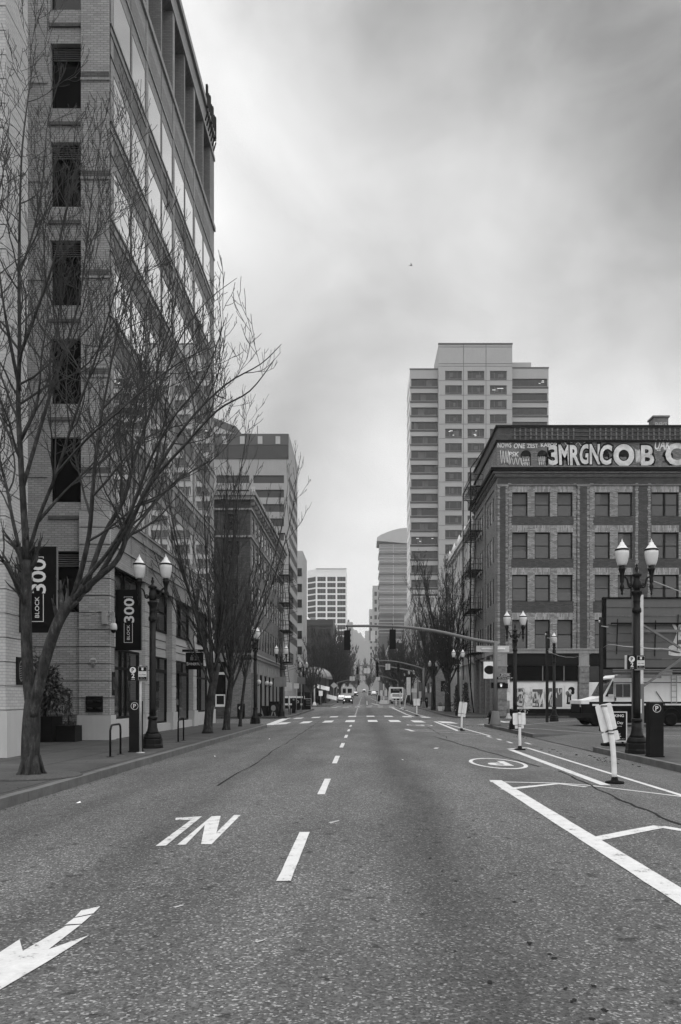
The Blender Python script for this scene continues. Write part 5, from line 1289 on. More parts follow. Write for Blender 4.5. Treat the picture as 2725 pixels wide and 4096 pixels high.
lamp(-7.0, 132, 0, 'twin globe lamp at the dome pavilion corner')
lamp(-6.9, 158, 0, 'twin globe lamp after the dome pavilion with a white plate')
lamp(-6.6, 196, 0, 'most distant twin globe lamp along the left footway')
lamp(8.0, 132, 0, 'twin globe lamp right of the parked box truck, with a tall pale banner')
lamp(8.2, 150, 0, 'twin globe lamp farther back behind the box truck')

# ------------------------------------------------------------------ signal masts
def signal_head(parent, x, y, ztop, facing, w=.34, h=1.08):
    m = MB(); m.box(x-w/2, x+w/2, y-.12, y+.12, ztop-h, ztop, 0)
    m.bar((x, y, ztop), (x, y, ztop+.28), .06, None, 0)
    if facing:
        for k in range(3):
            zc = ztop-h*(k+.5)/3; m.disc((x, y-.125, zc), UX, Z3, .12, .12, 1, 12)
            m.tube([(x-.14, y-.13, zc), (x-.1, y-.28, zc+.11), (x, y-.34, zc+.15), (x+.1, y-.28, zc+.11), (x+.14, y-.13, zc)], .035, 4)
    m.build('signal_head', [M['charcoal'], M['black']], parent)
def mast(label, xp, y, ztop, path, heads, signs, sc=1, rb=.15, group='signal masts'):
    z0 = zb(y)+.15
    t = thing('signal_mast', label, 'traffic signal', (xp, y, z0), group)
    m = MB(); m.lathe([(rb*2.1, 0), (rb*1.9, .1), (rb*1.2, .75), (rb, .8)], (xp, y, z0), 12); m.build('base', M['pole_grey'], t)
    m = MB(); m.tube([(xp, y, z0+.5), (xp, y, ztop)], [rb*.9, rb*.75], 12); m.build('pole', M['pole_grey'], t)
    pts = smooth_path([V((x, y, z)) for x, z in path], 5); m = MB(); m.tube(pts, taper(len(pts), rb*.68, rb*.42), 10); m.build('arm', M['pole_grey'], t)
    for x, zt, f in heads: signal_head(t, x, y, zt, f)
    for x, z0_, z1, w in signs:
        m = MB(); m.box(x-w/2, x+w/2, y-.02, y+.02, z0_, z1, 0); m.bar((x, y-.05, z0_+.05), (x, y-.05, z1+.25), .05, None, 1); m.build('sign_plate', [M['grey_light'], M['pole_grey']], t)
    return t
Y = 44.
mast1 = mast('tall curved signal mast reaching over the street with two dark signal backs', X_(1140.5, Y), Y, Z_(1476, Y), [(X_(1140, Y), Z_(1480, Y)), (X_(1090, Y), Z_(1472, Y)), (X_(1010, Y), Z_(1454, Y)), (X_(930, Y), Z_(1443.5, Y)), (X_(860, Y), Z_(1441, Y)), (X_(796, Y), Z_(1441, Y))],
     [(X_(799.5, Y), Z_(1451, Y), 0), (X_(904, Y), Z_(1449, Y), 0)], [(X_(852, Y), Z_(1476, Y), Z_(1452, Y), .56)], rb=.16)
m = MB(); m.box(X_(1098, Y), X_(1174, Y), Y+.2, Y+.24, Z_(1500, Y), Z_(1486, Y)); m.build('name_panel', M['grey_light'], mast1)
m = MB(); m.box(X_(1110, Y), X_(1164, Y), Y+.14, Y+.2, Z_(1494.5, Y), Z_(1491.5, Y)); m.build('panel_bracket', M['white_paint'], mast1)
def street_plate(par, px0, px1, py0, py1, Y, txt, inv=False):
    m = MB(); m.box(X_(px0, Y), X_(px1, Y), Y-.2, Y-.18, Z_(py1, Y), Z_(py0, Y)); m.build('street_name_sign', M['charcoal'], par)
    s = par.children[-1]; s = [c for c in par.children if c.name.startswith('street_name_sign')][-1]
    m = MB(); m.text(txt, ((X_(px0, Y)+X_(px1, Y))/2, Y-.206, (Z_(py0, Y)+Z_(py1, Y))/2), UX, Z3, (Z_(py0, Y)-Z_(py1, Y))*.6, (X_(px1, Y)-X_(px0, Y))*.85, 0, .02)
    if inv:
        for a, c in ((py0, py0+.6), (py1-.6, py1)): m.box(X_(px0, Y), X_(px1, Y), Y-.205, Y-.2, Z_(c, Y), Z_(a, Y))
    m.build('sign_lettering', M['letter'], s)
street_plate(mast1, 1150.5, 1174, 1550, 1557, Y, 'SW STARK', True); street_plate(mast1, 1143, 1181.5, 1558.5, 1563.8, Y, 'SW Harvey Milk ST')
m = MB(); m.box(X_(1145.5, Y), X_(1161, Y), Y-.25, Y+.1, Z_(1584.5, Y), Z_(1571, Y)); m.box(X_(1162, Y), X_(1169, Y), Y-.1, Y+.25, Z_(1584.5, Y), Z_(1573, Y)); m.box(X_(1131.5, Y), X_(1136, Y), Y-.1, Y+.25, Z_(1584, Y), Z_(1571, Y)); m.build('walk_signal', M['black'], mast1)
hand = mat('signal_lamp', .9); hand.node_tree.nodes['Principled BSDF'].inputs['Emission Color'].default_value = g3(1); hand.node_tree.nodes['Principled BSDF'].inputs['Emission Strength'].default_value = .25
m = MB(); hx, hz_ = X_(1152, Y), Z_(1578, Y)
m.disc((hx, Y-.26, hz_-.03), UX, Z3, .05, .055, 0, 10)
for k in range(4): m.bar((hx-.04+.025*k, Y-.26, hz_), (hx-.06+.035*k, Y-.26, hz_+.1), .016, .004)
m.bar((hx+.04, Y-.26, hz_-.03), (hx+.08, Y-.26, hz_+.03), .016, .004); m.build('hand_symbol', hand, [c for c in mast1.children if c.name.startswith('walk_signal')][0])
Y = 107.
mast('signal mast with two visored signals facing the viewer at the second crossing', X_(975, Y), Y, Z_(1538, Y), [(X_(975, Y), Z_(1540, Y)), (X_(950, Y), Z_(1532, Y)), (X_(910, Y), Z_(1523, Y)), (X_(868, Y), Z_(1520.5, Y))],
     [(X_(868.5, Y), Z_(1524, Y), 1), (X_(917, Y), Z_(1529, Y), 1)], [(X_(893, Y), Z_(1542, Y), Z_(1528, Y), .62)], rb=.17)
Y = 122.
mast('signal mast with dark signal backs just behind the second crossing', X_(962, Y), Y, Z_(1548, Y), [(X_(962, Y), Z_(1549, Y)), (X_(930, Y), Z_(1541, Y)), (X_(880, Y), Z_(1533.5, Y)), (X_(820, Y), Z_(1532, Y))],
     [(X_(823, Y), Z_(1536, Y), 0), (X_(869, Y), Z_(1542, Y), 0)], [(X_(845, Y), Z_(1550, Y), Z_(1538, Y), .9)], rb=.17)
Y = 176.
mast('far signal mast carrying three pale plates over the street', X_(916, Y), Y, Z_(1566, Y), [(X_(916, Y), Z_(1567, Y)), (X_(880, Y), Z_(1557, Y)), (X_(850, Y), Z_(1553.5, Y)), (X_(811, Y), Z_(1554, Y))],
     [], [(X_(811, Y), Z_(1567, Y), Z_(1557, Y), 1.1), (X_(835.5, Y), Z_(1566, Y), Z_(1556, Y), 1.1), (X_(870, Y), Z_(1566, Y), Z_(1558, Y), .9)], rb=.17)
Y = 182.
mast('far signal mast leaning in from the left footway', X_(776, Y), Y, Z_(1571, Y), [(X_(776, Y), Z_(1572, Y)), (X_(795, Y), Z_(1567, Y)), (X_(822, Y), Z_(1563, Y)), (X_(846, Y), Z_(1563, Y))],
     [(X_(826, Y), Z_(1566, Y), 0)], [], rb=.17)

# ------------------------------------------------------------------ parking signs, pay stations, racks, banners
def park_sign(par, c, w, h, number, edge=False):
    """dark sign with P, 2 and a number plate; c = centre on the sign face (towards -Y)"""
    x, y, z = c; m = MB(); m.box(x-w/2, x+w/2, y, y+.02, z-h/2, z+h/2); s = m.build('sign_panel', M['charcoal'], par)
    m = MB(); e = y-.004
    m.disc((x-w*.25, e, z+h*.22), UX, Z3, h*.21, h*.21, 0, 24); m.text('P', (x-w*.25, e-.004, z+h*.22), UX, Z3, h*.26, None, 1, .03)
    m.text('2', (x-w*.24, e, z-h*.16), UX, Z3, h*.32, None, 0, .03); m.text('HOURS', (x-w*.24, e, z-h*.41), UX, Z3, h*.06, w*.2, 0, .01)
    px0, px1 = x+w*.04, x+w*.47
    m.box(px0, px1, e-.002, e, z-h*.46, z+h*.45, 0); m.box(px0+w*.012, px1-w*.012, e-.006, e-.002, z+h*.14, z+h*.43, 1); m.box(px0+w*.012, px1-w*.012, e-.006, e-.002, z-h*.44, z-h*.23, 1)
    m.text(number, ((px0+px1)/2, e-.007, z-h*.09), UX, Z3, h*.11, w*.35, 1, .01)
    m.disc(((px0+px1)/2, e-.009, z+h*.27), UX, Z3, h*.075, h*.075, 0, 12)
    for k in range(3): m.disc(((px0+px1)/2+(k-1)*h*.05, e-.009, z+h*.36), UX, Z3, h*.03, h*.03, 0, 8)
    m.text('Parking Kitty Zone', ((px0+px1)/2, e-.007, z+h*.07), UX, Z3, h*.04, w*.36, 1); m.text('Powered by', ((px0+px1)/2, e-.009, z-h*.30), UX, Z3, h*.035, w*.2, 0); m.text('mobile parking', ((px0+px1)/2, e-.009, z-h*.38), UX, Z3, h*.035, w*.3, 0)
    m.build('sign_lettering', [M['letter'], M['charcoal']], s)
t = thing('parking_sign', 'parking sign numbered 55706 on its own pale post at the left kerb', 'sign', (-6.07, 21.9, .15))
m = MB(); m.tube([(-6.07, 21.95, .15), (-6.07, 21.95, 2.55)], .035, 10); m.lathe([(.13, 0), (.12, .015), (.05, .03)], (-6.07, 21.95, .15), 12); m.build('post', M['galv'], t)
park_sign(t, (X_(317, 21.88), 21.88, Z_(1550, 21.88)), 44*21.88/F, 34*21.88/F, '55706')
t = thing('parking_sign', 'parking sign numbered 55743 strapped to the nearest right lamp', 'sign', (7.4, 21.5, 2.5))
park_sign(t, (X_(1465, 21.5), 21.5, Z_(1524.5, 21.5)), 41*21.5/F, 32.5*21.5/F, '55743')
m = MB(); m.box(X_(1438, 21.6), X_(1446, 21.6), 21.56, 21.6, Z_(1540, 21.6), Z_(1508.5, 21.6)); m.box(7.33, 7.52, 21.52, 21.66, 2.4, 2.44); m.box(7.33, 7.52, 21.52, 21.66, 2.7, 2.74); m.build('rear_panel', M['grey_light'], t)
def pay_station(x, y, label, w=.31, h=1.44, d=.3):
    z0 = zb(y)+.15; t = thing('pay_station', label, 'parking meter', (x, y, z0), 'parking pay stations')
    m = MB(); m.prism([(y, z0), (y+d, z0), (y+d, z0+h-.03), (y+d*.2, z0+h), (y, z0+h-.02)], 'x', x-w/2, x+w/2); m.build('cabinet', M['charcoal'], t)
    m = MB(); zc = z0+h-.16
    m.disc((x+.0, y-.004, zc), UX, Z3, .105, .105, 0, 24, .88); m.text('P', (x, y-.004, zc), UX, Z3, .12, None, 0, .02); m.build('emblem', M['letter'], t)
    m = MB(); m.box(x-w/2-.004, x+w/2+.004, y-.006, y+.01, z0+h*.47, z0+h*.48); m.box(x-w/2-.02, x+w/2+.02, y-.02, y+d+.02, z0-.02, z0+.03); m.build('plinth', M['black'], t)
pay_station(-6.33, 22.3, 'dark pay station by the parking sign on the left footway')
pay_station(7.47, 20.4, 'dark pay station right of the nearest right lamp', .345, 1.4)
pay_station(-6.75, 78.6, 'dark pay station among poles far along the left footway', .35, 1.5)
def rack(x, y, label):
    t = thing('bike_rack', label, 'bike rack', (x, y, .15), 'bike racks on the left footway')
    m = MB(); pts = [(x-.01, y-.5, .16), (x-.01, y-.5, .82)] + [(x, y-.5+.14*(1-math.cos(a)), .82+.14*math.sin(a)) for a in (.4, .8, 1.2, PI/2)] + [(x-.05, y+.5-.14*(1-math.cos(a)), .82+.14*math.sin(a)) for a in (PI/2, 1.2, .8, .4)] + [(x-.05, y+.5, .82), (x-.05, y+.5, .16)]
    m.tube(pts, .027, 8); m.build('hoop', M['iron'], t)
    m = MB(); m.lathe([(.1, 0), (.09, .012), (.03, .015)], (x-.01, y-.5, .15), 12); m.lathe([(.1, 0), (.09, .012), (.03, .015)], (x-.05, y+.5, .15), 12); m.build('foot_plate', M['iron'], t)
    return t
rack(-6.43, 21.0, 'black hoop bike rack in front of the left pay station'); rack(-6.28, 27.9, 'black hoop bike rack after the left street lamp')
t = thing('bike_rack', 'black hoop bike rack far away beyond the trash carts', 'bike rack', (-6.65, 73, .15), 'bike racks on the left footway'); m = MB(); m.tube([(-6.65, 72.6, .15), (-6.65, 72.6, .9), (-6.6, 73.0, 1.0), (-6.6, 73.4, .9), (-6.6, 73.4, .15)], .03, 6); m.build('hoop', M['iron'], t)
def banner(x0, x1, y, z0, z1, label, wallx):
    t = thing('hanging_banner', label, 'banner', (x0, y, z0), 'vertical banners on the office walls')
    m = MB(); m.box(x0, x1, y, y+.05, z0, z1); p = m.build('panel', M['iron_flat'], t)
    m = MB(); m.box(x0-.2, x1, y+.055, y+.1, z1-.12, z1-.06); m.box(x0-.2, x1, y+.055, y+.1, z0+.08, z0+.14); m.box(x1, x1+.025, y, y+.06, z0, z1); m.build('bracket', M['pole_grey'], t)
    w, h = x1-x0, z1-z0; m = MB(); e = y-.006; L_ = lambda u, v: (x0+w*u, e, z0+h*v)
    # lettering reads bottom to top: baseline to the right
    UU, WW = Z3, -UX
    m.text('300', L_(.53, .655), UU, WW, w*.40, h*.40, 0, .018)
    m.text('BLOCK', L_(.50, .295), UU, WW, w*.11, h*.245, 0, .006)
    a0, a1, b0, b1 = .33, .67, .125, .445; t_ = .016
    m.box(x0+w*a0, x0+w*(a0+t_), e-.002, e, z0+h*b0, z0+h*b1); m.box(x0+w*(a1-t_), x0+w*a1, e-.002, e, z0+h*b0, z0+h*b1); m.box(x0+w*(a0+t_), x0+w*(a1-t_), e-.002, e, z0+h*b0, z0+h*(b0+.007))
    m.box(x0+w*a0, x0+w*(a1), e-.002, e, z0+h*.875, z0+h*.882); m.box(x0+w*a0, x0+w*(a0+t_), e-.002, e, z0+h*.86, z0+h*.875); m.box(x0+w*(a1-t_), x0+w*a1, e-.002, e, z0+h*.86, z0+h*.875)
    m.build('banner_lettering', M['letter'], p)
Y = 29.7; banner(X_(266, Y), X_(325, Y), Y, Z_(1497, Y), Z_(1357, Y), 'black vertical banner reading BLOCK 300 on the tall office building corner', FX)
Y = 21.05; banner(X_(41, Y), X_(130, Y), Y, Z_(1456, Y), Z_(1258, Y), 'black vertical banner half hidden behind the trunk of the largest tree', -9)
t = thing('security_camera', 'pale dome security camera bracketed to the corner pier of the office building', 'camera', (-9.0, 28.7, 4.0))
m = MB(); m.box(-9.3, -9.12, 28.62, 28.78, 4.3, 4.75); m.bar((-9.12, 28.7, 4.6), (-8.9, 28.7, 4.75), .07); m.bar((-8.9, 28.7, 4.72), (-8.9, 28.7, 4.3), .07); m.build('bracket', M['galv'], t)
m = MB(); m.lathe([(.09, 4.32), (.12, 4.25), (.13, 4.12), (.11, 4.08)], (-8.9, 28.7, 0), 14); m.build('housing', M['grey_light'], t)
m = MB(); m.lathe([(.1, 4.09), (.085, 4.02), (.03, 3.97)], (-8.9, 28.7, 0), 12); m.build('dome_lens', M['black'], t)
m = MB(); m.tube([(-10.0, 28.74, 4.62), (-9.7, 28.74, 4.64), (-9.4, 28.74, 4.78), (-9.22, 28.74, 4.72)], .015, 5); m.build('cable', M['galv'], t)
t = thing('wall_plate', 'dark plate with four round hose inlets low on the corner pier', 'hose inlet', (-9.62, 28.7, 1.35))
m = MB(); m.box(-9.9, -9.3, 28.72, 28.78, 1.15, 1.72); m.build('plate', M['charcoal'], t)
for q in range(4):
    m = MB(); m.lathe([(.09, 0), (.1, .05), (.06, .06)], (-9.75+.3*(q % 2), 28.7, 1.25+.25*(q//2)), 12); m.build('inlet_cap', M['iron'], t)
t = thing('alarm_bell', 'small pale slatted alarm bell on the corner pier', 'alarm', (-9.65, 28.7, 2.95))
m = MB(); m.disc((-9.65, 28.76, 2.97), UX, Z3, .13, .13, 0, 18); m.build('bell', M['grey_light'], t)
m = MB()
for q in range(3): m.box(-9.75, -9.55, 28.735, 28.755, 2.88+.06*q, 2.905+.06*q)
m.box(-9.69, -9.61, 28.74, 28.77, 2.75, 2.86); m.build('slat', M['pole_grey'], t)
# hanging shop sign
Y = 41.4; t = thing('shop_sign', 'black square hanging shop sign with pale name lettering, beside the leaning tree', 'sign', (X_(447, Y), Y, Z_(1520, Y)))
m = MB(); m.box(X_(427.5, Y), X_(468, Y), Y, Y+.08, Z_(1541, Y), Z_(1502, Y)); p = m.build('panel', M['iron_flat'], t)
m = MB(); m.text('SWINERTON', (X_(448, Y), Y-.006, Z_(1528.5, Y)), UX, Z3, .13, .78, 0, .012); m.text('S', (X_(431.5, Y), Y-.006, Z_(1528, Y)), UX, Z3, .17, .1, 0, .012)
m.build('sign_lettering', M['letter'], p)
for q, (ox, lean) in enumerate(((-.12, 0), (.1, .06))):
    m = MB(); bx_ = X_(447, Y)+ox; bz = Z_(1520, Y); m.disc((bx_, Y-.006, bz+.23), UX, Z3, .045, .05, 1, 10); m.obox((bx_-.08, Y-.008, bz), (.16, 0, 0), (lean, 0, .18), (0, .003, 0), 1); m.bar((bx_, Y-.008, bz+.13), (bx_+.2, Y-.008, bz+.16), .04, .003, 1)
    m.build('figure_emblem', [M['letter'], M['pole_grey']], p)
m = MB(); m.box(X_(424, Y)-.1, X_(474, Y), Y-.01, Y+.09, Z_(1500.5, Y), Z_(1495, Y)); m.box(-9.2, X_(426, Y), Y+.02, Y+.06, Z_(1499, Y), Z_(1496.5, Y)); br = m.build('bracket', M['charcoal'], t)
m = MB(); m.text('300', (X_(451, Y), Y-.016, Z_(1497.8, Y)), UX, Z3, .09, .2, 0, .01); m.build('number_lettering', M['letter'], br)

# ------------------------------------------------------------------ white delineator posts with sign plates seen from behind
def delineator(x, y, h, plates, label, lean=(0, 0), r=.038):
    z0 = zr(x, y); t = thing('delineator_post', label, 'marker post', (x, y, z0), 'white bike lane posts')
    m = MB(); m.lathe([(.17, 0), (.17, .03), (.07, .05), (.05, .12)], (x, y, z0), 12); m.build('foot', M['rubber'], t)
    top = V((x+lean[0], y+lean[1], z0+h)); b0 = V((x, y, z0+.08)); mid = b0.lerp(top, .55)+V((-lean[0]*.3, 0, 0))
    m = MB(); m.tube(smooth_path([b0, mid, top], 5), [r*1.1]*6+[r]*5, 10); m.build('post', M['white_dirty'], t)
    d = (top-mid).normalized(); s = V((1, 0, 0)) - d*d.x; s.normalize()
    for w, za, zc in plates:
        c0 = mid.lerp(top, (za-h*.55)/(h*.45)); c1 = mid.lerp(top, (zc-h*.55)/(h*.45)); m = MB(); ax = (c1-c0)
        poly = []; cr = min(w, ax.length)*.1
        W2, A = w/2, ax.length
        for cx_, cz_, a0 in ((W2-cr, cr, -90), (W2-cr, A-cr, 0), (-W2+cr, A-cr, 90), (-W2+cr, cr, 180)):
            for k in range(4): a = math.radians(a0+30*k); poly.append((cx_+cr*math.cos(a), cz_+cr*math.sin(a)))
        nn = d.cross(s).normalized()*-.015; off = V((0, .05, 0))
        pf = [c0+off+s*p[0]+d*p[1] for p in poly]; n = len(pf)
        m.add(pf+[p+nn for p in pf], [tuple(range(n)), tuple(range(n, 2*n))[::-1]]+[(i, n+i, n+(i+1) % n, (i+1) % n) for i in range(n)])
        pl_ = m.build('sign_plate', M['white_dirty'], t)
        m = MB()
        for (u, v, a, c) in ((-.33, .3, .22, .16), (.2, .22, .2, .1), (.25, .8, .1, .06)):
            o = c0+off+s*(u*w)+d*(v*A)+V((0, -.004, 0)); m.obox(o, s*(a*w), d*(c*A), V((0, -.002, 0)))
        m.build('sticker', M['grey_light'], pl_)
    for za in [p[1] for p in plates]+[p[2]-.03 for p in plates]:
        if za < h*.55: continue
        c = mid.lerp(top, (za-h*.55)/(h*.45)); m = MB(); m.lathe([(r*1.25, -.012), (r*1.25, .012)], c, 10); m.build('clamp', M['pole_grey'], t)
    return t
p = G(1415, 1803); delineator(p.x, p.y, 1.40, [(.30, .93, 1.43), (.30, .72, .90)], 'leaning white post with two pale plates, nearest of the bike lane posts', (-.19, 0), .045)
p = G(1197, 1726); delineator(p.x, p.y, 1.12, [(.38, .72, 1.1), (.26, .6, .70)], 'upright white post with a grey plate, second of the bike lane posts', (-.02, 0), .04)
p = G(1062.5, 1682); delineator(p.x, p.y, 1.36, [(.38, .78, 1.36), (.36, .62, .76)], 'white post with stacked pale plates just before the crosswalk', (.1, 0), .045)
p = G(959.5, 1648); delineator(p.x, p.y, 1.5, [(.55, .85, 1.5)], 'white post with one plain pale plate beyond the crosswalk', (0, 0), .055)
for i, (px, y, h, ln_) in enumerate(((932, 97, 1.75, .25), (921, 109, 2.2, .02), (912, 122, 1.4, 0), (895, 134, 2.2, 0))):
    delineator(X_(px, y), y, h, [], ['bare leaning marker post nearest the dark cabinet', 'tall bare marker post before the box truck', 'short bare marker post before the box truck', 'bare white marker post beside the board trailer'][i], (ln_, 0), .06)

# ------------------------------------------------------------------ A-frame sign, poles with wires, small street furniture
t = thing('sandwich_board', 'black framed PARKING sign board standing behind the nearest right lamp', 'sign', (X_(1417, 25.2), 25.2, .15))
Y = 25.2; x0, x1, z0, z1 = X_(1391, Y), X_(1443.5, Y), Z_(1707, Y), Z_(1638, Y)
m = MB(); m.box(x0+.03, x1-.03, Y, Y+.05, z0+.03, z1-.03); p = m.build('panel', M['black'], t)
m = MB(); m.box(x0, x1, Y-.02, Y+.07, z1-.03, z1); m.box(x0, x1, Y-.02, Y+.07, z0, z0+.03); m.box(x0, x0+.03, Y-.02, Y+.07, z0+.03, z1-.03); m.box(x1-.03, x1, Y-.02, Y+.07, z0+.03, z1-.03); m.build('frame', M['grey_light'], t)
xm = (x0+x1)/2
for tx, dx_, z_, h_, w_, bo in (('PARKING', 0, z1-.13, .085, .52, .02), ('All Day', .06, z1-.36, .1, .36, .01), ('$8 No Permit', 0, z1-.46, .035, .4, .005), ('Parking', 0, z0+.24, .05, .3, .01), ('Available', 0, z0+.17, .05, .34, .01), ('Parking Lots 503-400-1312', 0, z0+.08, .035, .56, .006)):
    m = MB(); m.text(tx, (xm+dx_, Y-.005, z_), UX, Z3, h_, w_, 0, bo); m.build('sign_lettering', M['letter'], p)
m = MB(); m.prism([(x0-.03, .15), (x1+.03, .15), (x1+.01, .23), (x0-.02, .23)], 'y', Y-.22, Y+.28); m.box(x0+.1, x0+.16, Y, Y+.05, .23, z0); m.box(x1-.16, x1-.1, Y, Y+.05, .23, z0); m.build('base', M['black'], t)
for px, Y, y0_, lab in ((1384, 36.5, 1421, 'taller dark wooden pole with wires at the edge of the billboard'), (1259.6, 49.8, 1453.5, 'dark wooden pole left of the sideways lamp')):
    t = thing('wooden_pole', lab, 'pole', (X_(px, Y), Y, .15), 'wooden poles of the parking lot'); x = X_(px, Y); z = Z_(y0_, Y)
    m = MB(); m.box(x-.075, x+.075, Y-.075, Y+.075, .12, z); m.build('post', M['wood_pole'], t)
    m = MB(); m.lathe([(.05, 0), (.05, .1), (.02, .12)], (x-.1, Y-.05, z-.25), 8); m.bar((x-.02, Y-.1, z-.4), (x+.3, Y-.1, z-.45), .03); m.build('insulator', M['galv'], t)
a = V((X_(1384, 36.5)+.3, 36.4, Z_(1484, 36.5)))
for i, (q, sag, lab) in enumerate(((V((19.5, 37, 4.2)), .25, 'upper twisted pale cable from the taller wooden pole across the billboard'), (V((19.5, 36.5, 3.9)), .2, 'lower twisted pale cable from the taller wooden pole across the billboard'), (V((X_(1259.6, 49.8), 49.7, 4.6)), .5, 'thin pale wire sagging between the two wooden poles'))):
    m = MB(); pts = [a.lerp(q, k/24)+V((0, .012*math.cos(k*2), .012*math.sin(k*2)-sag*4*(k/24)*(1-k/24))) for k in range(25)]; m.tube(pts, .016 if i < 2 else .01, 4); tag(m.build('cable', M['galv']), lab, 'cable')
m = MB(); m.bar((X_(1490, 30), 30, Z_(1332, 30)), (17, 36, Z_(1400, 33)), .03); tag(m.build('cable', M['galv']), 'straight pale guy wire running down right from beside the nearest right lamp head', 'cable')
Y = 62.; t = thing('signal_post', 'short pale post with a flared foot before the graffiti building corner', 'post', (X_(1171, Y), Y, .15)); m = MB(); m.tube([(X_(1171, Y), Y, .15), (X_(1171, Y), Y, 3.2)], .09, 10); m.build('post', M['galv'], t)
m = MB(); m.lathe([(.28, 0), (.26, .06), (.12, .3), (.1, .42)], (X_(1171, Y), Y, .05), 12); m.build('foot', M['galv'], t); m = MB(); m.box(X_(1171, Y)-.14, X_(1171, Y)+.16, Y-.12, Y-.08, 1.45, 2.1); m.build('sign_plate', M['white_dirty'], t)
Y = 66.4; t = thing('hanging_sign', 'white hanging sign with a dark oval at the graffiti building corner', 'sign', (X_(1124, Y), Y, 3.3))
m = MB(); m.box(X_(1113.5, Y), X_(1140, Y), Y, Y+.06, Z_(1562, Y), Z_(1523, Y)); p = m.build('panel', M['white_paint'], t); m = MB(); m.disc((X_(1127.5, Y), Y-.005, Z_(1542, Y)), UX, Z3, .46, .36, 0, 26); m.build('oval_emblem', M['black'], p)
m = MB(); m.bar((X_(1106, Y), Y+.03, Z_(1520, Y)), (11.4, Y+.03, Z_(1520, Y)), .05); m.bar((X_(1113, Y), Y+.03, Z_(1519, Y)), (X_(1130, Y), Y+.03, Z_(1500, Y)), .03); m.bar((X_(1130, Y), Y+.03, Z_(1519, Y)), (X_(1180, Y), Y+.03, Z_(1498, Y)), .03); m.build('bracket', M['grey'], t)
t = thing('fire_hydrant', 'small dark fire hydrant beside the foot of the big signal mast', 'hydrant', (X_(1129, 47), 47, .15)); x = X_(1129, 47)
m = MB(); m.lathe([(.16, 0), (.16, .05), (.11, .07), (.11, .5), (.14, .52), (.14, .56), (.1, .66), (.03, .72), (.03, .78)], (x, 47, .15), 12); m.build('barrel', M['iron'], t); m = MB(); m.bar((x-.2, 47, .58), (x+.2, 47, .58), .11); m.bar((x, 46.8, .5), (x, 47, .5), .13); m.build('outlet', M['iron'], t)
# left corner: trash carts, boxes, panels
t = thing('trash_cart', 'tall dark wheeled trash cart with a pale round emblem', 'bin', (-7.15, 65.2, .15), 'trash carts on the corner'); m = MB(); m.prism([(-7.5, .2), (-6.85, .2), (-6.78, 1.25), (-7.55, 1.25)], 'y', 64.8, 65.5); m.build('body', M['charcoal'], t); m = MB(); m.prism([(-7.6, 1.25), (-6.75, 1.25), (-6.8, 1.38), (-7.5, 1.38)], 'y', 64.75, 65.55); m.build('lid', M['iron_flat'], t); m = MB(); m.disc((-7.2, 64.79, .85), UX, Z3, .2, .24, 0, 18); m.obox((-7.4, 64.79, .22), (.1, 0, 0), (.1, 0, .35), (0, .004, 0)); m.obox((-7.1, 64.79, .22), (.1, 0, 0), (-.06, 0, .3), (0, .004, 0)); m.build('emblem', M['grey'], t)
t = thing('trash_cart', 'shorter black slanted trash cart beside the one with the emblem', 'bin', (-7.85, 65.3, .15), 'trash carts on the corner'); m = MB(); m.prism([(-8.0, .2), (-7.58, .2), (-7.6, .95), (-8.2, .95)], 'y', 65, 65.6); m.build('body', M['black'], t); m = MB(); m.prism([(-8.25, .95), (-7.58, .95), (-7.6, 1.02), (-8.2, 1.02)], 'y', 64.95, 65.65); m.build('lid', M['charcoal'], t)
m = MB(); m.lathe([(.1, 0), (.25, .08), (.22, .2), (.1, .28), (.02, .33)], (-8.35, 64.9, .15), 10); tag(m.build('trash_bag', M['black']), 'black trash bag slumped beside the shorter cart', 'trash bag')
def flyer_box(x, y, w, h, label, txt=False, d=.45):
    z0 = zb(y)+.15; t = thing('newspaper_box', label, 'newspaper box', (x, y, z0), 'newspaper boxes'); m = MB(); m.prism([(y, z0+.1), (y+d, z0+.1), (y+d, z0+h), (y+.1, z0+h), (y, z0+h-.15)], 'x', x-w/2, x+w/2); m.build('body', M['black'], t)
    m = MB(); m.disc((x, y-.005, z0+h*.72), UX, Z3, w*.26, w*.26, 0, 16, .6); m.build('emblem', M['letter'], t); m = MB(); m.box(x-w*.4, x+w*.4, y+.05, y+d-.05, z0, z0+.1); m.build('pedestal', M['charcoal'], t)
flyer_box(X_(554, 58), 58, .5, 1.1, 'black newspaper box with a round white emblem before the record shop')
flyer_box(-7.6, 94, .6, 1.3, 'black newspaper box beside the information panel'); flyer_box(8.0, 107.6, .35, 1.35, 'black newspaper box behind the second signal mast'); flyer_box(8.55, 107.6, .4, 1.35, 'black utility newspaper box with white scrawl by the right trees')
Y = 95.; t = thing('information_panel', 'black free standing information panel with pale framed edge at the left corner', 'notice board', (-6.4, Y, .3)); m = MB(); m.box(X_(700.5, Y), X_(716, Y), Y-.1, Y+.1, .3, Z_(1609, Y)); p = m.build('panel', M['black'], t)
m = MB()
for q, (a, c) in enumerate(((.12, .5), (.1, .6), (.15, .45), (.1, .55))): m.box(X_(702.5, Y)+a, X_(702.5, Y)+a+c, Y-.115, Y-.105, 1.35-.2*q, 1.41-.2*q)
m.build('panel_lettering', M['grey'], p); m = MB(); m.box(X_(699.8, Y), X_(716.6, Y), Y-.12, Y+.12, Z_(1609, Y), Z_(1608, Y)); m.box(X_(716, Y), X_(716.6, Y), Y-.12, Y+.12, .3, Z_(1609, Y)); m.build('frame', M['grey_light'], t)
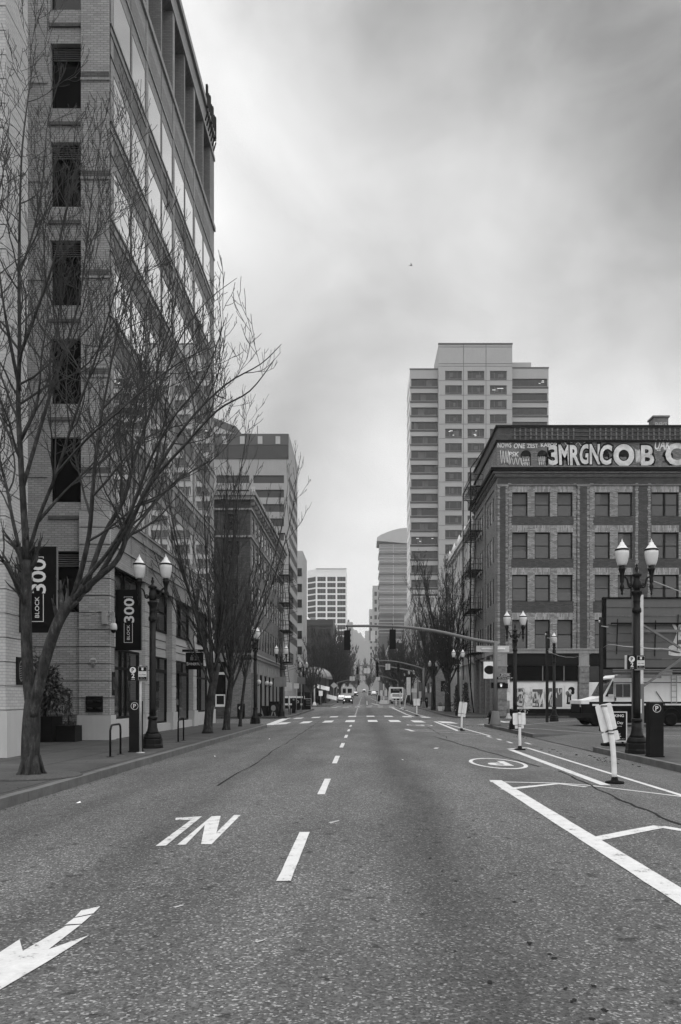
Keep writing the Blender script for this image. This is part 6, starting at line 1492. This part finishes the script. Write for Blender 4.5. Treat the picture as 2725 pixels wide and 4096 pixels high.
def post_sign(px, Y, py0, py1, w, label, m_=None, diamond=False, zoff=.15, name='sign_post'):
    x = X_(px, Y); z0 = zb(Y)+zoff; t = thing(name, label, 'sign', (x, Y, z0)); m = MB(); m.tube([(x, Y+.05, z0), (x, Y+.05, Z_(py0, Y))], .035, 6); m.build('post', M['galv'], t)
    za, zc = Z_(py1, Y), Z_(py0, Y); m = MB()
    if diamond: m.prism([(x-w/2, (za+zc)/2), (x, za), (x+w/2, (za+zc)/2), (x, zc)], 'y', Y-.01, Y+.01)
    else: m.box(x-w/2, x+w/2, Y-.01, Y+.01, za, zc)
    m.build('sign_plate', M[m_ or 'grey_light'], t); return t
post_sign(682.6, 79.5, 1573, 1585, .5, 'small pale parking plate on a thin post by the far pay station', 'grey_light'); post_sign(693.7, 84, 1559, 1575, .85, 'grey square plate on a thin post near the far bike rack', 'pole_grey'); post_sign(664, 81, 1571, 1590, .75, 'pale tall plate on a post just behind the lamp with sign backs', 'grey_light')
post_sign(738.5, 122.2, 1590, 1602, .6, 'white plate on a post by the pedestrian signal', 'white_paint'); post_sign(769, 150, 1570.5, 1585, 1.3, 'large diamond warning sign seen from behind, far on the left', 'grey_light', True); post_sign(953.5, 112, 1585, 1594, .75, 'pale plate on a post between the second right tree and the banner', 'grey_light')
Y = 64.8; t = thing('traffic_sign', 'pair of grey sign backs strapped to the lamp by the trash carts', 'sign', (-6.6, Y, 2.6)); m = MB(); m.box(X_(633, Y), X_(660, Y), Y-.2, Y-.16, Z_(1581, Y), Z_(1558, Y)); m.build('sign_plate', M['pole_grey'], t); m = MB(); m.bar((-6.6, Y-.15, 2.9), (-6.6, Y+.3, 2.9), .05); m.build('bracket', M['galv'], t)
Y = 124.6; t = thing('pedestrian_signal', 'pale pole with flared foot carrying a black walk signal at the far left corner', 'traffic signal', (X_(724, Y), Y, .5)); x = X_(724, Y); z0 = zb(Y)+.15
m = MB(); m.tube([(x, Y, z0), (x, Y, Z_(1577, Y))], .1, 8); m.lathe([(.35, 0), (.3, .1), (.14, .6)], (x, Y, z0), 10); m.build('post', M['grey_light'], t); m = MB(); m.box(x+.15, x+.6, Y-.2, Y+.2, Z_(1593, Y), Z_(1584, Y)); m.build('signal_head', M['black'], t)
t = thing('railing', 'white topped railing across the open corner on the left, behind the poles', 'railing', (-10, 103, .3)); Y = 103.
m = MB()
for z in (Z_(1604.5, Y), Z_(1621, Y)): m.box(X_(640, Y), X_(699, Y), Y-.06, Y+.06, z-.14, z+.1)
m.build('rail', M['white_paint'], t); m = MB(); m.box(X_(640, Y), X_(697, Y), Y, Y+.04, .2, Z_(1606, Y)); m.build('panel', M['charcoal'], t)
for px in (642, 664, 698):
    m = MB(); m.box(X_(px, Y), X_(px, Y)+.2, Y-.1, Y+.1, .2, Z_(1602, Y)); m.build('rail_post', M['white_paint'], t)
Y = 131.; t = thing('vertical_banner', 'tall blank pale banner on the lamp right of the box truck', 'banner', (X_(940, Y), Y, 3)); m = MB(); m.box(X_(936, Y), X_(945.5, Y), Y, Y+.05, Z_(1600, Y), Z_(1559, Y)); m.build('cloth', M['grey_light'], t); m = MB(); m.bar((X_(936, Y), Y+.05, Z_(1559, Y)), (8, Y+.3, Z_(1559, Y)), .06); m.bar((X_(936, Y), Y+.05, Z_(1600, Y)), (8, Y+.3, Z_(1600, Y)), .06); m.build('bracket', M['charcoal'], t)
Y = 138.; t = thing('board_trailer', 'pale message board on a white barrier base standing in the bike lane', 'sign', (X_(883, Y), Y, .6)); z0 = zr(X_(883, Y), Y)
m = MB(); m.prism([(X_(874, Y), z0), (X_(893, Y), z0), (X_(892, Y), z0+.65), (X_(875, Y), z0+.65)], 'y', Y-.4, Y+.4); m.build('base', M['white_dirty'], t); m = MB(); m.bar((X_(883.5, Y), Y, z0+.6), (X_(883.5, Y), Y, Z_(1574, Y)), .2); m.build('post', M['grey_light'], t); m = MB(); m.box(X_(875, Y), X_(891.5, Y), Y-.1, Y+.1, Z_(1602, Y), Z_(1589, Y)); m.build('board', M['grey_light'], t)
Y = 141.; t = thing('barricade', 'dark striped barricade left of the pale message board', 'barrier', (X_(870, Y), Y, .7)); m = MB(); m.box(X_(867, Y), X_(876, Y), Y, Y+.1, zb(Y)+.5, zb(Y)+1.6); m.build('panel', M['charcoal'], t); m = MB(); m.bar((X_(867.5, Y), Y-.1, zb(Y)), (X_(869.5, Y), Y-.1, zb(Y)+1.7), .1); m.bar((X_(876.5, Y), Y-.1, zb(Y)), (X_(877.5, Y), Y-.1, zb(Y)+1.7), .1); m.box(X_(866, Y), X_(871, Y), Y-.3, Y+.3, zb(Y), zb(Y)+.15); m.build('leg', M['white_dirty'], t)
Y = 300.; t = thing('glass_kiosk', 'small pale framed kiosk with gabled roof far down the street', 'kiosk', (X_(858, Y), Y, 2.5)); x0, x1 = X_(847, Y), X_(871, Y); m = MB(); m.box(x0, x1, Y, Y+4, 2.4, Z_(1591, Y)); m.build('wall', M['panel_dark'], t); m = MB()
for q in range(4): xx_ = x0+(x1-x0)*q/3; m.box(xx_-.15, xx_+.15, Y-.1, Y, 2.4, Z_(1590, Y))
m.box(x0, x1, Y-.1, Y, Z_(1595, Y), Z_(1594, Y)); m.prism([(x0-.2, Z_(1591, Y)), ((x0+x1)/2, Z_(1587, Y)), (x1+.2, Z_(1591, Y)), (x1+.2, Z_(1590, Y)), ((x0+x1)/2, Z_(1585.5, Y)), (x0-.2, Z_(1590, Y))], 'y', Y-.3, Y+4.3); m.build('frame', M['grey_light'], t)

# ------------------------------------------------------------------ vehicles
def wheel(par, c, r, w, axis='y'):
    m = MB(); n = 24; prof = [(r*.62, 0), (r*.9, 0), (r, w*.2), (r, w*.8), (r*.9, w), (r*.62, w)]
    vs = []; fs = []
    for q, (rr, t) in enumerate(prof):
        for k in range(n):
            a = 2*PI*k/n; vs.append((c[0]+rr*math.cos(a), c[1]+t, c[2]+rr*math.sin(a)) if axis == 'y' else (c[0]+t, c[1]+rr*math.cos(a), c[2]+rr*math.sin(a)))
    for q in range(len(prof)-1):
        for k in range(n): fs.append((q*n+k, q*n+(k+1) % n, (q+1)*n+(k+1) % n, (q+1)*n+k))
    m.add(vs, fs, 0, True); wh = m.build('wheel', M['rubber'], par)
    m = MB(); uu, ww = (UX, Z3) if axis == 'y' else (UY, Z3); d = V((0, 1, 0)) if axis == 'y' else V((1, 0, 0))
    for t in (.04, w-.04): m.disc(V(c)+d*t, uu, ww, r*.63, r*.63, 0, 20); m.disc(V(c)+d*(t-.01 if t < .1 else t+.01), uu, ww, r*.2, r*.2, 1, 10)
    m.build('rim', [M['charcoal'], M['iron']], wh)
# step van
M['van_white'] = mat('van_white', .86, .35, 0, .5, var=.07, scale=1.2, streak=.6)
t = thing('step_van', 'large white over black step van parked in the lot under the billboard', 'van', (15.5, 43.8, .15)); YV, YW = 42.7, 44.95
cx = lambda p: 11.6+(p-95)*.0036; cz = lambda p: .15+(1135-p)*.0036
m = MB(); up = [(cx(105), cz(772)), (cx(105), cz(760)), (cx(130), cz(745)), (cx(220), cz(742)), (cx(262), cz(735)), (cx(425), cz(690)), (cx(575), cz(430)), (cx(575), cz(415)), (cx(640), cz(372)), (cx(2350), cz(365)), (cx(2350), cz(772))]
m.prism(up, 'y', YV, YW); m.build('body', M['van_white'], t)
m = MB(); lo_ = [(cx(108), cz(772)), (cx(108), cz(940)), (cx(150), cz(1000)), (cx(205), cz(1040)), (cx(215), cz(1060)), (cx(215), cz(1060)), (cx(420), cz(1085)), (cx(2350), cz(1085)), (cx(2350), cz(772))]
m.prism(lo_, 'y', YV-.012, YW+.012); m.build('lower_body', M['iron_flat'], t)
m = MB(); m.box(cx(262), cx(850), YV-.025, YV-.012, cz(832), cz(805)); m.box(cx(950), cx(2350), YV-.025, YV-.012, cz(825), cz(800)); m.build('stripe', M['white_paint'], t)
m = MB(); m.box(cx(92), cx(285), YV-.1, YW+.1, cz(1015), cz(945)); m.build('bumper', M['charcoal'], t)
m = MB(); m.box(cx(100), cx(112), YV+.25, YW-.25, cz(930), cz(800))
for q in range(6): m.box(cx(96), cx(101), YV+.25, YW-.25, cz(925-20*q), cz(917-20*q))
m.build('grille', M['black'], t); m = MB(); m.box(cx(98), cx(216), YV-.02, YW+.02, cz(806), cz(752)); m.build('hood_nose', M['white_paint'], t)
for yy_ in (YV+.1, YW-.3): m = MB(); m.box(cx(97), cx(104), yy_, yy_+.2, cz(850), cz(812)); m.build('headlight', M['chrome'], t)
m = MB(); a, c = V((cx(428), YV+.12, cz(686))), V((cx(570), YV+.12, cz(440))); m.obox(a+V((-.02, 0, .01)), c-a, (0, YW-YV-.24, 0), (-.02, 0, .012)); m.build('windscreen', M['glass_mid'], t)
m = MB(); m.prism([(cx(455), cz(695)), (cx(575), cz(700)), (cx(575), cz(470)), (cx(560), cz(470))], 'y', YV-.015, YV); m.build('quarter_window', M['glass_dark'], t)
m = MB(); m.box(cx(608), cx(822), YV-.02, YV, cz(702), cz(512)); w_ = m.build('side_window', M['glass_dark'], t)
m = MB(); m.box(cx(600), cx(830), YV-.03, YV-.02, cz(512), cz(503)); m.box(cx(600), cx(830), YV-.03, YV-.02, cz(711), cz(702)); m.box(cx(600), cx(608), YV-.03, YV-.02, cz(702), cz(512)); m.box(cx(822), cx(830), YV-.03, YV-.02, cz(702), cz(512)); m.box(cx(709), cx(716), YV-.03, YV-.02, cz(702), cz(512)); m.build('window_frame', M['grey_light'], w_)
m = MB(); m.box(cx(585), cx(2350), YV-.03, YV, cz(495), cz(482)); m.box(cx(585), cx(592), YV-.012, YV, cz(770), cz(480)); m.box(cx(846), cx(853), YV-.02, YV, cz(1085), cz(480)); m.build('door_trim', M['grey'], t)
m = MB(); m.box(cx(485), cx(560), YV-.25, YV-.15, cz(700), cz(662)); m.bar((cx(560), YV-.2, cz(680)), (cx(600), YV, cz(690)), .03); m.build('wing_mirror', M['white_dirty'], t); m = MB(); m.bar((cx(604), YV-.04, cz(712)), (cx(604), YV-.04, cz(760)), .05); m.build('door_handle', M['black'], t)
m = MB()
for px_ in (1422, 1500): m.bar((cx(px_), YV-.08, cz(805)), (cx(px_), YV-.08, cz(370)), .03)
for q in range(5): m.bar((cx(1422), YV-.08, cz(440+88*q)), (cx(1500), YV-.08, cz(440+88*q)), .03)
m.build('ladder', M['galv'], t); m = MB(); m.bar((cx(1198), YV-.06, cz(620)), (cx(1320), YV-.06, cz(800)), .03); m.bar((cx(1320), YV-.06, cz(800)), (cx(1360), YV-.05, cz(900)), .03); m.build('strap', M['charcoal'], t)
m = MB(); m.tube([(cx(1425)+.5*math.cos(a*PI/12), YV-.03, .56+.55*math.sin(a*PI/12)) for a in range(13)], .03, 6); m.build('wheel_arch', M['charcoal'], t)
for px_ in (325, 1425):
    for yy_ in (YV-.02, YW-.26): wheel(t, (cx(px_), yy_, .53), .37, .28)
# small car with its lamps on
def car(x, y, z, label, lights=True, sc=1., paint='charcoal'):
    t = thing('car', label, 'car', (x, y, z)); P_ = lambda a, b, c: (x+a*sc, y+b*sc, z+c*sc)
    secs = [(0, .62, .35, .72), (.15, .76, .28, .8), (.5, .82, .22, .9), (1.0, .82, .2, 1.0), (1.25, .8, .2, 1.02), (2.0, .82, .2, 1.03), (3.0, .82, .2, 1.02), (3.5, .78, .25, .95), (3.6, .7, .35, .85)]
    m = MB(); vs = []
    for yy_, hw, za, zc in secs:
        for u, v in ((-hw*.92, za), (-hw, za+.15), (-hw, zc-.18), (-hw*.88, zc), (hw*.88, zc), (hw, zc-.18), (hw, za+.15), (hw*.92, za)): vs.append(P_(u, yy_, v))
    n = 8; fs = [(i*n+k, i*n+(k+1) % n, (i+1)*n+(k+1) % n, (i+1)*n+k) for i in range(len(secs)-1) for k in range(n)]+[tuple(range(n))[::-1], tuple(range(len(vs)-n, len(vs)))]
    m.add(vs, fs, 0, True); m.build('body', M[paint], t)
    m = MB(); cab = [(1.0, 1.0, .7), (1.75, 1.48, .58), (2.9, 1.5, .56), (3.5, .98, .66)]
    vs = [P_(s*w_, yy_, zz_) for yy_, zz_, w_ in cab for s in (-1, 1)]; m.add(vs, [(0, 1, 3, 2), (2, 3, 5, 4), (4, 5, 7, 6), (0, 2, 4, 6), (1, 7, 5, 3)], 0); m.build('cabin', M[paint], t)
    m = MB(); a, c = V(P_(-.6, 1.05, 1.06)), V(P_(.6, 1.05, 1.06)); d_, e = V(P_(-.52, 1.70, 1.43)), V(P_(.52, 1.70, 1.43)); o_ = V((0, -.03, .015)); m.quad(a+o_, c+o_, e+o_, d_+o_); m.build('windscreen', M['glass_mid'], t)
    for s in (-1, 1):
        m = MB(); m.disc(P_(s*.58, -.0, .62), UX, Z3, .13*sc, .12*sc, 0, 12); m.build('headlight', hand2 if lights else M['chrome'], t)
        m = MB(); m.obox(P_(s*.95-.08, 1.2, 1.02), (.16*sc, 0, 0), (0, .1, 0), (0, 0, .12)); m.build('wing_mirror', M[paint], t)
        for yy_ in (.65, 2.95): wheel(t, P_(s*.76-.1, yy_, .3), .3*sc, .2*sc, 'x')
    m = MB(); m.obox(P_(-.6, -.02, .36), (1.2*sc, 0, 0), (0, .05, 0), (0, 0, .18)); m.build('grille', M['black'], t); m = MB(); m.obox(P_(-.16, -.03, .42), (.32*sc, 0, 0), (0, .01, 0), (0, 0, .1)); m.build('number_plate', M['grey'], t)
    return t
hand2 = mat('headlamp_glow', .9); hand2.node_tree.nodes['Principled BSDF'].inputs['Emission Color'].default_value = g3(1); hand2.node_tree.nodes['Principled BSDF'].inputs['Emission Strength'].default_value = .6
car(X_(800.5, 139), 139, zr(X_(800.5, 139), 139), 'small dark hatchback with bright headlights coming down the left lane')
car(X_(838.5, 470), 470, zr(0, 470), 'tiny distant car with lit headlights at the top of the street', True, 1.3); car(X_(861, 285), 285, zr(3, 285), 'pale parked car before the distant gabled kiosk', False, 1.1, 'grey_light')
car(X_(786, 155), 155, zr(X_(786, 155), 155), 'pale car parked just behind the dark hatchback', False, 1., 'grey_light'); car(X_(818, 262), 262, zr(-2, 262), 'dark distant car beside the pale tram', True, 1.1)
# box truck
Y = 142.; xa, xb = X_(898, Y), X_(928.5, Y); z0 = zr((xa+xb)/2, Y)-.05; t = thing('box_truck', 'white box truck parked facing the viewer at the right kerb', 'truck', ((xa+xb)/2, Y, z0)); xm = (xa+xb)/2
m = MB(); m.box(xa, xb, Y+1.3, Y+6.5, z0+.8, z0+3.05, 0); m.box(xa+.15, xb-.15, Y+1.28, Y+1.3, z0+1.9, z0+2.8, 1); bx_ = m.build('cargo_box', [M['white_paint'], M['charcoal']], t)
m = MB(); m.text('Now Hiring', (xm, Y+1.27, z0+2.55), UX, Z3, .2, 1.2, 0, .02); m.build('box_lettering', M['letter'], bx_)
m = MB(); m.prism([(Y+.0, z0+.5), (Y+.0, z0+1.15), (Y+.5, z0+1.3), (Y+1.0, z0+1.95), (Y+1.3, z0+2.0), (Y+1.3, z0+.5)], 'x', xa+.3, xb-.1); m.build('cab', M['white_paint'], t)
m = MB(); a = V((xa+.42, Y+.5, z0+1.36)); m.obox(a, (xb-xa-.64, 0, 0), (0, .42, .5), (0, -.02, .02)); m.build('windscreen', M['glass_mid'], t); m = MB(); m.box(xa+.6, xb-.4, Y-.02, Y, z0+.7, z0+1.0); m.build('grille', M['black'], t); m = MB(); m.box(xa+.25, xb-.05, Y-.1, Y, z0+.42, z0+.6); m.build('bumper', M['grey'], t)
for s in (xa+.42, xb-.32): m = MB(); m.box(s-.1, s+.1, Y-.03, Y, z0+.75, z0+.95); m.build('headlight', M['chrome'], t)
for s in (xa+.3, xb-.4):
    for yy_ in (Y+.8, Y+5.3): wheel(t, (s, yy_, z0+.42), .42, .28, 'x')
# tram at the left
Y = 255.; xa, xb = X_(776, Y), X_(816, Y); z0 = zr(-5, Y); t = thing('tram', 'long pale tram with black windows crossing far on the left', 'tram', (xa, Y, z0))
m = MB(); m.prism([(xa-6, z0+.4), (xb-.4, z0+.4), (xb, z0+1.2), (xb-.5, z0+3.3), (xa-6, z0+3.3)], 'y', Y, Y+2.6); m.build('body', M['white_paint'], t)
for a, c in ((xa, xa+1.3), (xa+1.8, xa+2.8), (xa+3.4, xb-.8)): m = MB(); m.box(a, c, Y-.03, Y, z0+1.3, z0+2.7); m.build('window', M['glass_dark'], t)
m = MB(); m.box(xa-6, xb-.3, Y-.02, Y+2.5, z0, z0+.45); m.build('skirt', M['charcoal'], t)
# bird
x, y, z = X_(946, 60), 60., Z_(611, 60); t = thing('bird', 'small dark bird flying high in the cloudy sky', 'bird', (x, y, z)); m = MB(); m.tube([(x-.16, y, z), (x-.08, y, z+.02), (x+.05, y, z+.02), (x+.16, y, z), (x+.22, y, z-.01)], [.01, .045, .05, .03, .012], 8)
m.add([(x, y-.04, z+.03), (x+.1, y-.04, z+.03), (x+.02, y-.3, z+.14), (x-.06, y-.28, z+.12)], [(0, 1, 2, 3)]); m.add([(x, y+.04, z+.03), (x+.1, y+.04, z+.03), (x+.02, y+.3, z+.16), (x-.06, y+.28, z+.14)], [(0, 1, 2, 3)]); m.add([(x-.14, y-.03, z), (x-.14, y+.03, z), (x-.28, y+.06, z), (x-.28, y-.06, z)], [(0, 1, 2, 3)]); m.v = [(x+(p[0]-x)*.6, y+(p[1]-y)*.6, z+(p[2]-z)*.6) for p in m.v]; m.build('body', M['iron_flat'], t)
# ------------------------------------------------------------------ sky, sun, haze, camera
wd = bpy.data.worlds.new('World'); bpy.context.scene.world = wd; wd.use_nodes = True
nt = wd.node_tree; N = nt.nodes; L = nt.links; bg = N['Background']
SUN_EL, SUN_AZ = math.radians(52), math.radians(8)      # bright veiled sun ahead of the viewer
sky = N.new('ShaderNodeTexSky'); sky.sky_type = 'NISHITA'; sky.sun_disc = False; sky.sun_elevation = SUN_EL; sky.sun_rotation = SUN_AZ
bw = N.new('ShaderNodeRGBToBW'); L.new(sky.outputs[0], bw.inputs[0])
tc = N.new('ShaderNodeTexCoord'); dirv = tc.outputs['Generated']
n1 = noise_(nt, scalev(nt, dirv, (1.0, 1.0, 1.5)), 3.0, 6, .5, .4); n2 = noise_(nt, scalev(nt, dirv, (1, 1, 1.25)), 6.0, 7, .56, .5)
cl = math_(nt, 'ADD', math_(nt, 'MULTIPLY', math_(nt, 'SUBTRACT', n1, .5), .40), math_(nt, 'MULTIPLY', math_(nt, 'SUBTRACT', n2, .5), .3))
acc = math_(nt, 'ADD', cl, SKY_BASE)
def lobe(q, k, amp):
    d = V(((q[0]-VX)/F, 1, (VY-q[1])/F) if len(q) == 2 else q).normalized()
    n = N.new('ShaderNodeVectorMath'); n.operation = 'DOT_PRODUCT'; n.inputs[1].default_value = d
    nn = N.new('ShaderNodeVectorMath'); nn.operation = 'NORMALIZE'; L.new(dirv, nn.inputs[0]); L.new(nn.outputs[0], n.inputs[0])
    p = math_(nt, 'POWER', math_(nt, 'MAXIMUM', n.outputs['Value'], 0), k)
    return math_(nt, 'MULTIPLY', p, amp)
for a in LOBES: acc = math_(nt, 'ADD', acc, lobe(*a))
acc = math_(nt, 'MAXIMUM', acc, .08)
sk = math_(nt, 'ADD', math_(nt, 'MULTIPLY', math_(nt, 'MULTIPLY', bw.outputs[0], acc), .9), math_(nt, 'MULTIPLY', acc, 7.2))
cmb = N.new('ShaderNodeCombineColor')
for k in range(3): L.new(sk, cmb.inputs[k])
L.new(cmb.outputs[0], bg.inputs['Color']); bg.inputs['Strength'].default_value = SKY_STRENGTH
sl = bpy.data.lights.new('sun', 'SUN'); sl.energy = SUN_STRENGTH; sl.angle = math.radians(25); sl.color = (1, 1, 1)
so = bpy.data.objects.new('sun', sl); C.objects.link(so)
d = V((math.sin(SUN_AZ)*math.cos(SUN_EL), math.cos(SUN_AZ)*math.cos(SUN_EL), math.sin(SUN_EL))); so.rotation_euler = d.to_track_quat('Z', 'Y').to_euler()
if HAZE:
    hm = bpy.data.materials.new('haze'); hm.use_nodes = True; hn = hm.node_tree; hn.nodes.remove(hn.nodes['Principled BSDF'])
    vol = hn.nodes.new('ShaderNodeVolumePrincipled'); vol.inputs['Color'].default_value = (.9, .9, .9, 1); vol.inputs['Density'].default_value = HAZE; vol.inputs['Anisotropy'].default_value = .2
    hn.links.new(vol.outputs[0], hn.nodes['Material Output'].inputs['Volume'])
    m = MB(); m.box(-3600, 3600, -450, 3900, -2, 420); struct('haze', m, hm, 'thin grey winter haze filling the street and fading the far hill', 'haze', 'stuff')
cam = bpy.data.cameras.new('camera'); co = bpy.data.objects.new('camera', cam); C.objects.link(co)
co.location = (0, 0, H); co.rotation_euler = (PI/2, 0, 0)
cam.sensor_fit = 'HORIZONTAL'; cam.sensor_width = 24; cam.lens = 24*F/1568; cam.clip_end = 8000; cam.clip_start = .05
cam.shift_x = -(VX-784)/1568; cam.shift_y = (VY-1178.5)/1568
sc = bpy.context.scene; sc.camera = co
sc.view_settings.view_transform = 'Standard'; sc.view_settings.look = 'None'; sc.view_settings.gamma = 1; sc.view_settings.exposure = EXPOSURE
sc.cycles.max_bounces = 6; sc.cycles.diffuse_bounces = 3; sc.cycles.glossy_bounces = 3; sc.cycles.volume_bounces = 0
